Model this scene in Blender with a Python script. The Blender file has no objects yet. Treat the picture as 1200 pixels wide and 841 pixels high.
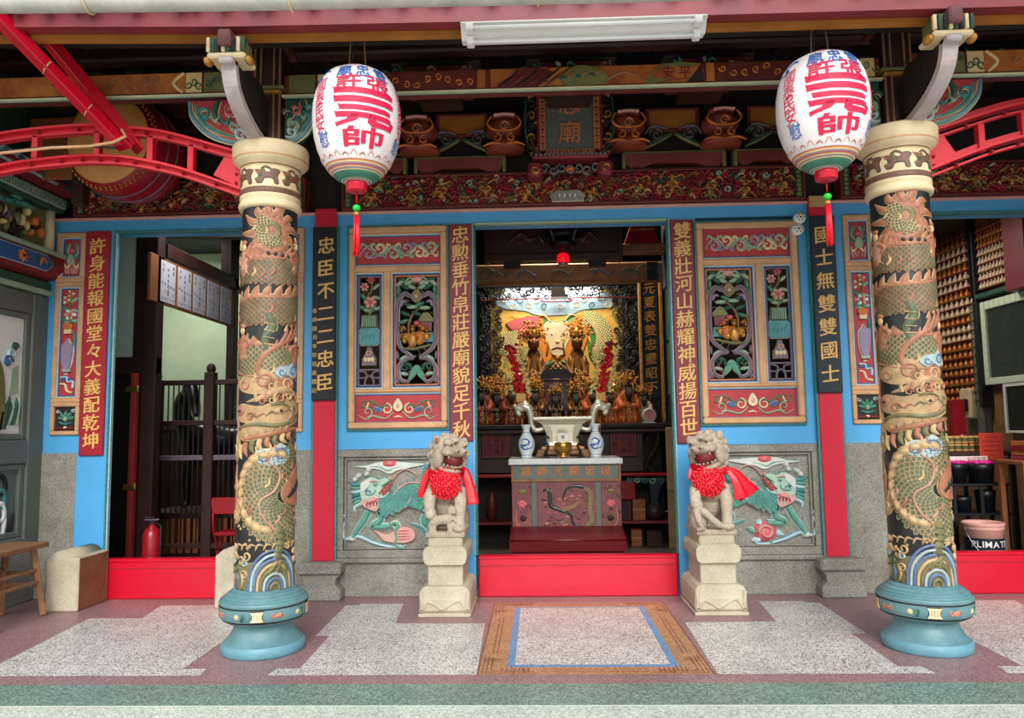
import bpy, bmesh, math, random
from math import sin, cos, pi, sqrt, radians
from mathutils import Vector, Matrix
from mathutils.geometry import tessellate_polygon

SC = bpy.context.scene
COL = SC.collection
# ------------------------------------------------------------------ camera
cam_data = bpy.data.cameras.new('camera')
cam_data.sensor_width = 36.0
cam_data.lens = 26.4
cam_data.clip_start = 0.05
cam = bpy.data.objects.new('camera', cam_data)
COL.objects.link(cam)
RR = Vector((0.99929678, 0.03481222, -0.01393005))
UU = Vector((0.01706059, -0.09131211, 0.99567617))
FF = Vector((-0.03338972, 0.99521365, 0.09184181))
cam.matrix_world = Matrix(((RR.x, UU.x, -FF.x, -0.3442), (RR.y, UU.y, -FF.y, -7.2), (RR.z, UU.z, -FF.z, 1.565), (0, 0, 0, 1)))
SC.camera = cam
# ------------------------------------------------------------------ light
SC.view_settings.view_transform = 'Standard'
SC.view_settings.look = 'None'
SC.view_settings.gamma = 1.0
SC.view_settings.use_curve_mapping = False
SC.view_settings.exposure = 0.72
world = bpy.data.worlds.new('overcast_sky')
SC.world = world
world.use_nodes = True
wn = world.node_tree
wn.nodes.clear()
wo = wn.nodes.new('ShaderNodeOutputWorld')
bg = wn.nodes.new('ShaderNodeBackground')
tc = wn.nodes.new('ShaderNodeTexCoord')
sp = wn.nodes.new('ShaderNodeSeparateXYZ')
rp = wn.nodes.new('ShaderNodeValToRGB')
wn.links.new(tc.outputs['Generated'], sp.inputs[0])
wn.links.new(sp.outputs['Z'], rp.inputs[0])
rp.color_ramp.elements[0].position = 0.0
rp.color_ramp.elements[0].color = (0.62, 0.66, 0.62, 1)
rp.color_ramp.elements[1].position = 0.55
rp.color_ramp.elements[1].color = (0.93, 0.97, 1.0, 1)
wn.links.new(rp.outputs[0], bg.inputs[0])
bg.inputs[1].default_value = 0.92
wn.links.new(bg.outputs[0], wo.inputs[0])
sun_data = bpy.data.lights.new('hazy_sun', 'SUN')
sun_data.energy = 1.9
sun_data.angle = radians(34)
sun_data.color = (1.0, 0.97, 0.92)
sun = bpy.data.objects.new('hazy_sun', sun_data)
COL.objects.link(sun)
sun.rotation_euler = (radians(58), 0, radians(4))
def area(name, loc, size, power, color=(1, 1, 1), rot=(0, 0, 0), sy=None):
    d = bpy.data.lights.new(name, 'AREA')
    d.energy = power; d.size = size; d.color = color
    if sy: d.shape = 'RECTANGLE'; d.size_y = sy
    o = bpy.data.objects.new(name, d); COL.objects.link(o)
    o.location = loc; o.rotation_euler = rot
    return o
area('side_room_daylight_fill', (-5.4, 3.0, 4.3), 1.0, 25, (0.97, 1.0, 0.88))  # added fill standing in for daylight on the pale walls, not a fitting
area('side_room_panel_fill', (-4.05, 1.25, 4.2), 0.5, 12, (0.95, 1.0, 0.92))  # extra unseen fill to brighten the upper panel and the notices
area('shop_room_fill', (3.6, 1.8, 3.9), 0.8, 26, (1.0, 0.9, 0.75))  # unseen fill added to light the right room, no real fixture
area('altar_statue_fill', (-0.05, 2.75, 4.7), 0.9, 62, (1.0, 0.86, 0.66), (0, 0, 0))  # added fill that brightens the statues and hall beam, not a hanging lamp
area('screen_tube_light', (-0.08, 4.22, 3.56), 1.35, 3.2, (1.0, 0.9, 0.72), (radians(26), 0, 0), 0.08)

# ------------------------------------------------------------------ materials
def s2l(c):
    c /= 255.0
    return c / 12.92 if c <= 0.04045 else ((c + 0.055) / 1.055) ** 2.4
def lin(rgb):
    return tuple(s2l(c) for c in rgb)
def mat(name, rgb, rough=0.55, var=0.12, scale=6.0, bump=0.0, metal=0.0, bscale=None, emit=0.0, coat=0.0, second=None, trans=0.0):
    m = bpy.data.materials.new(name)
    m.use_nodes = True
    nt = m.node_tree
    b = nt.nodes['Principled BSDF']
    b.inputs['Roughness'].default_value = rough
    b.inputs['Metallic'].default_value = metal
    if coat: b.inputs['Coat Weight'].default_value = coat; b.inputs['Coat Roughness'].default_value = 0.15
    if trans: b.inputs['Transmission Weight'].default_value = trans
    c = lin(rgb)
    t = nt.nodes.new('ShaderNodeTexCoord')
    n = nt.nodes.new('ShaderNodeTexNoise')
    n.inputs['Scale'].default_value = scale
    n.inputs['Detail'].default_value = 6
    n.inputs['Roughness'].default_value = 0.65
    nt.links.new(t.outputs['Object'], n.inputs['Vector'])
    r = nt.nodes.new('ShaderNodeValToRGB')
    c2 = lin(second) if second else tuple(min(1, x * (1 + var)) for x in c)
    c1 = c if second else tuple(x * (1 - var) for x in c)
    r.color_ramp.elements[0].position = 0.35; r.color_ramp.elements[0].color = (*c1, 1)
    r.color_ramp.elements[1].position = 0.68; r.color_ramp.elements[1].color = (*c2, 1)
    nt.links.new(n.outputs['Fac'], r.inputs[0])
    nt.links.new(r.outputs[0], b.inputs['Base Color'])
    if emit:
        nt.links.new(r.outputs[0], b.inputs['Emission Color'])
        b.inputs['Emission Strength'].default_value = emit
    if bump:
        n2 = nt.nodes.new('ShaderNodeTexNoise')
        n2.inputs['Scale'].default_value = bscale or scale * 6
        n2.inputs['Detail'].default_value = 4
        nt.links.new(t.outputs['Object'], n2.inputs['Vector'])
        bp = nt.nodes.new('ShaderNodeBump')
        bp.inputs['Strength'].default_value = bump
        bp.inputs['Distance'].default_value = 0.01
        nt.links.new(n2.outputs['Fac'], bp.inputs['Height'])
        nt.links.new(bp.outputs[0], b.inputs['Normal'])
    return m
def advance(a, st, u, v, size, h, m, gap=.12, **kw):
    for ch in st:
        xs = [p[0] for p in glyph(ch, kw.get('bold', 0.01))[0]]; w = (max(xs) - min(xs)) * size
        a.text(ch, u + w / 2, v, size, h, m, **kw); u += w + gap * size
def speckle(name, base, dark, light, scale=120.0, lo=0.33, hi=0.62, rough=0.5, stain=None):
    """stone aggregate: voronoi chips of three tones over a soft large stain"""
    m = bpy.data.materials.new(name)
    m.use_nodes = True
    nt = m.node_tree
    b = nt.nodes['Principled BSDF']
    b.inputs['Roughness'].default_value = rough
    t = nt.nodes.new('ShaderNodeTexCoord')
    v = nt.nodes.new('ShaderNodeTexVoronoi')
    v.inputs['Scale'].default_value = scale
    nt.links.new(t.outputs['Object'], v.inputs['Vector'])
    s = nt.nodes.new('ShaderNodeSeparateColor')
    nt.links.new(v.outputs['Color'], s.inputs[0])
    r = nt.nodes.new('ShaderNodeValToRGB')
    e = r.color_ramp.elements
    e[0].position = lo - 0.08; e[0].color = (*lin(dark), 1)
    e[1].position = hi; e[1].color = (*lin(base), 1)
    x = e.new(lo); x.color = (*lin(base), 1)
    x = e.new(hi + 0.12); x.color = (*lin(light), 1)
    nt.links.new(s.outputs[0], r.inputs[0])
    n = nt.nodes.new('ShaderNodeTexNoise')
    n.inputs['Scale'].default_value = 2.2; n.inputs['Detail'].default_value = 8
    n.inputs['Roughness'].default_value = 0.7
    nt.links.new(t.outputs['Object'], n.inputs['Vector'])
    r2 = nt.nodes.new('ShaderNodeValToRGB')
    r2.color_ramp.elements[0].position = 0.3; r2.color_ramp.elements[0].color = (*(lin(stain) if stain else (0.78, 0.78, 0.78)), 1)
    r2.color_ramp.elements[1].position = 0.65; r2.color_ramp.elements[1].color = (1, 1, 1, 1)
    nt.links.new(n.outputs['Fac'], r2.inputs[0])
    mx = nt.nodes.new('ShaderNodeMix'); mx.data_type = 'RGBA'; mx.blend_type = 'MULTIPLY'
    mx.inputs['Factor'].default_value = 1.0
    nt.links.new(r.outputs[0], mx.inputs['A']); nt.links.new(r2.outputs[0], mx.inputs['B'])
    nt.links.new(mx.outputs['Result'], b.inputs['Base Color'])
    bp = nt.nodes.new('ShaderNodeBump'); bp.inputs['Strength'].default_value = 0.25; bp.inputs['Distance'].default_value = 0.004
    nt.links.new(s.outputs[0], bp.inputs['Height']); nt.links.new(bp.outputs[0], b.inputs['Normal'])
    return m
K = {}
K['blue'] = mat('sky_blue_paint', (78, 164, 220), 0.5, 0.07, 3, 0.1)
K['red'] = mat('red_gloss_paint', (206, 8, 44), 0.3, 0.06, 4, 0.15, coat=0.2)
K['redmatt'] = mat('red_matt_paint', (204, 14, 52), 0.55, 0.05, 3)
K['pinkred'] = mat('weathered_red_steel', (214, 34, 50), 0.42, 0.1, 4, 0.1)
K['maroon'] = mat('maroon_lacquer', (128, 38, 52), 0.5, 0.12, 3)
K['plumred'] = mat('plum_red_beam_paint', (130, 41, 51), 0.5, 0.22, 2.5, 0.2)
K['crimson'] = mat('crimson_lacquer', (160, 24, 42), 0.5, 0.1, 3)
K['black'] = mat('black_lacquer', (16, 17, 24), 0.55, 0.2, 4)
K['navy'] = mat('navy_black_lacquer', (16, 32, 48), 0.5, 0.2, 4)
K['soot'] = mat('smoke_darkened_wood', (34, 27, 25), 0.65, 0.4, 3, 0.3)
K['darkwood'] = mat('dark_brown_wood', (58, 30, 26), 0.5, 0.3, 4, 0.2)
K['redwood'] = mat('red_brown_wood', (104, 40, 32), 0.45, 0.25, 4, 0.15)
K['gold'] = mat('gilt', (200, 146, 66), 0.38, 0.3, 14, 0.1, metal=0.45)
K['goldtext'] = mat('gilt_lettering', (226, 178, 104), 0.45, 0.12, 9)
K['palegold'] = mat('pale_gold_paint', (228, 198, 138), 0.5, 0.12, 9)
K['tan'] = mat('tan_timber', (206, 158, 116), 0.55, 0.16, 5, 0.15)
K['cream'] = mat('cream_paint', (226, 206, 166), 0.5, 0.12, 5, 0.15)
K['panelred'] = mat('carving_red_ground', (178, 52, 58), 0.6, 0.15, 9)
K['deepred'] = mat('deep_red_carving', (124, 30, 34), 0.55, 0.3, 10)
K['jade'] = mat('jade_green_paint', (66, 132, 110), 0.5, 0.2, 8)
K['dgreen'] = mat('dark_green_paint', (44, 84, 66), 0.55, 0.2, 8)
K['pgreen'] = mat('pale_green_paint', (150, 176, 150), 0.55, 0.15, 8)
K['teal'] = mat('teal_trim_paint', (60, 130, 128), 0.5, 0.25, 30)
K['lblue'] = mat('pale_blue_trim', (176, 206, 216), 0.5, 0.12, 12)
K['cobalt'] = mat('cobalt_blue_paint', (50, 92, 146), 0.5, 0.2, 8)
K['mauve'] = mat('mauve_carving', (116, 100, 114), 0.55, 0.2, 9)
K['lilac'] = mat('lilac_paint', (146, 132, 160), 0.55, 0.12, 9)
K['pinkp'] = mat('pale_pink_paint', (216, 158, 150), 0.55, 0.12, 9)
K['rose'] = mat('rose_pink_paint', (206, 96, 104), 0.55, 0.12, 9)
K['white'] = mat('white_paint', (232, 232, 228), 0.45, 0.05, 6)
K['copper'] = mat('copper_orange_paint', (196, 122, 88), 0.48, 0.18, 12)
K['orange'] = mat('orange_paint', (204, 112, 44), 0.5, 0.3, 9)
K['amber'] = mat('amber_beam_paint', (192, 116, 48), 0.5, 0.0, 5, second=(140, 66, 34))
K['ochre'] = mat('ochre_board_paint', (170, 108, 40), 0.55, 0.25, 2)
K['olive'] = mat('olive_paint', (112, 112, 64), 0.55, 0.25, 9)
K['stone'] = speckle('grey_granite', (152, 149, 140), (118, 115, 107), (172, 168, 158), 190, 0.33, 0.66, rough=0.75, stain=(200, 198, 190))
K['palestone'] = speckle('pale_sandstone', (200, 190, 170), (184, 173, 153), (210, 202, 184), 220, 0.3, 0.75, 0.8, stain=(214, 210, 200))
K['lionstone'] = speckle('weathered_lion_stone', (196, 182, 164), (172, 157, 140), (208, 197, 180), 200, 0.3, 0.72, 0.85, stain=(196, 190, 182))
K['terrazzo'] = speckle('white_terrazzo', (218, 211, 206), (112, 104, 100), (234, 230, 226), 125, 0.3, 0.62, 0.36, stain=(222, 220, 218))
K['pinkterrazzo'] = speckle('pink_terrazzo', (152, 118, 120), (128, 96, 98), (172, 140, 140), 130, 0.3, 0.62, 0.4)
K['greenterrazzo'] = speckle('green_terrazzo', (110, 138, 128), (84, 112, 102), (150, 172, 162), 110, 0.3, 0.62, 0.4)
K['kerb'] = speckle('pale_kerb_terrazzo', (196, 206, 192), (160, 172, 158), (218, 226, 214), 110, 0.3, 0.62, 0.6)
K['ochreterrazzo'] = speckle('ochre_terrazzo', (186, 138, 98), (160, 112, 78), (204, 160, 118), 120, 0.3, 0.62, 0.42)
K['blueterrazzo'] = speckle('blue_terrazzo', (96, 154, 202), (76, 130, 180), (120, 172, 214), 120, 0.3, 0.62, 0.42)
K['brownline'] = speckle('brown_fret_terrazzo', (140, 84, 70), (120, 70, 60), (160, 100, 84), 120, 0.3, 0.62, 0.42)
K['hallfloor'] = speckle('dark_hall_floor', (92, 84, 78), (70, 64, 60), (110, 100, 94), 60, rough=0.5)
K['courtyard'] = speckle('courtyard_paving', (176, 172, 162), (150, 146, 138), (194, 190, 182), 40, rough=0.8)
K['turq'] = mat('turquoise_base_paint', (108, 148, 154), 0.45, 0.0, 5, 0.25, second=(82, 122, 132))
K['ltblue'] = mat('light_blue_base_paint', (100, 152, 168), 0.45, 0.1, 7, 0.2)
K['greydoor'] = mat('grey_green_door_paint', (96, 104, 98), 0.5, 0.1, 4, 0.1)
K['wallwhite'] = mat('pale_green_plaster', (206, 220, 196), 0.7, 0.08, 2)
K['steel'] = mat('steel', (150, 152, 156), 0.35, 0.1, 8, metal=0.8)
K['brass'] = mat('brass', (190, 146, 70), 0.3, 0.15, 10, metal=0.8)
K['bench'] = mat('worn_brown_bench_wood', (138, 98, 66), 0.6, 0.25, 6, 0.3)
K['rope'] = mat('rusty_wire', (120, 84, 60), 0.6, 0.2, 12)
K['gutter'] = mat('weathered_pale_gutter', (196, 196, 188), 0.6, 0.18, 4, 0.15)
K['fluor'] = mat('fluorescent_tube_glass', (240, 242, 244), 0.25, 0.02, 4)
K['lanternw'] = mat('lantern_paper_white', (238, 230, 232), 0.55, 0.03, 5)
K['lanternred'] = mat('lantern_red_ink', (214, 16, 72), 0.6, 0.05, 9)
K['lanternblue'] = mat('lantern_blue_ink', (48, 104, 178), 0.6, 0.06, 9)
K['bead'] = mat('green_bead', (24, 196, 60), 0.3, 0.05, 9)
K['silk'] = mat('red_silk', (216, 14, 36), 0.35, 0.12, 10, 0.1)
K['mouth'] = mat('dark_red_mouth_paint', (108, 26, 26), 0.6, 0.15, 9)
K['drumskin'] = mat('ochre_drum_skin', (222, 156, 88), 0.5, 0.12, 5)
K['drumred'] = mat('dark_red_drum_lacquer', (150, 18, 32), 0.3, 0.15, 5)
K['paper'] = mat('lilac_notice_paper', (214, 206, 222), 0.7, 0.03, 6)
K['ink'] = mat('black_ink', (24, 22, 26), 0.7, 0.1, 9)
K['porcelain'] = mat('white_porcelain', (222, 230, 234), 0.18, 0.03, 6)
K['porcblue'] = mat('porcelain_blue_glaze', (44, 86, 170), 0.2, 0.15, 12)
K['silver'] = mat('polished_pewter', (228, 220, 200), 0.28, 0.05, 10, metal=0.45)
K['cushion'] = mat('dark_red_vinyl', (98, 12, 22), 0.32, 0.08, 4)
K['marble'] = mat('pale_marble', (206, 210, 206), 0.3, 0.08, 8)
K['greenslate'] = mat('grey_green_stone_band', (96, 104, 94), 0.55, 0.15, 10)
K['mauvestone'] = mat('mauve_red_carved_stone', (124, 70, 74), 0.6, 0.2, 12, 0.3)
K['robe'] = mat('orange_embroidered_robe', (214, 112, 50), 0.55, 0.0, 30, second=(176, 70, 32))
K['robebrown'] = mat('brown_gilt_robe', (120, 78, 36), 0.45, 0.3, 20, metal=0.4)
K['robered'] = mat('rust_red_robe', (150, 62, 40), 0.55, 0.25, 24)
K['robewhite'] = mat('white_yellow_robe', (222, 212, 180), 0.6, 0.1, 6)
K['skin'] = mat('dark_figurine_face', (70, 44, 32), 0.5, 0.15, 9)
K['petal'] = mat('yellow_petals', (226, 212, 138), 0.6, 0.15, 12)
K['goldpanel'] = mat('golden_screen_ground', (232, 182, 84), 0.5, 0.12, 3)
K['black2'] = mat('black_plastic', (20, 22, 26), 0.4, 0.1, 6)
K['magenta'] = mat('magenta_plastic', (214, 30, 140), 0.45, 0.06, 6)
K['bronzefig'] = mat('amber_lamp_figure', (190, 110, 52), 0.4, 0.25, 16, metal=0.3)
K['palefig'] = mat('pale_lamp_figure', (214, 186, 160), 0.4, 0.15, 16)
K['glow'] = mat('white_lamp_glow', (236, 240, 255), 0.5, 0.0, 3, emit=7.0)
K['redglow'] = mat('red_lamp_glow', (200, 10, 24), 0.4, 0.0, 3, emit=0.8)
K['warmglow'] = mat('warm_bulb_glow', (255, 226, 170), 0.4, 0.0, 3, emit=5.0)
K['plywood'] = mat('pale_plywood', (186, 150, 96), 0.6, 0.15, 4)
K['board'] = mat('brown_notice_frame', (150, 88, 48), 0.55, 0.15, 5)
K['slate'] = mat('dark_glass_board', (46, 54, 48), 0.2, 0.2, 3)
K['sign'] = mat('orange_red_sign_paper', (226, 70, 50), 0.7, 0.04, 5)
K['cbrown'] = mat('column_copper', (164, 108, 82), .5, .22, 16)
K['cgold'] = mat('column_dull_gold', (196, 166, 118), .5, .15, 16)
K['colive'] = mat('column_olive', (116, 110, 74), .5, .25, 16)
K['cgreen'] = mat('column_scale_green', (84, 96, 68), .5, .25, 16)
K['ctan'] = mat('column_tan', (176, 144, 104), .5, .2, 16)
K['cpink'] = mat('column_dusty_pink', (186, 136, 116), .5, .15, 16)
K['cblue'] = mat('column_grey_blue', (92, 112, 150), .5, .2, 16)
K['cpale'] = mat('column_pale_blue', (160, 180, 184), .5, .15, 16)
K['cblack'] = mat('column_black', (34, 36, 38), .38, .2, 6)
K['qgreen'] = mat('relief_jade', (92, 156, 136), .6, .2, 14)
K['qteal'] = mat('relief_teal', (78, 142, 146), .6, .2, 14)
K['qpink'] = mat('relief_pink', (206, 160, 150), .6, .15, 14)
K['qwhite'] = mat('relief_white', (206, 208, 200), .6, .1, 10)
K['armred'] = mat('bracket_dull_red', (120, 70, 74), .55, .2, 8)
K['armpale'] = mat('bracket_pale_mauve', (186, 172, 172), .55, .15, 8)
K['railred'] = mat('rail_dull_red', (122, 52, 46), .5, .25, 5)
K['lotusred'] = mat('lotus_copper_red', (140, 62, 44), .4, .25, 8)
K['darkgold'] = mat('aged_gilt', (158, 108, 48), .42, .35, 14, metal=.4)
K['tarnish'] = mat('tarnished_silver_carving', (92, 92, 90), .4, .3, 12, metal=.3)
K['beadgold'] = mat('bright_bead_gold', (228, 170, 66), .38, .2, 30, metal=.15)
K['qmouth'] = mat('relief_dull_red', (150, 62, 60), .6, .15, 12)
K['qpale'] = mat('relief_pale_green', (170, 196, 178), .6, .12, 12)
K['edge'] = mat('pale_edge_strip', (190, 200, 190), .6, .08, 9)
K['brick'] = mat('dull_red_post_paint', (168, 50, 42), .55, .12, 6)
K['sgreen'] = mat('screen_dragon_green', (56, 140, 70), .5, .2, 14)
K['sorange'] = mat('screen_dragon_orange', (224, 136, 44), .5, .2, 14)
K['horse'] = mat('black_bronze', (18, 18, 22), 0.28, 0.2, 6)

# ------------------------------------------------------------------ mesh builder
class MB:
    def __init__(s):
        s.v = []; s.f = []; s.m = []; s.sm = []; s.mats = []
    def mi(s, m):
        if m not in s.mats: s.mats.append(m)
        return s.mats.index(m)
    def add(s, vs, fs, m, smooth=False):
        b = len(s.v); k = s.mi(m)
        s.v.extend([tuple(p) for p in vs])
        for f in fs:
            s.f.append([i + b for i in f]); s.m.append(k); s.sm.append(smooth)
        return s
    def box(s, x0, x1, y0, y1, z0, z1, m, ch=0.0, M=None):
        lo = (min(x0, x1), min(y0, y1), min(z0, z1)); hi = (max(x0, x1), max(y0, y1), max(z0, z1))
        if ch <= 0:
            vs = [(hi[0] if i & 1 else lo[0], hi[1] if i & 2 else lo[1], hi[2] if i & 4 else lo[2]) for i in range(8)]
            fs = [(0, 2, 3, 1), (4, 5, 7, 6), (0, 1, 5, 4), (2, 6, 7, 3), (0, 4, 6, 2), (1, 3, 7, 5)]
        else:
            ch = min(ch, 0.45 * min(hi[i] - lo[i] for i in range(3)))
            vs = []; idx = {}
            for c in range(8):
                for a in range(3):
                    p = []
                    for ax in range(3):
                        up = c >> ax & 1
                        e = hi[ax] if up else lo[ax]
                        if ax != a: e += -ch if up else ch
                        p.append(e)
                    idx[c, a] = len(vs); vs.append(tuple(p))
            fs = []
            for a in range(3):
                o = [x for x in range(3) if x != a]
                for sgn in (0, 1):
                    cs = [(sgn << a) | (i << o[0]) | (j << o[1]) for i, j in ((0, 0), (1, 0), (1, 1), (0, 1))]
                    fs.append([idx[c, a] for c in cs])
                for i in (0, 1):
                    for j in (0, 1):
                        c0 = (i << o[0]) | (j << o[1]); c1 = c0 | (1 << a)
                        fs.append([idx[c0, o[0]], idx[c0, o[1]], idx[c1, o[1]], idx[c1, o[0]]])
            for c in range(8): fs.append([idx[c, 0], idx[c, 1], idx[c, 2]])
        if M: vs = [M @ Vector(p) for p in vs]
        return s.add(vs, fs, m)
    def tube(s, pts, r, m, seg=8, caps=True):
        pts = [Vector(p) for p in pts]; n = len(pts)
        rs = r if isinstance(r, (list, tuple)) else [r] * n
        vs = []; nrm = None
        for i, p in enumerate(pts):
            t = (pts[min(i + 1, n - 1)] - pts[max(i - 1, 0)]).normalized()
            if nrm is None:
                nrm = t.orthogonal().normalized()
            else:
                nrm = (nrm - t * nrm.dot(t))
                nrm = nrm.normalized() if nrm.length > 1e-6 else t.orthogonal().normalized()
            bn = t.cross(nrm)
            for k in range(seg):
                a = 2 * pi * k / seg
                vs.append(p + (nrm * cos(a) + bn * sin(a)) * rs[i])
        fs = []
        for i in range(n - 1):
            for k in range(seg):
                k2 = (k + 1) % seg
                fs.append((i * seg + k, i * seg + k2, (i + 1) * seg + k2, (i + 1) * seg + k))
        s.add(vs, fs, m, True)
        if caps:
            b = len(s.v) - len(vs); k = s.mi(m)
            s.f.append([b + i for i in range(seg)][::-1]); s.m.append(k); s.sm.append(False)
            s.f.append([b + (n - 1) * seg + i for i in range(seg)]); s.m.append(k); s.sm.append(False)
        return s
    def lathe(s, prof, c, m, seg=32, M=None, smooth=True, a0=0.0, a1=2 * pi):
        vs = []; full = abs(a1 - a0 - 2 * pi) < 1e-6
        ns = seg if full else seg + 1
        for r, z in prof:
            for k in range(ns):
                a = a0 + (a1 - a0) * k / seg
                p = Vector((r * cos(a), r * sin(a), z))
                if M: p = M @ p
                vs.append(p + Vector(c))
        fs = []
        for i in range(len(prof) - 1):
            for k in range(seg):
                k2 = (k + 1) % ns
                fs.append((i * ns + k, i * ns + k2, (i + 1) * ns + k2, (i + 1) * ns + k))
        return s.add(vs, fs, m, smooth)
    def ball(s, c, r, m, seg=12, rings=8, M=None):
        rx, ry, rz = r if isinstance(r, (list, tuple)) else (r, r, r)
        vs = []; fs = []
        c = Vector(c)
        def T(p):
            p = Vector(p)
            return c + ((M @ p) if M else p)
        vs.append(T((0, 0, -rz)))
        for i in range(1, rings):
            t = -pi / 2 + pi * i / rings
            for k in range(seg):
                a = 2 * pi * k / seg
                vs.append(T((rx * cos(t) * cos(a), ry * cos(t) * sin(a), rz * sin(t))))
        vs.append(T((0, 0, rz)))
        for k in range(seg): fs.append((0, 1 + (k + 1) % seg, 1 + k))
        for i in range(rings - 2):
            for k in range(seg):
                k2 = (k + 1) % seg
                fs.append((1 + i * seg + k, 1 + i * seg + k2, 1 + (i + 1) * seg + k2, 1 + (i + 1) * seg + k))
        L = len(vs) - 1; b = 1 + (rings - 2) * seg
        for k in range(seg): fs.append((b + k, b + (k + 1) % seg, L))
        return s.add(vs, fs, m, True)
    def quad(s, a, b, c, d, m): return s.add([a, b, c, d], [(0, 1, 2, 3)], m)
    def prism(s, poly, y0, y1, m, ax='y', M=None):
        """extrude a 2-D outline; ax is the axis of extrusion"""
        def T(p, t):
            q = (p[0], t, p[1]) if ax == 'y' else ((t, p[0], p[1]) if ax == 'x' else (p[0], p[1], t))
            return M @ Vector(q) if M else q
        n = len(poly)
        vs = [T(p, y0) for p in poly] + [T(p, y1) for p in poly]
        fs = [(i, (i + 1) % n, n + (i + 1) % n, n + i) for i in range(n)]
        tris = tessellate_polygon([[Vector((p[0], p[1], 0)) for p in poly]])
        fs += [tuple(t) for t in tris] + [tuple(n + i for i in t) for t in tris]
        return s.add(vs, fs, m)

SEEN = {}
def uname(n): return n
def build(name, mb, parent=None, origin=None, bevel=0.0, recalc=True, **props):
    me = bpy.data.meshes.new(name)
    off = Vector(origin) if origin is not None else (Vector(parent['_base']) if parent is not None and '_base' in parent else Vector((0, 0, 0)))
    vs = [Vector(p) - off for p in mb.v]
    me.from_pydata([tuple(p) for p in vs], [], mb.f)
    for m in mb.mats: me.materials.append(m)
    me.polygons.foreach_set('material_index', mb.m)
    me.polygons.foreach_set('use_smooth', mb.sm)
    me.update()
    if recalc:
        bm = bmesh.new(); bm.from_mesh(me)
        bmesh.ops.recalc_face_normals(bm, faces=bm.faces)
        bm.to_mesh(me); bm.free()
    o = bpy.data.objects.new(name, me)
    COL.objects.link(o)
    if parent is not None:
        o.parent = parent; o['_base'] = tuple(off)
    else:
        o.location = off; o['_base'] = tuple(off)
    if bevel:
        b = o.modifiers.new('bevel', 'BEVEL'); b.width = bevel; b.segments = 2; b.limit_method = 'ANGLE'
    for k, v in props.items(): o[k] = v
    return o
def tag(o, label=None, cat=None, group=None, kind=None):
    if label: o['label'] = label
    if cat: o['category'] = cat
    if group: o['group'] = group
    if kind: o['kind'] = kind
    return o
def thing(name, label, cat, loc=(0, 0, 0), group=None, kind=None):
    o = bpy.data.objects.new(name, None)
    o.empty_display_size = 0.1
    COL.objects.link(o)
    o.location = loc; o['_base'] = tuple(loc)
    return tag(o, label, cat, group, kind)
def kids(o): return [x for x in COL.objects if x.parent is o]
def copy_tree(o, parent=None, KIDS=None):
    c = o.copy(); COL.objects.link(c)
    if parent is not None: c.parent = parent
    for ch in kids(o): copy_tree(ch, c)
    return c
def dup(o, loc, label=None, rotz=None):
    ks = kids(o)
    c = copy_tree(o); c.location = loc
    if rotz is not None: c.rotation_euler = (0, 0, rotz)
    if label: c['label'] = label
    return c

# ------------------------------------------------------------------ relief art: 2-D drawing carried onto a surface
GL = {}
def glyph(ch, bold=0.0):
    key = (ch, bold)
    if key in GL: return GL[key]
    c = bpy.data.curves.new('glyph', 'FONT'); c.body = ch; c.offset = bold; c.resolution_u = 3
    o = bpy.data.objects.new('glyph', c); COL.objects.link(o)
    bpy.context.view_layer.update()
    dg = bpy.context.evaluated_depsgraph_get()
    me = o.evaluated_get(dg).to_mesh()
    vs = [(v.co.x, v.co.y) for v in me.vertices]; fs = [tuple(p.vertices) for p in me.polygons]
    o.evaluated_get(dg).to_mesh_clear()
    bpy.data.objects.remove(o); bpy.data.curves.remove(c)
    GL[key] = (vs, fs)
    return GL[key]
def crom(pts, n=6, closed=False):
    pts = [tuple(p) for p in pts]; N = len(pts); out = []
    if N < 3 and not closed:
        a, b = pts[0], pts[-1]
        return [tuple(a[k] + (b[k] - a[k]) * i / n for k in range(len(a))) for i in range(n + 1)]
    rng = range(N if closed else N - 1)
    for i in rng:
        if closed: p0, p1, p2, p3 = pts[i - 1], pts[i], pts[(i + 1) % N], pts[(i + 2) % N]
        else: p0, p1, p2, p3 = pts[max(i - 1, 0)], pts[i], pts[i + 1], pts[min(i + 2, N - 1)]
        for j in range(n):
            t = j / n
            out.append(tuple(0.5 * (2 * p1[k] + (p2[k] - p0[k]) * t + (2 * p0[k] - 5 * p1[k] + 4 * p2[k] - p3[k]) * t * t + (3 * p1[k] - p0[k] - 3 * p2[k] + p3[k]) * t ** 3) for k in range(len(p1))))
    if not closed: out.append(pts[-1])
    return out
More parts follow.
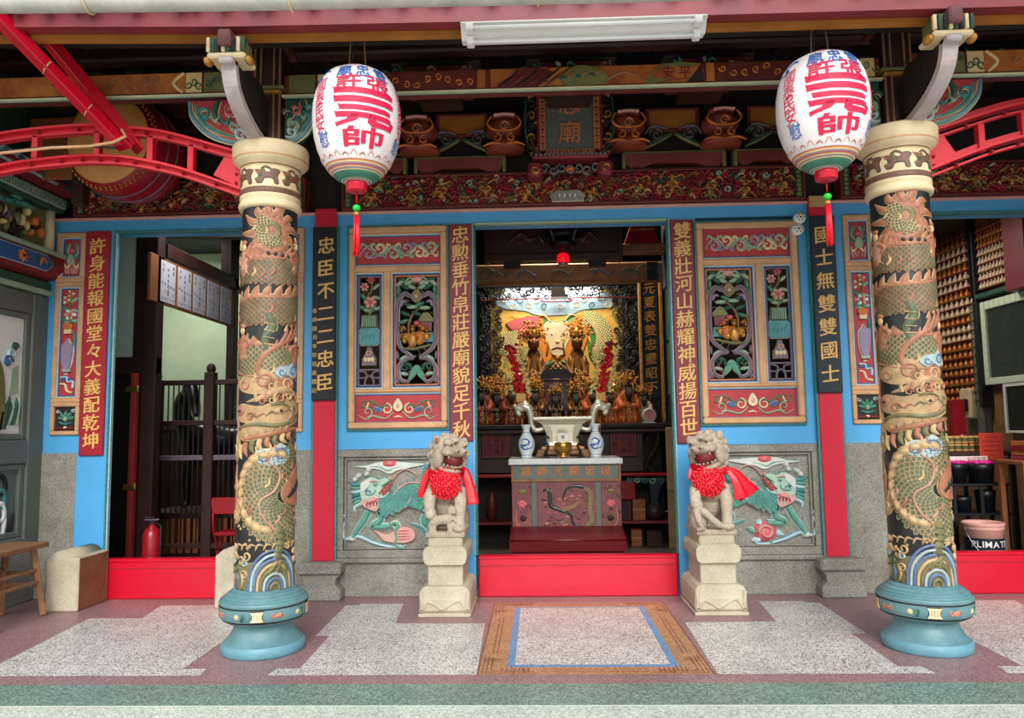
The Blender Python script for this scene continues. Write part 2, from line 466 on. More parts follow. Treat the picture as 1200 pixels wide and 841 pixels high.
class Art:
    def __init__(s, F, mb=None, grid=None):
        s.F = F; s.mb = mb or MB(); s.grid = grid
    def _put(s, vs, fs, m, smooth=True):
        s.mb.add([s.F(*p) for p in vs], fs, m, smooth)
    def stroke(s, pts, w, h, m, n=6, taper=(1, 1), h0=0.0, ol=None, closed=False, prof=None):
        P = crom(pts, n, closed)
        if closed: P.append(P[0])
        if ol: s.stroke(pts, w + 2 * ol[0], h * 0.45, ol[1], n, taper, h0, None, closed, prof)
        N = len(P); vs = []
        for i, p in enumerate(P):
            a = P[max(i - 1, 0)]; b = P[min(i + 1, N - 1)]
            if closed and i in (0, N - 1): a, b = P[-2], P[1]
            dx, dy = b[0] - a[0], b[1] - a[1]; L = sqrt(dx * dx + dy * dy) or 1
            nx, ny = -dy / L, dx / L
            t = i / (N - 1)
            k = prof(t) if prof else (taper[0] + (1 - taper[0]) * min(1, t / 0.3)) * (taper[1] + (1 - taper[1]) * min(1, (1 - t) / 0.45))
            ww = w * max(k, 0.04) / 2
            for o, hh in ((-1, 0), (-0.55, 1), (0.55, 1), (1, 0)):
                vs.append((p[0] + nx * ww * o, p[1] + ny * ww * o, h0 + hh * h * (0.4 + 0.6 * min(1, k))))
        fs = []
        for i in range(N - 1):
            for k in range(3):
                fs.append((i * 4 + k, i * 4 + k + 1, i * 4 + k + 5, i * 4 + k + 4))
        s._put(vs, fs, m)
        return s
    def spiral(s, c, r0, r1, turns, w, h, m, a0=0.0, ol=None, taper=(1, 0.3), h0=0.0):
        n = max(6, int(abs(turns) * 10))
        pts = [(c[0] + (r0 + (r1 - r0) * i / n) * cos(a0 + 2 * pi * turns * i / n), c[1] + (r0 + (r1 - r0) * i / n) * sin(a0 + 2 * pi * turns * i / n)) for i in range(n + 1)]
        return s.stroke(pts, w, h, m, 2, taper, h0, ol)
    def dome(s, u, v, ru, rv, h, m, rot=0.0, n=12, h0=0.0):
        vs = [(u, v, h0 + h)]; c, d = cos(rot), sin(rot)
        for k, hh in ((0.45, 0.9), (0.8, 0.55), (1.0, 0.0)):
            for i in range(n):
                a = 2 * pi * i / n; x, y = ru * k * cos(a), rv * k * sin(a)
                vs.append((u + x * c - y * d, v + x * d + y * c, h0 + h * hh))
        fs = [(0, 1 + i, 1 + (i + 1) % n) for i in range(n)]
        for r in (0, 1):
            for i in range(n):
                j = (i + 1) % n
                fs.append((1 + r * n + i, 1 + (r + 1) * n + i, 1 + (r + 1) * n + j, 1 + r * n + j))
        s._put(vs, fs, m)
        return s
    def poly(s, pts, h, m, ol=None, smooth=0, h0=0.0, inset=0.0):
        if smooth: pts = crom(pts, smooth, True)
        if ol:
            n = len(pts); out = []
            ar = sum(pts[i][0] * pts[(i + 1) % n][1] - pts[(i + 1) % n][0] * pts[i][1] for i in range(n))
            sg = 1 if ar > 0 else -1
            for i in range(n):
                a, b = pts[i - 1], pts[(i + 1) % n]
                dx, dy = b[0] - a[0], b[1] - a[1]; L = sqrt(dx * dx + dy * dy) or 1
                out.append((pts[i][0] + sg * dy / L * ol[0], pts[i][1] - sg * dx / L * ol[0]))
            s.poly(out, h * 0.5, ol[1], h0=h0)
        n = len(pts)
        tris = tessellate_polygon([[Vector((p[0], p[1], 0)) for p in pts]])
        if s.grid:
            s._flat([(p[0], p[1]) for p in pts], [tuple(t) for t in tris], h0 + h, m)
        else:
            s._put([(p[0], p[1], h0 + h) for p in pts], [tuple(t) for t in tris], m, False)
        s._put([(p[0], p[1], h0 + h) for p in pts] + [(p[0], p[1], h0) for p in pts], [(i, (i + 1) % n, n + (i + 1) % n, n + i) for i in range(n)], m, False)
        return s
    def _flat(s, vs, fs, h, m):
        bm = bmesh.new()
        bv = [bm.verts.new((x, y, 0)) for x, y in vs]
        for f in fs:
            if len(set(f)) < 3: continue
            try: bm.faces.new([bv[i] for i in f])
            except ValueError: pass
        for ax in (0, 1):
            xs = [p[ax] for p in vs]; g = s.grid[ax]
            if not g: continue
            x = math.ceil(min(xs) / g) * g
            while x < max(xs):
                no = (1, 0, 0) if ax == 0 else (0, 1, 0); co = (x, 0, 0) if ax == 0 else (0, x, 0)
                bmesh.ops.bisect_plane(bm, geom=bm.verts[:] + bm.edges[:] + bm.faces[:], plane_co=co, plane_no=no, dist=1e-6)
                x += g
        bm.verts.index_update()
        s._put([(v.co.x, v.co.y, h) for v in bm.verts], [tuple(v.index for v in f.verts) for f in bm.faces], m, False)
        bm.free()
    def scales(s, path, w, m, mo, size=0.03, h=0.006, h0=0.002, n=10, prof=None):
        """overlapping fish scales down a curved band"""
        P = crom(path, n); L = [0]
        for a, b in zip(P, P[1:]): L.append(L[-1] + sqrt((a[0] - b[0]) ** 2 + (a[1] - b[1]) ** 2))
        tot = L[-1]; rows = int(tot / (size * 0.62)); j = 0
        for r in range(rows):
            d = tot * (r + 0.5) / rows
            while j < len(L) - 2 and L[j + 1] < d: j += 1
            t = (d - L[j]) / max(1e-9, L[j + 1] - L[j])
            a, b = P[j], P[j + 1]
            cx, cy = a[0] + (b[0] - a[0]) * t, a[1] + (b[1] - a[1]) * t
            dx, dy = b[0] - a[0], b[1] - a[1]; q = sqrt(dx * dx + dy * dy) or 1
            dx, dy = dx / q, dy / q; nx, ny = -dy, dx
            ww = w * (prof(d / tot) if prof else 1)
            cnt = max(1, int(ww / size)); off = 0.5 * (r % 2)
            for c in range(cnt + (1 if r % 2 == 0 else 0)):
                e = (c + off) / cnt - 0.5
                if abs(e) > 0.5: continue
                ox, oy = cx + nx * ww * e, cy + ny * ww * e
                for sc, hh, mm in ((0.56, h * 0.8, mo), (0.4, h, m)):
                    rr = size * sc; vs = []
                    for k in range(7):
                        an = -pi / 2 + pi * k / 6
                        x, y = rr * cos(an) * 1.15, rr * sin(an)
                        vs.append((ox + dx * x + nx * y, oy + dy * x + ny * y, h0 + hh))
                    vs.append((ox - dx * rr * 0.8, oy - dy * rr * 0.8, h0 + hh * 0.45))
                    s._put(vs, [tuple(range(8))], mm, False)
        return s
    def text(s, ch, u, v, size, h, m, bold=0.01, sx=1.0, slant=0.0, h0=0.0, side=True):
        vs, fs = glyph(ch, bold)
        if not vs: return s
        xs = [p[0] for p in vs]; ys = [p[1] for p in vs]
        cx = (min(xs) + max(xs)) / 2
        cy = 0.36 if ord(ch[0]) > 0x2E80 else (min(ys) + max(ys)) / 2
        q = [(u + (x - cx) * size * sx, v + ((y - cy) + slant * (x - cx)) * size) for x, y in vs]
        if s.grid: s._flat(q, fs, h0 + h, m)
        else: s._put([(x, y, h0 + h) for x, y in q], fs, m, False)
        if side:
            cnt = {}
            for f in fs:
                for a, b in zip(f, f[1:] + f[:1]):
                    k = (min(a, b), max(a, b)); cnt[k] = cnt.get(k, 0) + 1
            ed = [k for k, c in cnt.items() if c == 1]; N = len(q)
            s._put([(x, y, h0 + h) for x, y in q] + [(x, y, h0) for x, y in q], [(a, b, b + N, a + N) for a, b in ed], m, False)
        return s
    def btext(s, ch, u, v, size, h, m, d=0.018, **kw):
        for k, (du, dv) in enumerate(((0, 0), (1, .3), (.4, -.8), (-.7, -.2))): s.text(ch, u + du * d * size, v + dv * d * size, size, h + .0007 * k, m, **kw)
        return s
    def vtext(s, st, u, v0, v1, size, h, m, **kw):
        n = len(st)
        for i, ch in enumerate(st):
            s.text(ch, u, v0 + (v1 - v0) * i / max(1, n - 1), size, h, m, **kw)
        return s
def plane_y(x0, y0, z0): return lambda u, v, h: (x0 + u, y0 - h, z0 + v)
def plane_x(x0, y0, z0, sgn=1): return lambda u, v, h: (x0 + sgn * h, y0 + u, z0 + v)
def cyl(cx, cy, z0, R): return lambda u, v, h: (cx + (R + h) * sin(u / R), cy - (R + h) * cos(u / R), z0 + v)
def frame_ring(mb, x0, x1, z0, z1, w, y0, y1, m, ch=0.004):
    """mitred rectangular frame in the wall plane"""
    for a, b, c, d in ((x0, x1, z0, z0 + w), (x0, x1, z1 - w, z1), (x0, x0 + w, z0 + w, z1 - w), (x1 - w, x1, z0 + w, z1 - w)):
        mb.box(a, b, y0, y1, c, d, m, ch)
# ================================================================== SETTING
def S(name, mb, label, cat, parent=None, **kw):
    o = build(name, mb, parent, **kw)
    if parent is None: tag(o, label, cat, kind='structure')
    return o
# ground beyond the porch, and the porch floor with its inlays
mb = MB(); mb.box(-14, 14, -18, -3.02, -0.5, -0.32, K['courtyard'])
S('ground', mb, 'pale paved courtyard in front of the porch step', 'ground')
mb = MB()
mb.box(-6.5, 6.5, -2.783, 0.3, -0.32, 0.0, K['pinkterrazzo'])
mb.box(-6.5, 6.5, -3.02, -2.784, -0.32, 0.0005, K['kerb'], 0.01)
mb.box(-6.5, 6.5, -2.787, -2.779, -0.01, 0.0018, K['edge'])
def inlay(pts, z, m): mb.add([(x, y, z) for x, y in pts], [tuple(t) for t in tessellate_polygon([[Vector((x, y, 0)) for x, y in pts]])], m)
def rect(x0, x1, y0, y1, z, m): inlay([(x0, y0), (x1, y0), (x1, y1), (x0, y1)], z, m)
rect(-6.5, 6.5, -2.783, -2.419, 0.001, K['greenterrazzo'])
inner = [(-2.12, -2.25), (-2.10, -2.11), (-1.95, -2.11), (-1.97, -1.33), (-2.08, -1.33), (-2.10, -0.33), (-1.98, -0.33), (-1.98, -0.27), (-1.59, -0.27), (-1.53, -0.97), (-0.80, -0.98), (-0.765, -2.25)]
outer = [(-4.05, -2.25), (-2.56, -2.25), (-2.58, -2.11), (-2.74, -2.11), (-2.74, -1.32), (-2.62, -1.32), (-2.62, -0.76), (-2.93, -0.76), (-2.93, -0.29), (-3.81, -0.29), (-3.74, -0.75), (-4.2, -0.75)]
for sgn in (1, -1):
    for pl in (inner, outer):
        inlay([(x * sgn, y) for x, y in pl], 0.0012, K['terrazzo'])
rect(-0.765, 0.745, -2.25, -0.27, 0.0014, K['ochreterrazzo'])
rect(-0.575, 0.55, -2.10, -0.45, 0.0022, K['blueterrazzo'])
rect(-0.525, 0.50, -2.055, -0.475, 0.003, K['terrazzo'])
def fret(x0, y0, x1, y1, w=0.008):
    rect(min(x0, x1) - w / 2, max(x0, x1) + w / 2, min(y0, y1) - w / 2, max(y0, y1) + w / 2, 0.0026, K['brownline'])
for cx in (-0.685, -0.655, 0.632, 0.662): fret(cx, -1.8, cx, -0.8)
for cx in (-0.76, 0.74): fret(cx, -2.25, cx, -0.27, 0.012)
for cy in (-2.2, -2.15, -0.34, -0.38): fret(-0.35, cy, 0.33, cy)
for sx in (-1, 1):
    for sy, y0 in ((1, -2.24), (-1, -0.28)):
        ox = -0.755 if sx < 0 else 0.735
        X = lambda a: ox - sx * a
        Y = lambda b: y0 + sy * b
        for k in range(3):
            d = 0.02 + k * 0.028
            fret(X(d), Y(d), X(d), Y(0.42 - d)); fret(X(d), Y(d), X(0.40 - d), Y(d))
            fret(X(0.13 + d), Y(d + 0.1), X(0.13 + d), Y(0.06)); fret(X(0.02), Y(0.25 + d), X(0.15 - d / 2), Y(0.25 + d))
        for k in range(4): fret(X(0.23 + k * 0.03), Y(0.03), X(0.23 + k * 0.03), Y(0.12))
S('floor', mb, 'porch floor of pink and white terrazzo with a green edge band and a central framed panel', 'floor')
mb = MB(); mb.box(-5.2, 5.2, 0.3, 7.0, -0.3, -0.002, K['hallfloor'])
S('floor', mb, 'dark indoor floor behind the red thresholds', 'floor')

# front wall: blue painted timbers over a granite dado
wall = MB()
B = K['blue']
for sg in (1, -1):
    def bx(a, b, z0, z1, m, y0=0.0, y1=0.07, ch=0.0): wall.box(a * sg, b * sg, y0, y1, z0, z1, m, ch)
    bx(0.95, 1.21, 0.0, 3.575, B)                       # door jamb
    bx(2.165, 2.62, 1.385, 3.575, B); bx(1.21, 2.165, 1.385, 1.58, B)
    bx(2.62, 2.9, 1.385, 1.56, B); bx(2.9, 3.17, 0.0, 3.575, B)
    bx(4.53, 4.85, 0.0, 3.575, B); bx(4.85, 5.3, 1.385, 1.56, B); bx(5.1, 5.3, 1.56, 3.575, B)
    bx(2.62, 2.66, 1.56, 3.575, B)
    # ledge under the blue sill
    wall.box(1.205 * sg, 2.29 * sg, -0.012, 0.02, 1.385, 1.40, B)
    # beaded trim round the openings
    for a, b in ((0.93, 0.95), (3.17, 3.19), (4.51, 4.53)):
        wall.box(a * sg, b * sg, -0.02, 0.06, 0.38, 3.575, K['teal'], 0.006)
        wall.box((a + (0.02 if a < 4 else -0.012)) * sg, (a + (0.032 if a < 4 else 0.0)) * sg, -0.012, 0.03, 0.38, 3.575, K['lblue'], 0.004)
    wall.box(3.17 * sg, 4.53 * sg, -0.02, 0.06, 3.553, 3.575, K['teal'], 0.006)
    # beads
    for (a, n) in ((0.94, 62), (4.52, 62)):
        for i in range(n): wall.ball((a * sg, -0.021, 0.42 + i * 3.13 / n), (0.008, 0.005, 0.022), K['teal'], 6, 4)
wall.box(-5.3, 5.3, 0.0, 0.26, 3.575, 3.70, B)
wall.box(-0.95, 0.95, -0.02, 0.06, 3.553, 3.575, K['pgreen'], 0.006)
wall.box(-5.2, 5.2, -0.03, 0.2, 3.685, 3.715, K['pinkp'], 0.008)
wallf = S('wall_front', wall, 'blue painted timber front wall framing three openings', 'wall')
# granite dado bays, each with its sunk panel
def dado(x0, x1, label):
    d = MB()
    d.box(x0, x1, 0.0, 0.24, 0.0, 0.33, K['stone'], 0.006)
    d.box(x0, x1, -0.035, 0.1, 0.315, 0.36, K['stone'], 0.012)
    d.box(x0, x1, 0.03, 0.24, 0.36, 1.385, K['stone'])
    frame_ring(d, x0, x1, 0.36, 1.385, 0.075, -0.01, 0.05, K['stone'], 0.006)
    frame_ring(d, x0 + 0.085, x1 - 0.085, 0.44, 1.30, 0.018, -0.002, 0.05, K['stone'], 0.005)
    return build('stone_dado', d, wallf)
def flatdado(x0, x1):
    d = MB(); d.box(x0, x1, -0.01, 0.24, 0.0, 1.385, K['stone'], 0.008)
    return build('stone_dado', d, wallf)
dl = dado(-2.29, -1.21, ''); dr = dado(1.21, 2.29, '')
for sg in (1, -1):
    a, b = sorted((2.52 * sg, 2.9 * sg)); flatdado(a, b)
flatdado(-5.2, -4.83); flatdado(4.83, 5.2)

# ------------------------------------------------------------------ qilin reliefs
def qilin(parent, cx, flip, pearl):
    fl = -1 if flip else 1
    a = Art(lambda u, v, h: (cx + u * fl, 0.03 - h, 0.86 + v))
    W = (K['qwhite'], K['lblue'], K['qgreen'], K['qteal'], K['qpink'], K['rose'])
    wh, lb, jd, tl, pk, rs = W
    ol = (0.006, lb)
    # cloud and sun
    a.poly([(-.34, .36), (-.2, .345), (-.1, .33), (0, .29), (.08, .32), (.2, .345), (.34, .375), (.2, .39), (.06, .40), (-.1, .40), (-.22, .37)], .02, wh, (0.004, jd), 4)
    a.stroke([(-.27, .358), (-.1, .355), (-.02, .32), (.06, .345), (.25, .37)], .014, .028, jd, 5, (.2, .2))
    a.dome(0.0, .385, .085, .04, .035, rs); a.dome(0, .39, .03, .02, .042, pk)
    # hind leg behind, tail
    a.stroke([(.25, .02), (.36, -.08), (.33, -.16), (.42, -.25), (.44, -.31)], .075, .03, jd, 6, (1, .6), ol=ol)
    a.stroke([(.30, .17), (.36, .22), (.33, .30), (.38, .36), (.43, .31), (.40, .25), (.37, .29)], .05, .05, tl, 6, (.6, .5), ol=(0.005, lb))
    for k in range(3): a.stroke([(.34 + .03 * k, .24), (.33 + .035 * k, .31), (.40, .35 - .02 * k)], .018, .06, jd, 5, (.5, .3))
    # body
    a.poly([(-.12, -.07), (-.04, -.1), (.1, -.03), (.2, -.02), (.31, -.05), (.35, .05), (.31, .17), (.22, .19), (.12, .15), (.02, .06), (-.06, .04), (-.12, .02)], .045, jd, ol, 4)
    a.scales([(-.10, -.02), (.02, .0), (.14, .08), (.24, .09), (.31, .06)], .17, tl, jd, .036, .012, .045, 8)
    a.stroke([(-.06, .055), (.03, .085), (.12, .17), (.22, .205), (.31, .19)], .022, .055, pk, 6, (.5, .5))
    for k in range(5):
        a.stroke([(.02 + .055 * k, .10 + .025 * k), (.0 + .055 * k, .16 + .025 * k)], .02, .03, tl, 4, (1, .1))
        a.dome(-.02 + .045 * k, -.10 + .02 * k, .02, .026, .05, pk)
    a.stroke([(.16, -.02), (.2, .04), (.22, .12)], .02, .06, pk, 5, (.4, .4))
    a.dome(.34, -.06, .045, .04, .05, tl); a.dome(.34, -.06, .025, .022, .06, lb)
    # fore legs
    a.stroke([(-.1, -.04), (-.08, -.14), (-.16, -.2), (-.06, -.21), (.0, -.2)], .06, .045, jd, 6, (1, .7), ol=ol)
    a.stroke([(-.2, -.06), (-.24, -.14), (-.31, -.24), (-.35, -.31)], .06, .05, jd, 6, (1, .7), ol=ol)
    a.dome(-.36, -.32, .045, .03, .05, wh)
    # chest and neck
    a.poly([(-.23, -.02), (-.12, -.06), (-.09, .02), (-.12, .09), (-.2, .06), (-.27, .03)], .05, pk, None, 4)
    for k in range(4): a.spiral((-.2 + .03 * k, .0 + .012 * k), .022, .005, 1.2, .012, .06, rs)
    # mane
    for k in range(7):
        a.stroke([(-.24, .2 - .03 * k), (-.33, .19 - .035 * k), (-.4 + .012 * k, .22 - .05 * k)], .04, .035 + .004 * (k % 2), (tl, jd, K['lblue'], K['teal'])[k % 4], 6, (1, .1))
    # head: open mouth turned up and back
    a.poly([(-.26, .05), (-.17, .04), (-.07, .06), (-.05, .1), (-.08, .13), (-.02, .2), (.01, .235), (-.04, .25), (-.1, .235), (-.16, .26), (-.22, .24), (-.27, .18)], .045, K['qpale'], (0.006, tl), 4)
    a.poly([(-.10, .105), (-.035, .095), (.0, .15), (.03, .225), (-.03, .18), (-.07, .14)], .052, K['qmouth'], (.004, pk), 3)
    a.poly([(-.27, .2), (-.22, .23), (-.17, .25), (-.18, .19), (-.23, .14), (-.26, .12)], .054, wh, (.004, tl), 3)
    a.stroke([(-.16, .075), (-.08, .07), (-.03, .085), (.0, .12)], .022, .06, wh, 5, (.6, .6), ol=(.003, pk)); a.stroke([(-.08, .165), (-.03, .2), (.03, .24)], .02, .062, jd, 5, (.4, .6), ol=(.003, pk))
    for k in range(4): a.dome(-.07 + .028 * k, .105 + .034 * k, .01, .012, .066, wh, 0, 6)
    a.stroke([(-.24, .08), (-.16, .1), (-.13, .14), (-.2, .17)], .02, .055, jd, 5, (.3, .3)); a.stroke([(-.25, .12), (-.21, .15), (-.22, .2)], .018, .055, tl, 5, (.3, .3)); a.spiral((-.2, .11), .03, .006, 1.2, .012, .06, tl)
    a.dome(-.13, .19, .042, .034, .058, jd); a.dome(-.13, .19, .024, .02, .066, wh); a.dome(-.127, .19, .013, .013, .073, K['ink'], 0, 8)
    a.stroke([(-.2, .21), (-.14, .228), (-.08, .205)], .022, .066, pk, 4, (.3, .3)); a.dome(.01, .245, .026, .02, .066, pk)
    for k in range(5): a.stroke([(-.2 + .03 * k, .03), (-.21 + .032 * k, -.01), (-.19 + .036 * k, -.035)], .018, .05, (tl, wh, jd)[k % 3], 4, (1, .1))
    for x, y in ((-.3, .27), (-.22, .29), (-.2, .33), (-.33, .24)): a.dome(x, y, .035, .028, .05, wh, .6)
    a.stroke([(.03, .23), (.08, .29), (.16, .33), (.24, .29), (.27, .24)], .012, .03, pk, 6, (1, .3))
    # scroll or pearl with ribbons
    a.stroke([(-.46, -.07), (-.42, -.14), (-.45, -.22), (-.42, -.32), (-.3, -.30), (-.15, -.36), (.02, -.4), (.12, -.39)], .035, .03, lb, 6, (.3, .5), ol=(0.005, tl))
    a.stroke([(.2, -.18), (.3, -.22), (.36, -.3), (.46, -.3), (.44, -.37), (.34, -.38)], .04, .03, tl, 6, (.3, .3), ol=(0.005, lb))
    if pearl:
        a.dome(.02, -.29, .11, .1, .05, rs); a.spiral((.02, -.29), .07, .01, 1.6, .02, .065, pk)
        for k in range(6):
            t = k * pi / 3; a.stroke([(.02 + .1 * cos(t), -.29 + .08 * sin(t)), (.02 + .18 * cos(t + .3), -.29 + .12 * sin(t + .3))], .05, .03, (jd, lb)[k % 2], 5, (1, .2), ol=(0.004, lb))
    else:
        a.poly([(-.14, -.24), (-.02, -.28), (.1, -.22), (.2, -.22), (.25, -.28), (.22, -.34), (.1, -.36), (-.04, -.34), (-.1, -.28)], .035, pk, None, 4)
        for k in range(4): a.stroke([(.06, -.25 - .025 * k), (.22, -.24 - .028 * k)], .014, .045, rs, 4, (.5, .5))
        a.stroke([(.05, -.24), (.02, -.19), (.06, -.17), (.09, -.21), (.06, -.24), (.07, -.32), (.05, -.37), (.12, -.41), (.16, -.38)], .03, .05, jd, 6, (.5, .4), ol=(0.006, wh))
    o = build('relief_panel', a.mb, parent)
    return o
qilin(dl, -1.775, False, False)
qilin(dr, 1.78, True, True)

# ------------------------------------------------------------------ ceilings, inner walls, side walls
mb = MB()
def zc(y): return 4.50 + 0.32 * (y + 2.6)
mb.add([(x, y, zc(y) + t) for t in (0.0, 0.12) for x, y in ((-6.5, -2.62), (6.5, -2.62), (6.5, 0.3), (-6.5, 0.3))], [(0, 1, 2, 3), (7, 6, 5, 4), (0, 4, 5, 1), (1, 5, 6, 2), (2, 6, 7, 3), (3, 7, 4, 0)], K['darkwood'])
for i in range(43):
    x = -6.3 + i * 0.3
    mb.add([(x + dx, y, zc(y) + dz) for dx in (-0.04, 0.04) for y in (-2.6, 0.25) for dz in (-0.09, 0.01)], [(0, 1, 3, 2), (4, 6, 7, 5), (0, 4, 5, 1), (2, 3, 7, 6), (0, 2, 6, 4), (1, 5, 7, 3)], K['soot'])
S('ceiling', mb, 'smoke darkened sloping porch ceiling of planks on rafters', 'ceiling')
mb = MB(); mb.box(-5.4, 5.4, 0.1, 7.1, 5.5, 5.6, K['soot'])
for i in range(9): mb.box(-5.3, 5.3, 0.6 + i * 0.7, 0.7 + i * 0.7, 5.38, 5.5, K['soot'])
S('ceiling', mb, 'dark inner ceiling over the halls', 'ceiling')
mb = MB(); mb.box(-6.5, 6.5, 0.12, 0.26, 3.70, 5.52, K['soot'])
mb.box(-6.5, 6.5, 0.06, 0.14, 4.62, 4.74, K['darkwood'], 0.01)
S('wall_front', mb, 'smoke darkened upper wall above the carved frieze', 'wall')
mb = MB(); mb.box(-5.3, 5.3, 7.0, 7.1, 0, 5.6, K['soot'])
S('wall_back', mb, 'dark rear wall of the inner hall', 'wall')
for sg, nm in ((-1, 'wall_left'), (1, 'wall_right')):
    mb = MB(); a, b = sorted((2.62 * sg, 2.72 * sg)); mb.box(a, b, 0.09, 7.0, 0, 5.5, K['soot'])
    S(nm, mb, ('dark timber partition on the left side of the altar hall' if sg < 0 else 'dark timber partition on the right side of the altar hall'), 'wall')

# left porch wall (seen edge on at the left border of the photograph)
XL = -5.19
mb = MB()
mb.box(XL - 0.2, XL, -2.4, 0.0, 0.0, 0.55, K['stone'], 0.01)
mb.box(XL - 0.2, XL - 0.03, -2.4, 0.0, 0.5, 2.92, K['greydoor'])
mb.box(XL - 0.2, XL, -2.4, 0.26, 2.9, 5.4, K['dgreen'])
for y0, y1, z0, z1 in ((-0.22, 0.0, 0.5, 2.92), (-1.9, -1.7, 0.5, 2.92), (-1.7, -0.22, 2.72, 2.92), (-1.7, -0.22, 1.30, 1.52), (-1.7, -0.22, 0.5, 0.62)):
    mb.box(XL - 0.06, XL + 0.02, y0, y1, z0, z1, K['greydoor'], 0.012)
for z0, z1 in ((1.52, 2.72), (0.62, 1.30)):
    for y0, y1, a, b in ((-0.29, -0.22, z0, z1), (-1.7, -0.29, z1 - 0.06, z1), (-1.7, -0.29, z0, z0 + 0.06)):
        mb.box(XL - 0.06, XL - 0.0, y0, y1, a, b, K['greydoor'], 0.01)
wl = S('wall_left', mb, 'grey green stone wall at the left end of the porch', 'wall')
a = Art(plane_x(XL - 0.03, -0.95, 2.12))
a.poly([(-.7, -.56), (.66, -.56), (.66, .56), (-.7, .56)], .006, K['white'])
for i in range(3): a.spiral((.46 + .04 * i, .12 + .07 * i), .06 - .008 * i, .01, 1.3, .028, .03, (K['cobalt'], K['lblue'], K['dgreen'])[i], ol=(.008, K['lblue']))
a.poly([(.5, -.2), (.62, -.16), (.61, .1), (.53, .06)], .012, K['pgreen'])
a.poly([(.18, -.5), (.4, -.5), (.42, -.1), (.34, .12), (.24, .1), (.14, -.2)], .03, K['olive'], (.01, K['bench']), 4)
for i in range(5): a.stroke([(.2 + .06 * i, -.5), (.26 + .05 * i, -.34), (.24 + .07 * i, -.2)], .05, .03, (K['bench'], K['dgreen'], K['pgreen'])[i % 3], 5, (1, .2))
for i in range(4): a.stroke([(.46 + .05 * i, -.46), (.52 + .04 * i, -.3), (.5 + .05 * i, -.2)], .03, .025, (K['dgreen'], K['pgreen'])[i % 2], 5, (1, .2))
tag(build('painted_relief', a.mb, wl), 'white ground relief with scrolls and rocks')
a = Art(plane_x(XL - 0.03, -0.95, 0.95))
for i in range(3): a.stroke([(.38, .2 - .12 * i), (.48, .24 - .12 * i), (.52, .12 - .12 * i), (.44, .06 - .12 * i)], .05, .02, (K['ink'], K['teal'], K['white'])[i], 5, (.4, .3))
for i in range(4): a.stroke([(.3 + .1 * i, -.32), (.36 + .08 * i, -.2), (.34 + .1 * i, -.1)], .05, .02, (K['white'], K['ink'])[i % 2], 5, (1, .2))
build('painted_relief', a.mb, wl)
# mouldings above the stone opening
m2 = MB()
m2.box(XL - 0.05, XL + 0.06, -2.4, 0.0, 2.93, 2.98, K['pgreen'], 0.01)
m2.box(XL - 0.05, XL + 0.04, -2.4, 0.0, 2.98, 3.06, K['dgreen'], 0.008)
build('moulding', m2, wl)
m2 = MB()
m2.prism([(XL - .05, 3.06), (XL + .10, 3.10), (XL + .17, 3.2), (XL + .15, 3.30), (XL - .05, 3.32)], -2.4, 0.0, K['deepred'])
m2.box(XL - .05, XL + .19, -2.4, 0.0, 3.30, 3.34, K['pgreen'], 0.008)
a = Art(lambda u, v, h: (XL + .165 + h, -0.9 + u, 3.2 + v), m2)
a.poly([(-.9, -.07), (.62, -.07), (.72, 0), (.62, .07), (-.9, .07)], .006, K['cobalt'], (.008, K['lblue']))
for i in range(8):
    t = i * pi / 4; a.stroke([(.28, 0), (.28 + .07 * cos(t), .06 * sin(t))], .03, .014, K['orange'], 3, (1, .2), .006)
a.dome(.28, 0, .02, .02, .02, K['deepred'])
for i in range(3): a.stroke([(.42 + .1 * i, -.04), (.46 + .1 * i, .04), (.52 + .1 * i, .0)], .025, .012, (K['dgreen'], K['orange'])[i % 2], 5, (.3, .3), .006)
build('flower_beam', m2, wl)
rnd = random.Random(5)
m2 = MB()
m2.box(XL - .05, XL + .03, -2.4, -0.02, 3.34, 3.80, K['olive'])
m2.tube([(XL + .06, -.1, 3.36), (XL + .06, -.1, 3.78)], .045, K['cream'], 10)
m2.box(XL - .05, XL + .14, -2.4, -.0, 3.76, 3.80, K['dgreen'], .008)
for i in range(46):
    y = -rnd.uniform(.2, 1.1); z = rnd.uniform(3.38, 3.68)
    m2.ball((XL + .05, y, z), (rnd.uniform(.03, .06), rnd.uniform(.02, .05), rnd.uniform(.02, .07)), rnd.choice([K['orange'], K['soot'], K['olive'], K['mauve'], K['palegold'], K['darkwood']]), 7, 5)
for i in range(10): m2.ball((XL + .06, -rnd.uniform(.4, 1.1), rnd.uniform(3.66, 3.76)), (.05, .08, .03), K['jade'], 7, 5)
build('carved_scene', m2, wl)
m2 = MB()
m2.box(XL - .05, XL + .16, -2.4, 0.0, 3.80, 3.90, K['pgreen'], .01)
a = Art(plane_x(XL + .16, -0.9, 3.85), m2)
for i in range(22):
    y = -.6 + i * .07
    a.stroke([(y, -.03), (y + .05, -.03), (y + .05, .03), (y + .015, .03), (y + .015, .0), (y + .035, .0)], .007, .004, K['dgreen'], 2)
build('fret_band', m2, wl)
m2 = MB()
m2.prism([(XL - .05, 3.9), (XL + .2, 3.92), (XL + .26, 4.0), (XL + .2, 4.12), (XL - .05, 4.14)], -2.4, 0.0, K['deepred'])
a = Art(lambda u, v, h: (XL + .235 + h, -0.7 + u, 4.02 + v), m2)
a.poly([(-.6, -.06), (.4, -.06), (.48, 0), (.4, .06), (-.6, .06)], .012, K['lblue'], None)
for i in range(9): a.dome(-.5 + .1 * i, .02 * (-1) ** i, .045, .035, .02, (K['deepred'], K['dgreen'], K['teal'])[i % 3], 0, 8, .012)
a.poly([(.5, -.06), (.64, -.06), (.64, .06), (.5, .06)], .02, K['dgreen'])
build('flower_beam', m2, wl)
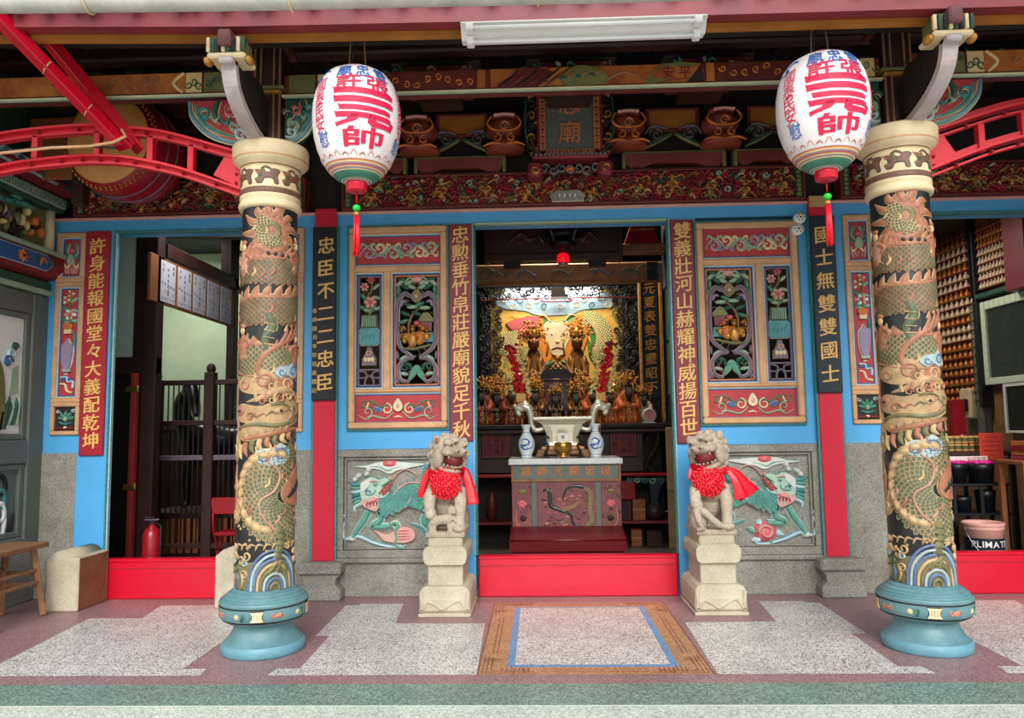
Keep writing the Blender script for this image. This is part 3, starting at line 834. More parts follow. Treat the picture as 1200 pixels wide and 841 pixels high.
mb = MB(); mb.box(5.19, 5.39, -2.4, 0.0, 0, 5.4, K['greydoor'])  # out of view; repeats the left wall and keeps side light out
S('wall_right', mb, 'unseen grey wall mirroring the left one, added to block light at the right end of the porch', 'wall')
# ================================================================== WALL FITTINGS
rnd = random.Random(11)
# red thresholds
for x0, x1, lab in ((-0.93, 0.93, 'wide red painted threshold board across the central doorway, in front of the altar'),
                    (-4.53, -3.17, 'red painted threshold board across the left doorway, under the notices'),
                    (3.17, 4.53, 'red painted threshold board across the right doorway, below the plastic bucket')):
    mb = MB()
    mb.box(x0 + 0.005, x1 - 0.005, -0.04, 0.05, 0.0, 0.375, K['red'], 0.012)
    mb.box(x0 + 0.005, x1 - 0.005, -0.045, -0.03, 0.285, 0.292, K['crimson'])
    mb.box(x0 + 0.005, x1 - 0.005, -0.047, 0.056, 0.345, 0.378, K['red'], 0.008)
    o = build('threshold_board', mb, origin=((x0 + x1) / 2, 0, 0))
    tag(o, lab, 'threshold', 'red door thresholds')
# couplet boards on the door jambs
def couplet(x0, x1, z0, z1, st, m, lab, y=-0.03, size=0.2, va=None, vb=None, lm=None, small=None, name='couplet_board', grp=None):
    t = thing(name, lab, 'board', ((x0 + x1) / 2, y, z0), grp)
    mb = MB(); mb.box(x0, x1, y, y + 0.028, z0, z1, m, 0.006)
    bd = build('board', mb, t)
    n = len(st); va = va or z1 - 0.17; vb = vb or z0 + 0.14
    for i, ch in enumerate(st):
        a = Art(plane_y((x0 + x1) / 2 + (.018 if small else 0), y, 0))
        a.btext(ch, 0, va + (vb - va) * i / (n - 1), size, 0.007, lm or K['goldtext'], bold=0.0, slant=0.12)
        build('character', a.mb, bd, recalc=False)
    if small:
        a = Art(plane_y(x0 + 0.028, y, 0))
        a.vtext(small[0], 0, small[1], small[2], small[3], 0.004, K['goldtext'], bold=0.0)
        build('inscription', a.mb, bd, recalc=False)
    return t
couplet(-1.185, -0.966, 1.45, 3.562, '忠勲垂竹帛莊嚴廟貌足千秋', K['maroon'], 'maroon couplet board on the left jamb of the central doorway, above the lion', size=0.175, va=3.45, vb=1.56, grp='maroon couplet boards')
couplet(0.966, 1.185, 1.40, 3.555, '雙義壯河山赫耀神威揚百世', K['maroon'], 'maroon couplet board on the right jamb of the central doorway, above the lion', size=0.175, va=3.44, vb=1.55, grp='maroon couplet boards')
couplet(-4.80, -4.56, 1.36, 3.575, '許身能報國堂々大義配乾坤', K['crimson'], 'bright crimson couplet board beside the left doorway, next to the flower vase carvings', size=0.17, va=3.42, vb=1.50)
# pilasters with black boards
for sg, st, lab, lab2, m in ((-1, '忠臣不二二忠臣', 'black couplet board with two columns of gold characters on the left pilaster', 'red painted wall pilaster left of the central doorway, behind the left lantern tassel', K['black']),
                             (1, '國士無雙雙國士', 'blue black couplet board with gold characters on the right pilaster, behind the right lantern tassel', 'red painted wall pilaster right of the central doorway, beneath the two small round lamps', K['navy'])):
    c = 2.395 * sg
    t = thing('wall_pilaster', lab2, 'pilaster', (c, -0.02, 0), 'red wall pilasters')
    mb = MB(); mb.box(c - 0.105, c + 0.105, -0.055, 0.1, 0.345, 3.74, K['redmatt'], 0.006)
    for s2 in (-1, 1): mb.box(c + s2 * 0.115 - 0.012, c + s2 * 0.115 + 0.012, -0.045, 0.1, 0.345, 3.57, K['teal'], 0.004)
    build('shaft', mb, t)
    mb = MB()
    mb.box(c - 0.2, c + 0.2, -0.17, 0.12, 0.0, 0.10, K['stone'], 0.012)
    mb.prism([(c - .19, .10), (c + .19, .10), (c + .15, .14), (c + .15, .2), (c + .2, .24), (c - .2, .24), (c - .15, .2), (c - .15, .14)], -0.15, 0.1, K['stone'])
    mb.box(c - 0.205, c + 0.205, -0.18, 0.12, 0.235, 0.345, K['stone'], 0.018)
    build('plinth', mb, t)
    if sg > 0:
        mb = MB(); mb.box(c - .1, c + .1, -.06, -.04, 3.64, 3.75, K['plywood'], .004); build('patch_board', mb, t)
    couplet(c - 0.115, c + 0.115, 1.855, 3.545, st, m, lab, y=-0.085, size=0.175, va=3.36, vb=2.03, small=('泰歲臘月辛卯迎進題記', 2.72, 1.95, 0.05) if sg < 0 else None, name='couplet_board')
# two small round lamps beside the right board
for z, x, lab in ((3.53, 2.19, 'upper small round white lamp beside the blue black couplet board'), (3.42, 2.165, 'lower small round white lamp, hung under the other one')):
    t = thing('round_lamp', lab, 'lamp', (x, -0.05, z), 'small round white lamps')
    mb = MB(); M_ = Matrix.Rotation(pi / 2, 3, 'X')
    mb.lathe([(0, -.03), (.045, -.03), (.055, -.01), (.055, .03), (.03, .045), (0, .046)], (x, -0.06, z), K['white'], 20, M_)
    build('lamp_shell', mb, t)
    mb = MB()
    for i in range(6):
        a = i * pi / 3; mb.ball((x + .03 * cos(a), -.108, z + .03 * sin(a)), (.009, .005, .009), K['steel'], 8, 5)
    mb.ball((x, -.11, z), (.01, .006, .01), K['ink'], 8, 5)
    build('light_dots', mb, t)

# ------------------------------------------------------------------ carved windows
def inner_border(mb, x0, x1, z0, z1, y):
    frame_ring(mb, x0 - .034, x1 + .034, z0 - .034, z1 + .034, .013, y - .022, y + .02, K['tan'], .004)
    frame_ring(mb, x0 - .022, x1 + .022, z0 - .022, z1 + .022, .012, y - .012, y + .02, K['lblue'], .003)
    frame_ring(mb, x0 - .011, x1 + .011, z0 - .011, z1 + .011, .012, y - .006, y + .02, K['cobalt'], .003)
def scroll_panel(parent, x0, x1, z0, z1, y, style, seed, name='carved_panel'):
    r = random.Random(seed)
    w, h = (x1 - x0) / 2, (z1 - z0) / 2
    mb = MB(); mb.box(x0, x1, y, y + .02, z0, z1, K['panelred'])
    a = Art(plane_y((x0 + x1) / 2, y, (z0 + z1) / 2), mb)
    if style == 'leaf':
        pts = [(-w * .95, -h * .4), (-w * .72, h * .35), (-w * .45, -h * .35), (-w * .12, h * .3), (w * .2, -h * .35), (w * .5, h * .35), (w * .78, -h * .3), (w * .95, h * .3)]
        a.stroke(pts, .02, .016, K['pgreen'], 8, (.5, .3), ol=(.003, K['cream']))
        for i, (px, pz) in enumerate(pts[1:-1]):
            d = -1 if i % 2 == 0 else 1; m1, m2 = ((K['lilac'], K['pgreen']), (K['cream'], K['lilac']), (K['pgreen'], K['cream']))[i % 3]
            a.spiral((px + .0, pz + d * h * .55), h * .42, .008, 1.15 * d, .022, .018, m1, a0=-d * pi / 2, ol=(.003, K['cream']))
            for q in (-1, 1):
                a.stroke([(px + q * .02, pz), (px + q * .06, pz - d * h * .18), (px + q * .075, pz + d * h * .2)], .024, .02, m2, 5, (.8, .1))
                a.stroke([(px + q * .03, pz + d * h * .3), (px + q * .07, pz + d * h * .5), (px + q * .085, pz + d * h * .95)], .018, .016, m1, 5, (.8, .1))
    else:
        a.poly([(0, h * .75), (w * .11, h * .1), (0, -h * .25), (-w * .11, h * .1)], .025, K['cream'], (.004, K['rose']), 4)
        a.dome(0, h * .2, .03, .04, .035, K['pinkp'])
        for s in (-1, 1):
            a.stroke([(s * w * .1, -h * .25), (s * w * .3, -h * .75), (s * w * .6, -h * .55), (s * w * .75, -h * .8), (s * w * .94, -h * .5)], .017, .018, K['pgreen'], 7, (.6, .4))
            a.stroke([(s * w * .08, -h * .1), (s * w * .22, h * .35), (s * w * .4, h * .1), (s * w * .62, h * .55), (s * w * .9, h * .5)], .017, .018, K['jade'], 7, (.6, .3))
            a.spiral((s * w * .27, -h * .05), .055, .012, 1.2 * s, .016, .018, K['cream'], a0=pi / 2)
            a.spiral((s * w * .72, -h * .25), .05, .012, -1.1 * s, .016, .018, K['pgreen'], a0=-pi / 2)
            a.poly([(s * w * .38, -h * .1), (s * w * .52, h * .1), (s * w * .58, h * .02), (s * w * .48, -h * .25)], .026, K['cobalt'], (.004, K['lblue']), 4)
            for k in range(3): a.stroke([(s * w * (.6 + .1 * k), h * .5), (s * w * (.64 + .1 * k), h * .1), (s * w * (.68 + .1 * k), h * .2)], .018, .016, (K['olive'], K['cream'], K['jade'])[k], 5, (1, .1))
        a.stroke([(-w * .1, -h * .7), (0, -h * .6), (w * .1, -h * .7)], .02, .02, K['cream'], 5, (.3, .3))
    return build(name, a.mb, parent, recalc=False)
def vase_panel(parent, x0, x1, z0, z1, y, ground, name='vase_panel'):
    """narrow panel: blossom branch in a fluted vase over plinths; ground None = openwork"""
    w, h = (x1 - x0) / 2, (z1 - z0) / 2
    mb = MB()
    if ground: mb.box(x0, x1, y, y + .02, z0, z1, ground)
    a = Art(plane_y((x0 + x1) / 2, y, (z0 + z1) / 2), mb)
    P = lambda u, v: (u * w, v * h)
    if not ground:
        for s in (-1, 1): a.stroke([P(s * .93, -.98), P(s * .93, .98)], .02, .02, K['mauve'], 3)
        for v in (-.98, -.7, .98): a.stroke([P(-.95, v), P(.95, v)], .02, .02, K['mauve'], 3)
    g = ground
    # flowers
    a.stroke([P(0, .28), P(.1, .45), P(-.2, .6), P(.2, .75), P(.1, .93)], .016, .02, K['olive'], 6)
    a.stroke([P(0, .3), P(-.4, .5), P(-.5, .75)], .014, .018, K['olive'], 6, (1, .4)); a.stroke([P(0, .3), P(.5, .45), P(.55, .6)], .014, .018, K['olive'], 6, (1, .4))
    for (u, v, m, rr) in ((0.05, .52, K['pinkp'], .05), (-.45, .8, K['pinkp'] if not g else K['orange'], .035), (.1, .92, K['rose'] if not g else K['orange'], .03)):
        for k in range(6): a.dome(u * w + rr * .8 * cos(k * pi / 3), v * h + rr * .8 * sin(k * pi / 3), rr * .55, rr * .42, .025, m if not g or k % 2 else K['white'], k * pi / 3, 8)
        a.dome(u * w, v * h, rr * .4, rr * .4, .036, K['rose'], 0, 8)
    for (u, v, d) in ((.6, .4, .3), (-.6, .42, 2.6), (.55, .8, .7), (-.55, .62, 2.2), (.6, .6, -.3), (-.2, .37, 2.9), (.3, .38, .2)):
        a.dome(u * w, v * h, .045, .018, .022, (K['pgreen'], K['jade'])[int(v * 50) % 2], d, 8)
    # vase
    vm = K['lilac'] if g else K['pgreen']
    if g:
        a.poly([P(-.45, .16), P(.45, .16), P(.45, .24), P(-.45, .24)], .03, K['cream']); a.poly([P(-.35, .24), P(.35, .24), P(.6, .32), P(0, .36), P(-.6, .32)], .03, K['orange'], None, 3)
        a.poly([P(-.6, -.08), P(-.3, -.02), P(0, .06), P(.3, -.02), P(.75, -.06), P(.55, -.38), P(.25, -.5), P(-.25, -.5), P(-.6, -.36)], .035, K['lilac'], (.006, K['white']), 3)
        a.stroke([P(.65, .2), P(.8, .0), P(.7, -.2)], .03, .02, K['jade'], 5, (.4, .2))
        a.poly([P(-.5, -.5), P(.5, -.5), P(.5, -.56), P(-.5, -.56)], .03, K['pgreen'])
        a.stroke([P(-.8, -.66), P(0, -.66), P(.1, -.74), P(.75, -.74), P(.75, -.86)], .02, .02, K['lblue'], 4)
        a.stroke([P(-.8, -.78), P(-.2, -.8), P(.1, -.92), P(.8, -.95)], .02, .02, K['cream'], 4)
        a.stroke([P(-.7, -.7), P(.7, -.7)], .03, .012, K['cobalt'], 3)
        a.stroke([P(-.3, -.6), P(.2, -.6)], .016, .02, K['cream'], 3)
    else:
        a.poly([P(-.7, .05), P(.7, .05), P(.62, .27), P(-.62, .27)], .03, K['dgreen'], (.008, K['olive']))
        for k in range(7): a.stroke([P(-.55 + .18 * k, .07), P(-.5 + .167 * k, .26)], .012, .045, K['pgreen'], 2)
        a.poly([P(-.85, -.02), P(-.7, .04), P(.7, .04), P(.85, -.02), P(.85, -.2), P(.7, -.26), P(-.7, -.26), P(-.85, -.2)], .035, K['qteal'], (.008, K['armpale']))
        [a.stroke([P(-.6 + .3 * k, -.2), P(-.45 + .3 * k, -.1), P(-.3 + .3 * k, -.02)], .014, .042, K['teal'], 3, (.3, .3)) for k in range(4)]
        a.poly([P(-.6, -.62), P(.6, -.62), P(.55, -.5), P(.3, -.42), P(.12, -.3), P(-.12, -.3), P(-.3, -.42), P(-.55, -.5)], .03, K['mauve'], (.006, K['olive']))
        for k in range(3): a.dome((-.3 + .3 * k) * w, -.52 * h, .025, .035, .05, K['cream'], 0, 8)
        a.spiral((0, -.42 * h), .03, .006, 1.4, .012, .05, K['pinkp'])
        for s in (-1, 1):
            a.stroke([P(s * .9, -.72), P(s * .3, -.75), P(s * .3, -.84), P(s * .9, -.84)], .018, .022, K['mauve'], 2); a.stroke([P(s * .35, -.98), P(s * .35, -.88), P(0, -.8)], .018, .022, K['mauve'], 2)
    return build(name, a.mb, parent, recalc=False)
def figure(a, u, v, s, mats, seed=0, h0=0.0, hs=1.0):
    """small standing carved figure"""
    r = random.Random(seed)
    rb, tr, sk = mats
    a.dome(u, v + .17 * s, .16 * s, .27 * s, .05 * hs, rb, r.uniform(-.15, .15), 10, h0)
    a.dome(u - .03 * s, v + .02 * s, .12 * s, .14 * s, .045 * hs, tr, 0, 9, h0)
    for d in (-1, 1): a.stroke([(u + d * .08 * s, v + .34 * s), (u + d * .2 * s, v + .26 * s), (u + d * .12 * s, v + .14 * s)], .1 * s, .06 * hs, tr if d > 0 else rb, 5, (1, .5), h0)
    a.dome(u, v + .5 * s, .07 * s, .085 * s, .065 * hs, sk, 0, 9, h0)
    a.dome(u, v + .6 * s, .09 * s, .06 * s, .055 * hs, tr, r.uniform(-.3, .3), 8, h0)
def lattice_panel(parent, x0, x1, z0, z1, y, flip):
    w, h = (x1 - x0) / 2, (z1 - z0) / 2; s_ = -1 if flip else 1
    a = Art(lambda u, v, hh: ((x0 + x1) / 2 + s_ * u, y - hh, (z0 + z1) / 2 + v))
    P = lambda u, v: (u * w, v * h)
    for s in (-1, 1): a.stroke([P(s * .95, -.97), P(s * .95, .97)], .02, .02, K['copper'], 3)
    for v in (-.98, .98): a.stroke([P(-.95, v), P(.95, v)], .02, .02, K['copper'], 3)
    rr_ = random.Random(17)
    for k in range(46):
        u, v = rr_.uniform(-.8, .8), rr_.uniform(-.9, .9); a.stroke([P(u, v), P(u + .1, v + .03), P(u + .2, v + rr_.uniform(-.06, .06))], rr_.uniform(.012, .022), .015, rr_.choice([K['dgreen'], K['mauve'], K['olive'], K['tarnish'], K['deepred'], K['armpale']]), 4, (.3, .2))
    mv = K['mauve']; ol = (.005, K['armpale'])
    # big purple bracket arch
    for s in (-1, 1):
        a.stroke([P(0, .64), P(s * .28, .62), P(s * .55, .66), P(s * .8, .52), P(s * .86, .2), P(s * .84, -.1), P(s * .72, -.3), P(s * .4, -.42), P(s * .12, -.5)], .04, .04, mv, 6, (.7, .6), ol=ol)
        a.stroke([P(s * .12, -.5), P(s * .5, -.52), P(s * .8, -.66), P(s * .75, -.86), P(s * .4, -.92), P(s * .28, -.8)], .034, .04, mv, 6, (.7, .5), ol=ol)
        a.spiral((s * .55 * w, -.66 * h), .035, .01, 1.2 * s, .02, .03, K['dgreen'])
        a.stroke([P(s * .7, .42), P(s * .6, .52), P(s * .42, .5)], .03, .035, K['lilac'], 5, (.5, .3))
        # leaf scrolls in the top corners
        for k, (u, v, d) in enumerate(((.75, .85, 2.5), (.5, .78, .6), (.8, .72, 1.6), (.35, .86, 2.8), (.62, .92, .2), (.88, .58, 1.2), (.22, .78, .4))):
            a.dome(s * u * w, v * h, .05, .022, .03, (K['pgreen'], K['dgreen'], K['jade'])[k % 3], s * d, 8)
        for k, (u, v, d) in enumerate(((.35, -.62, .6), (.86, -.45, 1.5), (.6, -.5, 2.6), (.2, -.72, .9), (.9, -.9, .8), (.55, -.78, .2))):
            a.dome(s * u * w, v * h, .045, .02, .025, (K['dgreen'], K['mauve'], K['pgreen'])[k % 3], s * d, 8)
        a.stroke([P(s * .1, .9), P(s * .3, .95), P(s * .5, .88), P(s * .78, .9)], .02, .025, K['pgreen'], 5, (.5, .2))
    a.dome(0, .92 * h, .06, .035, .045, K['pinkp']); a.dome(0, .96 * h, .04, .02, .055, K['rose'])
    a.poly([P(-.22, .6), P(0, .72), P(.22, .6), P(0, .5)], .045, K['olive'], (.006, K['pinkp']), 4); a.dome(0, .6 * h, .03, .03, .055, K['pinkp'])
    a.poly([P(-.35, -.9), P(-.18, -.7), P(0, -.64), P(.18, -.7), P(.35, -.9), P(.1, -.82), P(0, -.76), P(-.1, -.82)], .035, K['jade'], (.006, K['pgreen']), 3)
    # pine, pavilion, figures
    a.stroke([P(-.3, -.3), P(-.35, .1), P(-.1, .32), P(.2, .4)], .022, .02, K['bench'], 6, (1, .4))
    for k, (u, v) in enumerate(((-.5, .3), (-.2, .42), (.1, .46), (-.35, .45), (.35, .4), (-.6, .15), (.0, .3))):
        a.dome(u * w, v * h, .06, .022, .03, (K['dgreen'], K['pgreen'], K['jade'])[k % 3], .4 * (k % 3 - 1), 8)
    a.poly([P(.1, .18), P(.3, .3), P(.5, .3), P(.75, .18), P(.7, .15), P(.15, .15)], .035, K['olive'], (.004, K['pinkp']))
    a.poly([P(.2, -.02), P(.66, -.02), P(.66, .15), P(.2, .15)], .02, K['armred']); a.poly([P(.32, -.02), P(.52, -.02), P(.52, .1), P(.32, .1)], .024, K['deepred'])
    a.poly([P(.1, -.22), P(.75, -.22), P(.72, -.05), P(.15, -.05)], .025, K['teal'])
    a.dome(.0, .12 * h, .035, .03, .05, K['rose']); a.dome(.25 * w, .02 * h, .03, .025, .05, K['orange'])
    for k, (u, v, s) in enumerate(((-.5, -.2, .2), (-.16, -.27, .3), (.16, -.22, .26), (-.62, -.02, .13), (.46, -.18, .17))):
        figure(a, u * w, v * h, s, ((K['darkgold'], K['gold'], K['skin']), (K['gold'], K['darkgold'], K['gold']), (K['orange'], K['gold'], K['skin']))[k % 3], k, .02, .7)
    a.stroke([P(-.7, -.32), P(-.2, -.34), P(.3, -.3), P(.75, -.26)], .03, .03, K['olive'], 5, (.5, .5))
    return build('lattice', a.mb, parent, recalc=False)
def carved_window(n, x0, x1, z0, z1, flip, lab):
    """big window: x0..x1 outer; wide lattice beside the doorway, narrow vase panel outside"""
    t = thing('window_%d' % n, lab, 'window', ((x0 + x1) / 2, 0, z0), 'carved windows beside the central doorway', 'structure')
    f = MB(); T = K['tan']
    sg = -1 if flip else 1            # flip: mirrored to the right of the doorway
    cx = (x0 + x1) / 2
    X = lambda u: cx + sg * u
    def bb(u0, u1, a, b, y0=-.035, ch=.006): f.box(X(u0), X(u1), y0, .06, a, b, T, ch)
    W = (x1 - x0) / 2
    frame_ring(f, x0 - .02, x1 + .02, z0 - .02, z1 + .02, .02, -.03, .05, K['teal'], .005)
    frame_ring(f, x0, x1, z0, z1, .06, -.055, .06, T, .012)
    zt0, zt1, zm0, zm1, zb0, zb1 = 3.185, 3.455, 1.985, 3.075, 1.645, 1.90
    bb(-W + .05, W - .05, zm1 + .03, zt0 - .03); bb(-W + .05, W - .05, zb1 + .03, zm0 - .03)
    bb(-W + .05, W - .05, zt1 + .03, z1 - .05, -.02); bb(-W + .05, W - .05, z0 + .05, zb0 - .03, -.02)
    un0, un1, uw0, uw1 = -.40, -.17, -.045, .40
    bb(un1 + .03, uw0 - .03, zm0 - .03, zm1 + .03)
    bb(-W + .05, un0 - .03, zm0 - .06, zm1 + .06, -.02); bb(uw1 + .03, W - .05, zm0 - .06, zm1 + .06, -.02)
    for a, b in ((zt0, zt1), (zb0, zb1)):
        bb(-W + .05, -.41 - .03, a - .04, b + .04, -.02); bb(.41 + .03, W - .05, a - .04, b + .04, -.02)
        inner_border(f, cx - .41, cx + .41, a, b, .0)
    xa, xb = sorted((X(un0), X(un1))); inner_border(f, xa, xb, zm0, zm1, 0)
    xc, xd = sorted((X(uw0), X(uw1))); inner_border(f, xc, xd, zm0, zm1, 0)
    build('frame', f, t)
    scroll_panel(t, cx - .41, cx + .41, zt0, zt1, 0.0, 'leaf', n)
    scroll_panel(t, cx - .41, cx + .41, zb0, zb1, 0.0, 'lotus', n + 5)
    vase_panel(t, xa, xb, zm0, zm1, 0.02, None, 'vase_lattice')
    lattice_panel(t, xc, xd, zm0, zm1, 0.02, flip)
    return t
carved_window(1, -2.165, -1.21, 1.58, 3.548, False, 'tan framed carved window with openwork figures, between the left pilaster and the doorway')
carved_window(2, 1.21, 2.165, 1.58, 3.515, True, 'tan framed carved window with openwork figures, between the doorway and the right pilaster')
def narrow_window(n, x0, x1, lab, blocked):
    t = thing('window_%d' % n, lab, 'window', ((x0 + x1) / 2, 0, 1.56), 'narrow flower vase windows', 'structure')
    f = MB()
    for z0, z1 in ((3.065, 3.565), (1.875, 3.065), (1.56, 1.875)):
        frame_ring(f, x0, x1, z0, z1, .04, -.03, .05, K['tan'], .008)
        if z1 > 1.9: inner_border(f, x0 + .066, x1 - .066, z0 + .07, z1 - .07, .0)
    f.box(x0 + .02, x1 - .02, .02, .1, 1.58, 3.55, K['soot'])
    build('frame', f, t)
    c = (x0 + x1) / 2; w = (x1 - x0) / 2 - .066
    mb = MB(); mb.box(c - w, c + w, 0, .02, 3.135, 3.495, K['panelred'])
    a = Art(plane_y(c, 0, 3.315), mb)
    for s in (-1, 1):
        a.stroke([(0, -.02), (s * .05, .06), (s * .03, .14), (s * .07, .1)], .022, .02, K['jade'], 6, (.6, .3), ol=(.003, K['cream']))
        a.stroke([(0, 0), (s * .06, .0), (s * .07, .05)], .02, .02, K['teal'], 6, (.6, .3))
        a.stroke([(0, -.05), (s * .05, -.1), (s * .07, -.06)], .02, .018, K['cream'], 6, (.6, .3))
        for k in range(3): a.stroke([(s * .025 * k, -.16), (s * .03 * k, -.12), (s * (.03 * k + .015), -.1)], .014, .016, K['pinkp'], 4, (1, .3))
    a.poly([(-.035, -.06), (.035, -.06), (.02, .02), (-.02, .02)], .025, K['pgreen'], None, 3); a.dome(0, .07, .025, .03, .03, K['rose'])
    build('carved_panel', a.mb, t, recalc=False)
    vase_panel(t, c - w, c + w, 1.945, 2.995, 0.0, K['panelred'])
    mb = MB(); mb.box(x0 + .04, x1 - .04, 0, .02, 1.6, 1.835, K['soot'])
    a = Art(plane_y(c, 0, 1.717), mb)
    for k in range(5):
        t_ = pi * (.1 + .2 * k); a.dome(.05 * cos(t_), -.01 + .05 * sin(t_), .04, .018, .02, K['jade'], t_, 8)
    a.stroke([(-.07, -.03), (0, -.05), (.07, -.03)], .022, .02, K['teal'], 5, (.3, .3)); a.dome(0, .0, .022, .03, .028, K['pgreen'])
    for s in (-1, 1): a.spiral((s * .075, .075), .02, .005, 1.0 * s, .01, .012, K['lblue'])
    a.stroke([(-.09, -.09), (.09, -.09)], .02, .014, K['deepred'], 3); a.dome(0, -.085, .02, .015, .02, K['cream'])
    build('leaf_panel', a.mb, t, recalc=False)
narrow_window(3, -5.1, -4.81, 'narrow window with red flower vase carving in the far left corner of the porch', True)
narrow_window(4, 2.615, 2.90, 'narrow window with red flower vase carving just left of the right dragon column', True)
narrow_window(6, 4.81, 5.1, 'narrow window with red flower vase carving right of the right doorway', True)
narrow_window(5, -2.90, -2.615, 'narrow window with vase carving mostly hidden behind the left dragon column', True)

# ------------------------------------------------------------------ carved friezes over the lintel
def frieze(x0, x1, z0, z1, lab, seed, n):
    t = thing('carved_frieze', lab, 'frieze', ((x0 + x1) / 2, 0.0, z0), 'carved red friezes')
    r = random.Random(seed)
    mb = MB(); mb.box(x0, x1, -.01, .11, z0, z1, K['deepred'])
    build('ground_board', mb, t)
    mb = MB(); frame_ring(mb, x0, x1, z0, z1, .025, -.06, .0, K['redwood'], .006)
    for x in (x0 + .06, x1 - .06):
        mb.box(x - .035, x + .035, -.05, 0, z0 + .02, z1 - .02, K['dgreen'], .01)
        for k in range(6): mb.ball((x, -.05, z0 + .06 + k * (z1 - z0 - .12) / 5), (.025, .014, .025), K['olive'], 8, 5)
    build('border', mb, t)
    a = Art(plane_y(0, -.012, 0))
    w, h = x1 - x0, z1 - z0
    for i in range(n):
        u = x0 + .12 + (w - .24) * (i + r.random()) / n; v = z0 + h * r.uniform(.12, .88)
        k = r.random()
        m = r.choice([K['deepred'], K['crimson'], K['deepred'], K['maroon'], K['deepred'], K['crimson'], K['pgreen'], K['olive'], K['dgreen'], K['tan'], K['darkgold'], K['darkgold'], K['redwood']])
        if k < .35: a.spiral((u, v), r.uniform(.018, .036), .006, r.choice([-1, 1]) * r.uniform(.9, 1.5), r.uniform(.010, .018), .05, m, r.uniform(0, 6))
        elif k < .72:
            t_ = r.uniform(-.6, .6); L = r.uniform(.05, .10)
            a.stroke([(u, v), (u + L * .5 * cos(t_), v + L * .5 * sin(t_) + .03), (u + L * cos(t_), v + L * sin(t_))], r.uniform(.012, .028), .05, m, 4, (.3, .2))
        else: a.dome(u, v, r.uniform(.014, .034), r.uniform(.01, .022), .045, m, r.uniform(-.6, .6), 8)
    build('scrollwork', a.mb, t, recalc=False)
    nf = max(3, int(w / .36))
    for i in range(nf):
        a = Art(plane_y(0, -.03, 0))
        u = x0 + .25 + (w - .5) * (i + .3 * r.random()) / max(1, nf - 1)
        v = z0 + h * r.uniform(.15, .4)
        s = r.uniform(.20, .27)
        G = K['darkgold']
        figure(a, u, v, s, (G, K['gold'], K['gold']) if i % 3 else (G, K['orange'], K['skin']), seed + i, .0, .6)
        a.stroke([(u - .11, v + .02), (u - .04, v + .05), (u + .06, v + .03), (u + .11, v - .03)], .03, .03, G, 5, (.4, .5)); a.stroke([(u - .07, v - .05), (u, v - .02), (u + .09, v - .06)], .022, .03, (K['olive'], G, K['deepred'])[i % 3], 5, (.3, .3))
        a.stroke([(u + .03, v + .12), (u + .09, v + .15), (u + .12, v + .11)], .014, .035, K['gold'], 4)
        build('figure', a.mb, t, recalc=False)
    return t
fc = frieze(-2.24, 2.27, 3.72, 4.06, 'long carved and gilded frieze over the central doorway, below the name plaque', 3, 760)
a = Art(plane_y(-.02, -.085, 3.795))
a.poly([(-.15, -.05), (.15, -.05), (.16, .0), (.11, .05), (-.11, .05), (-.16, 0)], .03, K['stone'], (.006, K['cream']))
for i in range(4): a.stroke([(-.08 + .05 * i, .03), (-.08 + .05 * i, -.03)], .02, .04, K['white'], 3, (.3, .3))
build('scroll_tablet', a.mb, fc, recalc=False)
frieze(-4.93, -2.6, 3.72, 4.06, 'shadowed carved frieze over the left doorway, below the drum', 4, 420)
frieze(2.6, 5.15, 3.72, 4.06, 'shadowed carved frieze over the right doorway, right of the right dragon column', 6, 420)
# ------------------------------------------------------------------ bracket work above the frieze
def lotus(x, lab):
    t = thing('lotus_bracket', lab, 'bracket', (x, -.1, 4.24), 'carved lotus brackets above the frieze')
    mb = MB()
    mb.box(x - .12, x + .12, -.24, .06, 4.52, 4.60, K['lotusred'], .03)
    mb.lathe([(0.0, 4.24), (.19, 4.24), (.2, 4.27), (.15, 4.33), (.10, 4.36), (.16, 4.40), (.185, 4.45), (.16, 4.52), (.1, 4.55), (0, 4.55)], (x, -.10, 0), K['lotusred'], 16)
    build('pedestal', mb, t)
    a = Art(plane_y(x, -.275, 4.24))
    for s in (-1, 1):
        a.spiral((s * .07, .08), .045, .01, 1.1 * s, .016, .03, K['orange'], a0=pi / 2)
        a.stroke([(s * .02, .02), (s * .12, .03), (s * .2, .0)], .02, .03, K['orange'], 5, (.4, .3))
        a.stroke([(0, .15), (s * .1, .16), (s * .16, .22), (s * .12, .29)], .018, .03, K['orange'], 6, (.6, .5))
    a.spiral((0, .19), .05, .01, 1.3, .016, .035, K['copper'])
    a.stroke([(-.1, .3), (0, .31), (.1, .3)], .022, .04, K['pinkp'], 4)
    build('scroll_carving', a.mb, t, recalc=False)
for x, l in ((-1.46, 'first lotus bracket right of the left lantern'), (-.62, 'lotus bracket just left of the name plaque'), (.56, 'lotus bracket just right of the name plaque'), (1.46, 'last lotus bracket before the right lantern')):
    lotus(x, 'red brown carved ' + l)
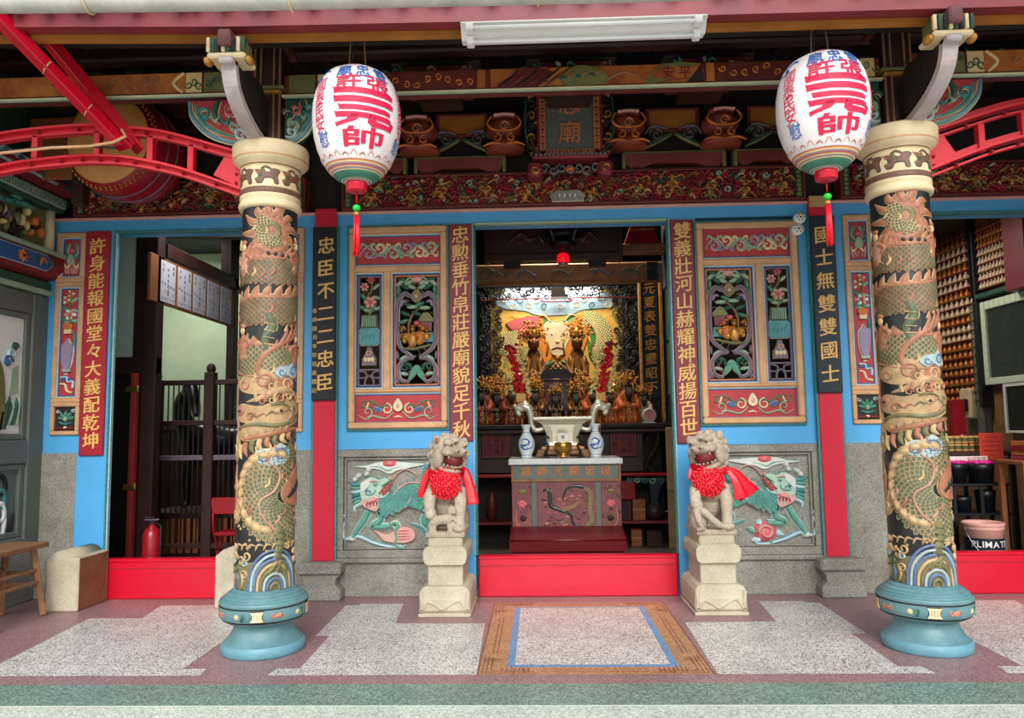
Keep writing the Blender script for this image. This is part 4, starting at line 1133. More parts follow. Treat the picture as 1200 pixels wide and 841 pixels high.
for x, l in ((-1.05, 'left of the plaque'), (1.02, 'right of the plaque'), (2.0, 'behind the right lantern'), (-1.95, 'behind the left lantern')):
    t = thing('bracket_strut', 'orange painted strut board with dark scroll wings, ' + l, 'bracket', (x, 0, 4.3), 'orange strut boards')
    mb = MB(); mb.box(x - .24, x + .24, -.04, .10, 4.44, 4.66, K['ochre'], .02); frame_ring(mb, x - .26, x + .26, 4.43, 4.67, .03, -.055, .02, K['redwood'], .006)
    build('board', mb, t)
    a = Art(plane_y(x, -.03, 4.42))
    for s in (-1, 1):
        a.spiral((s * .16, -.02), .06, .012, 1.3 * s, .03, .04, K['tarnish'], a0=pi / 2)
        a.stroke([(s * .02, -.0), (s * .12, -.06), (s * .26, -.12)], .05, .04, K['dgreen'], 6, (.5, .3))
        a.stroke([(s * .05, .03), (s * .2, .06), (s * .28, -.02)], .02, .05, K['mauve'], 6, (.5, .3)); a.dome(s * .22, .02, .03, .03, .05, K['dgreen'])
        a.stroke([(s * .03, -.03), (s * .15, -.10), (s * .29, -.16)], .012, .05, K['olive'], 6)
    build('scroll_wings', a.mb, t, recalc=False)
for x0, x1, l in ((-1.52, -.62, 'left of the name plaque'), (.52, 1.52, 'right of the name plaque'), (1.60, 2.25, 'at the right end of the frieze'), (-2.22, -1.60, 'at the left end of the frieze')):
    t = thing('base_rail', 'red and green bracket rail standing on the frieze ' + l, 'rail', ((x0 + x1) / 2, 0, 4.06), 'bracket rails on the frieze')
    mb = MB(); c = (x0 + x1) / 2; w = (x1 - x0) / 2
    mb.prism([(x0 + .04, 4.215), (x0 + .02, 4.16), (x0 + .06, 4.08), (c - w * .6, 4.08), (c - w * .4, 4.115), (c + w * .4, 4.115), (c + w * .6, 4.08), (x1 - .06, 4.08), (x1 - .02, 4.16), (x1 - .04, 4.215)], -.05, .1, K['railred'])
    build('rail_board', mb, t)
    mb = MB()
    mb.box(x0, x1, -.03, .1, 4.06, 4.08, K['darkwood']); mb.box(x0, x1, -.04, .1, 4.215, 4.24, K['olive'], .006)
    for x in (x0 + .015, x1 - .015): mb.box(x - .018, x + .018, -.06, .1, 4.07, 4.22, K['olive'], .006)
    build('rail_edging', mb, t)
# name plaque
t = thing('name_plaque', 'dark upright name plaque in a carved gilt frame above the middle of the frieze', 'plaque', (0, -.2, 4.0))
mb = MB(); mb.box(-.24, .24, -.30, -.24, 4.17, 5.0, K['greenslate'])
build('panel', mb, t)
mb = MB()
for s in (-1, 1): mb.box(s * .225, s * .285, -.33, -.22, 4.12, 5.0, K['copper'], .01); mb.box(s * .285, s * .31, -.32, -.22, 4.12, 5.0, K['deepred'], .006)
mb.box(-.285, .285, -.33, -.22, 4.12, 4.18, K['copper'], .01); mb.box(-.285, .285, -.33, -.22, 5.0, 5.06, K['copper'], .01)
for i in range(26):
    for s in (-1, 1): mb.ball((s * .255, -.333, 4.16 + i * .034), (.016, .01, .012), K['darkgold'] if i % 2 else K['deepred'], 6, 4)
for i in range(15): mb.ball((-.23 + i * .033, -.333, 4.15), (.012, .01, .016), K['darkgold'] if i % 2 else K['deepred'], 6, 4)
build('gilt_frame', mb, t)
a = Art(plane_y(0, -.30, 0))
for ch, z in (('雙', 4.88), ('忠', 4.62), ('廟', 4.345)): a.text(ch, 0, z, .22, .012, K['redwood'] if ch == '雙' else K['copper'], .01)
build('lettering', a.mb, t, recalc=False)
for s in (-1, 1):
    a = Art(plane_y(0, -.25, 0)); r = random.Random(8)
    a.stroke([(s * .3, 4.15), (s * .39, 4.25), (s * .42, 4.45), (s * .41, 4.7)], .03, .03, K['dgreen'], 6)
    for i in range(26):
        u, v = s * r.uniform(.3, .40), r.uniform(4.14, 4.95)
        a.dome(u, v, r.uniform(.02, .035), r.uniform(.015, .03), .06, r.choice([K['darkgold'], K['soot'], K['copper'], K['deepred'], K['soot'], K['darkwood']]), r.uniform(0, 3), 8)
    for i in range(7): a.spiral((s * .36, 4.2 + .11 * i), .045, .01, 1.2 * s, .018, .05, K['darkgold'] if i % 2 else K['soot'], r.uniform(0, 6))
    build('side_carving', a.mb, t, recalc=False)
mb = MB(); mb.box(-.36, .36, -.36, -.15, 4.08, 4.12, K['plumred'], .012)
for i in range(17): mb.box(-.33 + i * .04, -.305 + i * .04, -.365, -.34, 4.10, 4.125, K['mauve'])
for s in (-1, 1): mb.box(s * .26, s * .40, -.34, -.12, 3.92, 4.07, K['plumred'], .03)
a = Art(plane_y(0, -.26, 4.0), mb)
for i in range(7):
    u = -.24 + .08 * i; a.spiral((u, .01 * (-1) ** i), .045, .01, 1.3 * (-1) ** i, .02, .03, (K['greenslate'], K['mauve'])[i % 2], i)
a.dome(0, 0, .05, .03, .05, K['orange'])
for s in (-1, 1): a.spiral((s * .33, -.02), .04, .01, 1.2 * s, .02, .1, K['gold'], 0)
build('plaque_base', a.mb, t)
# ================================================================== DRAGON COLUMNS
CR = 0.2
def dragon_column(cx, cy, lab, sh):
    t = thing('dragon_column', lab, 'column', (cx, cy, 0), 'painted dragon columns')
    mb = MB()
    mb.lathe([(0, .0), (.285, .0), (.292, .012), (.292, .06), (.28, .075)], (cx, cy, 0), K['ltblue'], 56)
    mb.lathe([(.28, .075), (.262, .085), (.235, .12), (.212, .16), (.208, .185), (.225, .21), (.262, .222), (.262, .235)], (cx, cy, 0), K['turq'], 56)
    mb.lathe([(.262, .235), (.29, .24), (.293, .25)], (cx, cy, 0), K['ink'], 56)
    mb.lathe([(.293, .25), (.305, .27), (.308, .30), (.305, .335)], (cx, cy, 0), K['turq'], 56)
    mb.lathe([(.305, .335), (.31, .338), (.305, .345)], (cx, cy, 0), K['ink'], 56)
    mb.lathe([(.305, .345), (.312, .36), (.30, .375), (.285, .385), (.283, .395), (.262, .405), (.258, .415), (.23, .43), (.215, .445), (.20, .45)], (cx, cy, 0), K['turq'], 56)
    for r_, z_ in ((.3005, .3765), (.284, .392), (.2605, .4095), (.231, .431)): mb.lathe([(r_, z_ - .002), (r_ + .0015, z_), (r_, z_ + .002)], (cx, cy, 0), K['teal'], 56)
    a = Art(cyl(cx, cy, .293, .306), mb, (.04, 0))
    for i in range(-6, 7):
        u = i * .15 + sh
        if i % 3 == 0:
            a.poly([(u - .045, -.034), (u + .045, -.034), (u + .032, -.01), (u + .032, .01), (u + .045, .034), (u - .045, .034), (u - .032, .01), (u - .032, -.01)], .005, K['cream'], (.006, K['ink']))
            for k in range(3): a.stroke([(u - .018 + .018 * k, -.022), (u - .018 + .018 * k, .022)], .005, .008, K['copper'], 2)
        elif i % 3 == 1:
            a.dome(u, 0, .03, .018, .008, K['copper'], .2, 10); a.stroke([(u - .025, 0), (u - .05, .015), (u - .045, -.015), (u - .025, 0)], .01, .006, K['copper'], 3); a.dome(u + .02, .004, .005, .004, .012, K['ink'], 0, 6)
        else:
            a.dome(u, 0, .02, .018, .006, K['palegold'], 0, 10)
            for k in range(3): a.stroke([(u + .03 + .012 * k, -.028), (u + .04 + .012 * k, .0), (u + .032 + .015 * k, .022)], .009, .006, (K['jade'], K['dgreen'])[k % 2], 4)
    build('base', mb, t)
    mb = MB()
    mb.lathe([(CR - .002, .44), (CR - .002, 1.0), (CR, 2.0), (CR, 3.24)], (cx, cy, 0), K['cblack'], 56)
    build('shaft', mb, t)
    # ---- dragon drawn on the developed surface; v measured up from the base
    a = Art(cyl(cx, cy, .45, CR), MB(), (.028, 0))
    U = lambda pts: [(u + sh, v) for u, v in pts]
    cp, gd, gr, ol_, bk = K['cbrown'], K['cgold'], K['cgreen'], K['colive'], K['cblack']
    OL = (.006, gd)
    circ = 2 * pi * CR
    # body bands winding round, with spiked fins
    for v0, slope, w in ((2.30, -.06, .19), (2.0, -.10, .20), (1.62, -.05, .24)):
        band = [(-circ / 2 + circ * i / 8, v0 - slope * (i - 4) / 4 + .02 * sin(i * 1.9 + v0)) for i in range(9)]
        a.stroke(U(band), w, .004, ol_, 8)
        a.scales(U(band), w * .98, gr, K['cbrown'] if v0 > 1.9 else K['ctan'], .034, .006, .003, 8)
        fin = [(u, v + w * .5) for u, v in band]
        a.stroke(U(fin), .035, .009, cp, 8, ol=OL)
        for i in range(15):
            u = -circ / 2 + circ * (i + .5) / 15
            k = (u + circ / 2) / circ * 8; j = int(k); f = k - j
            v = fin[j][1] * (1 - f) + fin[min(j + 1, 8)][1] * f
            a.stroke(U([(u - .02, v), (u - .005, v + .035), (u + .02, v + .09)]), .05, .008, cp, 4, (1, .05), ol=(.004, gd))
    # tail spiral and flames at the top
    a.poly(U([(.16 * cos(k * pi / 8) * (1 if k % 2 else .72) + .02, 2.60 + .16 * sin(k * pi / 8) * (1 if k % 2 else .72)) for k in range(16)]), .006, cp, OL)
    for k in range(11):
        t_ = pi * (-.35 + .17 * k); r0, r1 = .10, .20 + .05 * (k % 3)
        a.stroke(U([(.02 + r0 * cos(t_), 2.6 + r0 * sin(t_)), (.02 + .16 * cos(t_ + .15), 2.6 + .16 * sin(t_ + .15)), (.02 + r1 * cos(t_ + .0), 2.6 + r1 * sin(t_))]), .05, .009, cp, 5, (1, .1), ol=(.004, gd))
    a.stroke(U([(.02, 2.70), (.07, 2.74), (.06, 2.79), (.0, 2.80)]), .05, .01, cp, 6, (1, .2), ol=(.004, gd))
    a.spiral((.02 + sh, 2.6), .085, .02, 1.3, .055, .012, ol_, 2.2, ol=(.007, cp))
    a.scales(U([(.09, 2.52), (.02, 2.50), (-.05, 2.55), (-.06, 2.62), (-.02, 2.68)]), .06, gr, gd, .026, .006, .01, 6)
    a.stroke(U([(.1, 2.62), (.13, 2.5), (.03, 2.43), (-.1, 2.47), (-.12, 2.40), (.0, 2.37), (.2, 2.41)]), .06, .01, cp, 7, (.6, .4), ol=OL)
    for k in range(4): a.dome(.0 + sh + .05 * k, 2.42 - .004 * k, .018, .02, .016, bk, .4, 8)
    # small figures riding the clouds
    for (u, v, c) in ((-.2, 2.42, K['cpink']), (.24, 2.45, K['cbrown']), (-.2, 1.80, K['cbrown']), (.25, 1.75, K['cbrown'])):
        figure(a, u + sh, v - .13, .36, (c, cp, gd), int(v * 50), .006, .22)
        a.stroke(U([(u - .06, v - .15), (u, v - .12), (u + .07, v - .16)]), .03, .01, gd, 5, (.3, .3))
    # dark gap with a green leg and copper flames
    a.poly(U([(-.1, 1.86), (.1, 1.84), (.22, 1.9), (.3, 1.84), (.28, 1.76), (.1, 1.74), (-.05, 1.77)]), .008, bk, None, 4)
    a.stroke(U([(.0, 1.98), (.04, 1.88), (-.02, 1.78), (.02, 1.68)]), .07, .012, K['cgreen'], 6, (1, .5), ol=(.004, gd))
    for k in range(4): a.stroke(U([(-.02, 1.9 - .05 * k), (.05, 1.89 - .05 * k)]), .008, .016, gd, 3)
    a.stroke(U([(.3, 1.84), (.2, 1.80), (.08, 1.74), (-.02, 1.66), (-.06, 1.56), (.0, 1.48), (.1, 1.5), (.12, 1.6)]), .05, .013, cp, 7, (.4, .4), ol=OL)
    for k in range(4): a.stroke(U([(.1 + .05 * k, 1.76 + .02 * k), (.14 + .05 * k, 1.83 + .02 * k), (.15 + .05 * k, 1.9 + .01 * k)]), .045, .012, K['cbrown'], 4, (1, .1), ol=(.004, gd))
    # clouds
    def cloud(u, v, s, m, m2):
        a.poly(U([(u - .12 * s, v), (u - .08 * s, v + .05 * s), (u, v + .06 * s), (u + .05 * s, v + .09 * s), (u + .12 * s, v + .04 * s), (u + .1 * s, v - .02 * s), (u + .03 * s, v - .05 * s), (u - .06 * s, v - .04 * s)]), .012, m, (.005, gd), 4)
        a.spiral((u + sh + .05 * s, v + .02 * s), .045 * s, .01 * s, 1.3, .014 * s, .018, m2)
        a.spiral((u + sh - .06 * s, v + .005 * s), .03 * s, .008 * s, -1.2, .012 * s, .018, m2)
    a.poly(U([(-.34, 1.50), (-.1, 1.47), (.1, 1.5), (.34, 1.48), (.34, 1.18), (-.34, 1.2)]), .007, bk)
    cloud(.16, 1.54, .9, K['cpale'], K['cblue']); cloud(-.08, 1.45, 1.3, K['ctan'], cp); cloud(.1, 1.44, 1.0, K['cbrown'], gd)
    a.stroke(U([(-.3, 1.56), (-.1, 1.51), (.1, 1.49), (.28, 1.52)]), .014, .014, cp, 6)
    a.stroke(U([(-.24, 1.52), (-.27, 1.3), (-.22, 1.05), (-.2, .95)]), .014, .014, cp, 6, (1, .2))
    # head
    a.poly(U([(-.16, 1.05), (-.05, 1.06), (.08, 1.1), (.2, 1.16), (.3, 1.2), (.3, 1.32), (.18, 1.36), (.05, 1.33), (-.05, 1.3), (-.18, 1.32), (-.26, 1.28), (-.22, 1.2), (-.14, 1.17), (-.22, 1.1)]), .012, K['ctan'], (.006, gr), 4)
    a.stroke(U([(-.14, 1.33), (-.03, 1.36), (.1, 1.42), (.22, 1.4), (.28, 1.33)]), .06, .018, K['ctan'], 6, (.2, .4), ol=OL)
    for k in range(4): a.stroke(U([(-.06 + .06 * k, 1.33), (-.07 + .065 * k, 1.38), (-.03 + .07 * k, 1.42)]), .03, .02, (K['ctan'], cp)[k % 2], 4, (1, .1))
    a.dome(.1 + sh, 1.265, .05, .035, .022, K['ctan'], .1); a.dome(.1 + sh, 1.265, .02, .02, .028, bk, 0, 8); a.stroke(U([(.03, 1.30), (.1, 1.32), (.18, 1.29)]), .02, .026, K['colive'], 5, (.3, .3), ol=(.003, gr))
    a.dome(-.2 + sh, 1.27, .06, .05, .025, cp, .2); a.dome(-.19 + sh, 1.265, .02, .016, .034, bk, 0, 8)
    a.stroke(U([(-.22, 1.14), (-.08, 1.17), (.08, 1.16), (.22, 1.2), (.3, 1.24)]), .04, .022, K['colive'], 6, (.5, .5), ol=(.004, gd))
    a.stroke(U([(-.16, 1.06), (-.02, 1.09), (.12, 1.12), (.28, 1.14)]), .05, .022, K['cbrown'], 6, (.5, .5), ol=(.004, gr))
    for k in range(7): a.stroke(U([(-.15 + .05 * k, 1.10 + .01 * k), (-.155 + .05 * k, 1.065 + .01 * k)]), .022, .026, K['ctan'], 3, (1, .1))
    for k in range(8): a.stroke(U([(-.2 + .055 * k, 1.03 + .012 * k), (-.21 + .055 * k, .97 + .015 * k), (-.19 + .06 * k, .92 + .018 * k)]), .04, .016, (gd, cp, K['colive'])[k % 3], 5, (1, .05))
    cloud(.05, .93, 1.1, K['cpale'], K['cblue'])
    # belly with pale scalloped plates and lower coils
    a.stroke(U([(.3, .95), (.2, .86), (.05, .84), (-.06, .72), (-.04, .55), (.1, .45), (.24, .47)]), .28, .006, ol_, 7)
    a.scales(U([(.3, .95), (.2, .86), (.05, .84), (-.06, .72), (-.04, .55), (.1, .45), (.24, .47)]), .27, K['cgreen'], K['ctan'], .036, .008, .005, 8)
    for k in range(13):
        t_ = pi * (.42 + .085 * k); a.dome(.06 + sh + .25 * cos(t_), .69 + .27 * sin(t_), .062, .04, .018, K['ctan'], t_ + 1.3, 10); a.dome(.06 + sh + .25 * cos(t_), .69 + .27 * sin(t_), .045, .026, .022, gd, t_ + 1.3, 8)
    a.stroke(U([(.02, .9), (.1, .82), (.07, .7), (-.03, .62), (.0, .5), (.1, .4)]), .022, .02, K['cpink'], 6, (.6, .6), ol=(.004, gd))
    a.poly(U([(.3, .86), (.18, .78), (.12, .68), (.16, .6), (.26, .58), (.32, .62)]), .02, cp, OL, 4)
    for k in range(4): a.stroke(U([(.16 + .04 * k, .64 + .02 * k), (.2 + .035 * k, .68 + .02 * k), (.21 + .035 * k, .74 + .02 * k)]), .03, .026, bk, 4, (1, .1))
    # dark water with pearls, leg, spray, wave arches
    a.stroke([(-circ / 2, .30), (-.3, .36), (0, .34), (.3, .37), (circ / 2, .3)], .26, .007, bk, 8)
    r = random.Random(2)
    for k in range(26): a.dome(r.uniform(-.5, .5), r.uniform(.24, .45), .013, .014, .014, K['ctan'], 0, 8)
    a.stroke(U([(.1, .44), (.12, .34), (.1, .24), (.14, .17)]), .075, .018, K['colive'], 6, (1, .6), ol=(.004, gd))
    for k in range(5): a.stroke(U([(.085, .40 - .045 * k), (.14, .395 - .045 * k)]), .01, .024, K['cgreen'], 3)
    for d in (-.09, -.03, .05): a.stroke(U([(.12, .2), (.12 + d * .7, .15), (.12 + d, .08)]), .03, .022, K['colive'], 4, (1, .2), ol=(.004, gd))
    def arches(u0, s):
        for k, m in enumerate((K['cblue'], K['cpale'], K['cblue'], K['cgold'], K['colive'], K['cpale'], K['cblue'], K['colive'])):
            rr = (.185 - .022 * k) * s
            if rr < .02: break
            a.stroke(U([(u0 - rr, .0), (u0 - rr * .9, .14 * rr / .18), (u0 - rr * .5, .24 * rr / .18), (u0, .27 * rr / .18), (u0 + rr * .5, .24 * rr / .18), (u0 + rr * .9, .14 * rr / .18), (u0 + rr, .0)]), .022, .012 + .0012 * k, m, 4)
    a.stroke([(-circ / 2, .1), (0, .1), (circ / 2, .1)], .2, .006, K['colive'], 10)
    for u0 in (-.5, .5): arches(u0, .9)
    arches(.08, 1.0)
    for k in range(26):
        u = -.6 + .048 * k
        if -.12 < u < .27: continue
        a.spiral((u + sh, .2 + .05 * sin(k * 2.1)), .035, .008, 1.2 * (-1) ** k, .014, .016, (K['ctan'], gd, K['cgreen'])[k % 3], k)
        a.stroke(U([(u, .12), (u + .02, .07), (u, .02)]), .016, .014, (gd, K['colive'], K['cblue'])[k % 3], 4, (.4, .2))
    for k in range(9): a.stroke(U([(-.22 + .055 * k, .28), (-.2 + .055 * k, .32), (-.16 + .055 * k, .31)]), .02, .016, K['ctan'], 4, (.4, .3))
    for k in range(5): a.spiral((sh - .02 + .06 * k, 1.33 + .012 * k), .028, .006, 1.3 * (-1) ** k, .012, .026, (cp, gd)[k % 2], k)
    for k in range(6): a.stroke(U([(-.12 + .06 * k, 1.20 + .012 * k), (-.08 + .06 * k, 1.235 + .012 * k), (-.05 + .06 * k, 1.21 + .012 * k)]), .016, .02, (K['colive'], cp, gr)[k % 3], 4, (.3, .2))
    for k in range(5): a.stroke(U([(.16 + .03 * k, 1.20 + .015 * k), (.19 + .03 * k, 1.23 + .015 * k), (.2 + .03 * k, 1.29 + .01 * k)]), .014, .022, (cp, K['colive'])[k % 2], 4, (.3, .2))
    a.spiral((sh - .1, 1.225), .035, .008, 1.2, .016, .026, cp); a.spiral((sh + .22, 1.27), .04, .008, -1.3, .014, .024, K['colive'])
    for k in range(16):
        u, v = r.uniform(-.3, .3), r.uniform(.42, 1.0); a.stroke(U([(u, v), (u + .03, v + .03), (u + .02, v + .08)]), .026, .016, (cp, gd, K['cpink'])[k % 3], 4, (1, .1))
    for k in range(46):
        u, v = r.uniform(-.6, .6), r.uniform(.1, .3)
        if abs(u - .08) < .17 and v < .27: continue
        a.spiral((u + sh, v), r.uniform(.018, .032), .005, r.choice([-1, 1]) * 1.3, .010, .016, (K['ctan'], gd, K['cgreen'], K['cpale'])[k % 4], k)
    for u, v, s_ in ((-.36, .95, 1.2), (-.42, .68, 1.1), (-.3, .50, .9), (.42, .98, 1.1), (.5, .7, 1.2), (.36, .45, .9), (-.55, 1.2, 1.2), (.5, 1.25, 1.2), (-.5, .42, 1.0)):
        cloud(u, v, s_, (K['ctan'], K['cpale'], K['cbrown'])[int(abs(u) * 100) % 3], (K['cblue'], cp, gd)[int(v * 100) % 3])
        for q in range(4): a.stroke(U([(u - .1 + .05 * q, v + .07), (u - .08 + .055 * q, v + .12), (u - .1 + .06 * q, v + .17)]), .035, .012, (cp, gd)[q % 2], 5, (1, .08))
    a.stroke(U([(-.28, 1.0), (-.34, .85), (-.27, .72), (-.33, .58), (-.28, .48)]), .03, .014, cp, 6, (.3, .3), ol=(.004, gd))
    for k in range(30):
        u, v = r.uniform(-.6, .6), r.uniform(1.4, 2.6); a.stroke(U([(u, v), (u + .025, v + .03), (u + .01, v + .07)]), .024, .014, (cp, gd)[k % 2], 4, (1, .1))
    build('dragon_relief', a.mb, t, recalc=False)
    # ---- capital
    if 'brownpaint' not in K: K['brownpaint'] = mat('brown_animal_paint', (116, 82, 68), .5, .2, 10)
    mb = MB()
    mb.lathe([(CR, 3.22), (.225, 3.225), (.232, 3.25), (.225, 3.275), (.215, 3.29), (.226, 3.30), (.222, 3.325)], (cx, cy, 0), K['cream'], 48)
    mb.lathe([(.222, 3.325), (.226, 3.33), (.226, 3.365), (.218, 3.37)], (cx, cy, 0), K['brownpaint'], 48)
    mb.lathe([(.218, 3.37), (.218, 3.53)], (cx, cy, 0), K['cream'], 48)
    mb.lathe([(.218, 3.53), (.224, 3.535), (.224, 3.55), (.23, 3.555), (.25, 3.575), (.272, 3.595), (.276, 3.61), (.28, 3.615), (.284, 3.70), (.276, 3.715), (0, 3.715)], (cx, cy, 0), K['cream'], 48)
    mb.lathe([(.272, 3.597), (.279, 3.603), (.276, 3.61)], (cx, cy, 0), K['tan'], 48)
    mb.lathe([(.219, 3.532), (.2265, 3.54), (.225, 3.55)], (cx, cy, 0), K['bench'], 48)
    a = Art(cyl(cx, cy, 3.45, .218), mb, (.03, 0))
    bm_ = K['brownpaint']
    for i in range(-3, 4):
        u = i * .2 + sh
        a.poly([(u - .09, -.05), (u - .07, .0), (u - .1, .04), (u - .05, .035), (u + .0, .02), (u + .03, .05), (u + .08, .04), (u + .06, .0), (u + .07, -.055), (u + .045, -.055), (u + .03, -.02), (u - .03, -.02), (u - .05, -.055)], .005, bm_, (.004, K['ink']), 3)
        a.stroke([(u + .03, .04), (u - .02, .065), (u - .06, .05)], .02, .006, bm_, 4, (.5, .3))
        for k in range(3): a.dome(u + .12 + .02 * k, -.03 + .03 * k, .025, .016, .006, (K['olive'], K['dgreen'])[k % 2], .8 * k, 8)
        a.stroke([(u + .09, .05), (u + .12, .02), (u + .15, .05)], .01, .006, K['copper'], 4, (.4, .4))
    for i in range(40): a.dome(i * .034 - .68, -.102, .011, .008, .011, K['bench'], .4, 6)
    build('capital', mb, t)
    return t
dragon_column(-2.36, -1.66, 'dragon column beside the left lantern and in front of the left doorway', .06)
dragon_column(2.36, -1.66, 'dragon column beside the right lantern and in front of the right doorway', -.08)

# ================================================================== LANTERNS
LP = [(.07, 3.262), (.10, 3.268), (.14, 3.29), (.19, 3.335), (.235, 3.40), (.268, 3.48), (.289, 3.56), (.299, 3.64), (.301, 3.72), (.296, 3.80), (.280, 3.88), (.252, 3.95), (.21, 4.005), (.155, 4.038), (.1, 4.05)]
def lr(z):
    for (r0, z0), (r1, z1) in zip(LP, LP[1:]):
        if z <= z1: return r0 + (r1 - r0) * max(0, (z - z0) / (z1 - z0))
    return LP[-1][0]
def lantern(cx, cy, ang, lab, dz):
    t = thing('temple_lantern', lab, 'lantern', (cx, cy, 3.2), 'pair of painted temple lanterns')
    mb = MB()
    seg = 72
    vs = []; fs = []
    for r, z in LP:
        for k in range(seg):
            a_ = 2 * pi * k / seg; rr = r * (1 + .006 * (1 if k % 4 == 0 else 0))
            vs.append((cx + rr * cos(a_), cy + rr * sin(a_), z))
    for i in range(len(LP) - 1):
        for k in range(seg):
            k2 = (k + 1) % seg; fs.append((i * seg + k, i * seg + k2, (i + 1) * seg + k2, (i + 1) * seg + k))
    fs.append(tuple(range(seg))); fs.append(tuple((len(LP) - 1) * seg + k for k in range(seg)))
    mb.add(vs, fs, K['lanternw'], True)
    build('shade', mb, t)
    R0 = .3
    F = lambda u, v, h: (cx + (lr(v) + h + .003) * sin(u / R0 + ang), cy - (lr(v) + h + .003) * cos(u / R0 + ang), v)
    a = Art(F, MB(), (.03, .03))
    rd, bl = K['lanternred'], K['lanternblue']
    a.btext('廟', -.15, 3.945, .115, .0015, bl, .016, bold=0, side=False); a.btext('忠', -.005, 3.952, .115, .0015, bl, .02, bold=0, side=False); a.btext('雙', .14, 3.943, .118, .0015, bl, .012, bold=0, side=False)
    a.btext('許', -.11, 3.857, .135, .0015, rd, .022, sx=1.35, slant=.08, bold=.004, side=False); a.btext('張', .10, 3.853, .135, .0015, rd, .022, sx=1.35, slant=.02, bold=.004, side=False)
    sk = -.06
    def bar(u0, u1, v, th):
        a.poly([(u0, v + th * .5), (u0 + .02, v + th * .35), (u1 - .03, v - .012 + th * .42), (u1, v - .012 + th * .2), (u1, v - .012 - th * .45), (u0 + .01, v - th * .5)], .0015, rd)
    bar(-.215, .215, 3.80, .05); bar(-.21, .215, 3.738, .05)
    bar(-.175, .19, 3.68, .04); bar(-.2, .2, 3.632, .042)
    a.poly([(-.09, 3.63), (-.01, 3.63), (-.06, 3.585), (-.19, 3.55), (-.2, 3.575), (-.12, 3.595)], .0015, rd)
    a.poly([(.03, 3.63), (.09, 3.628), (.08, 3.595), (.19, 3.588), (.2, 3.615), (.23, 3.605), (.21, 3.555), (.05, 3.556), (.02, 3.58)], .0015, rd)
    a.btext('帥', .0, 3.485, .135, .0015, rd, .03, sx=2.5, bold=.008, side=False)
    for s in (1, -1):
        for i, (ch, z) in enumerate(zip('國泰民安', (3.86, 3.76, 3.68, 3.59))):
            a.text(ch, s * .335, z, .11, .0015, rd, .0, side=False, slant=.15)
        a.text('慰', s * .32, 3.49, .11, .0015, bl, .004, side=False)
        a.stroke([(s * .28, 3.96), (s * .34, 3.98), (s * .4, 3.94), (s * .36, 3.92), (s * .44, 3.9)], .022, .002, bl, 5, (.4, .3))
        a.stroke([(s * .05, 4.02), (s * .12, 4.03), (s * .2, 4.02)], .02, .002, K['rose'], 5, (.3, .3))
    for i in range(-12, 13):
        a.stroke([(i * .075 - .03, 3.38), (i * .075, 3.395 + .016 * (i % 2)), (i * .075 + .03, 3.38)], .010, .002, (K['copper'], K['pinkp'])[i % 2], 4, (.4, .4))
    build('lettering', a.mb, t, recalc=False)
    mb = MB()
    for z0, z1, m in ((3.362, 3.352, 'copper'), (3.352, 3.342, 'palegold'), (3.342, 3.333, 'lilac'), (3.333, 3.325, 'rose'), (3.325, 3.317, 'palegold'), (3.317, 3.309, 'lilac'), (3.309, 3.303, 'palegold'), (3.303, 3.264, 'bead2')):
        mm = K['jade'] if m == 'bead2' else K[m]
        mb.lathe([(lr(z0 + (z1 - z0) * k / 6) + .004, z0 + (z1 - z0) * k / 6) for k in range(7)], (cx, cy, 0), mm, 48)
    build('painted_rings', mb, t, recalc=False)
    mb = MB(); mb.lathe([(0, 3.20), (.068, 3.20), (.072, 3.205), (.072, 3.235), (.075, 3.24), (.074, 3.262), (0, 3.262)], (cx, cy, 0), K['red'], 32)
    mb.lathe([(.074, 3.262), (.078, 3.266), (.074, 3.282), (.066, 3.285)], (cx, cy, 0), K['gold'], 32)
    build('bottom_collar', mb, t)
    mb = MB(); mb.tube([(cx, cy, 3.21), (cx, cy, 3.12)], .004, K['silk'], 6)
    mb.tube([(cx, cy, 3.055), (cx, cy, 3.03)], .02, K['gold'], 12)
    for k in range(22):
        a_ = 2.4 * k; r_ = .018 * sqrt((k % 7 + .5) / 7)
        mb.tube([(cx + r_ * cos(a_) * .8, cy + r_ * sin(a_) * .8, 3.045), (cx + r_ * cos(a_) * 1.1, cy + r_ * sin(a_), 2.9), (cx + r_ * cos(a_) * 1.15 + .004 * sin(k), cy + r_ * sin(a_), 2.75 + .012 * (k % 3))], .006, K['silk'], 5)
    ta_ = build('tassel', mb, t)
    mb = MB(); mb.ball((cx, cy, 3.085), (.028, .028, .025), K['bead'], 16, 10); build('bead', mb, ta_)
    mb = MB()
    mb.lathe([(0, 4.05), (.1, 4.05), (.1, 4.068), (0, 4.07)], (cx, cy, 0), K['bench'], 24)
    for s in (-1, 1): mb.tube([(cx + s * .06, cy, 4.06), (cx + s * .03, cy, 4.44 + dz)], .005, K['rope'], 6)
    mb.tube([(cx - .06, cy, 4.06), (cx - .02, cy, 4.2), (cx + .0, cy + .02, 4.44 + dz)], .004, K['ink'], 5)
    build('hanging_wire', mb, t)
lantern(-1.565, -2.2, .40, 'white paper temple lantern hanging left of the central doorway', .18)
lantern(1.625, -2.2, .0, 'white paper temple lantern hanging beside the right dragon column', .18)

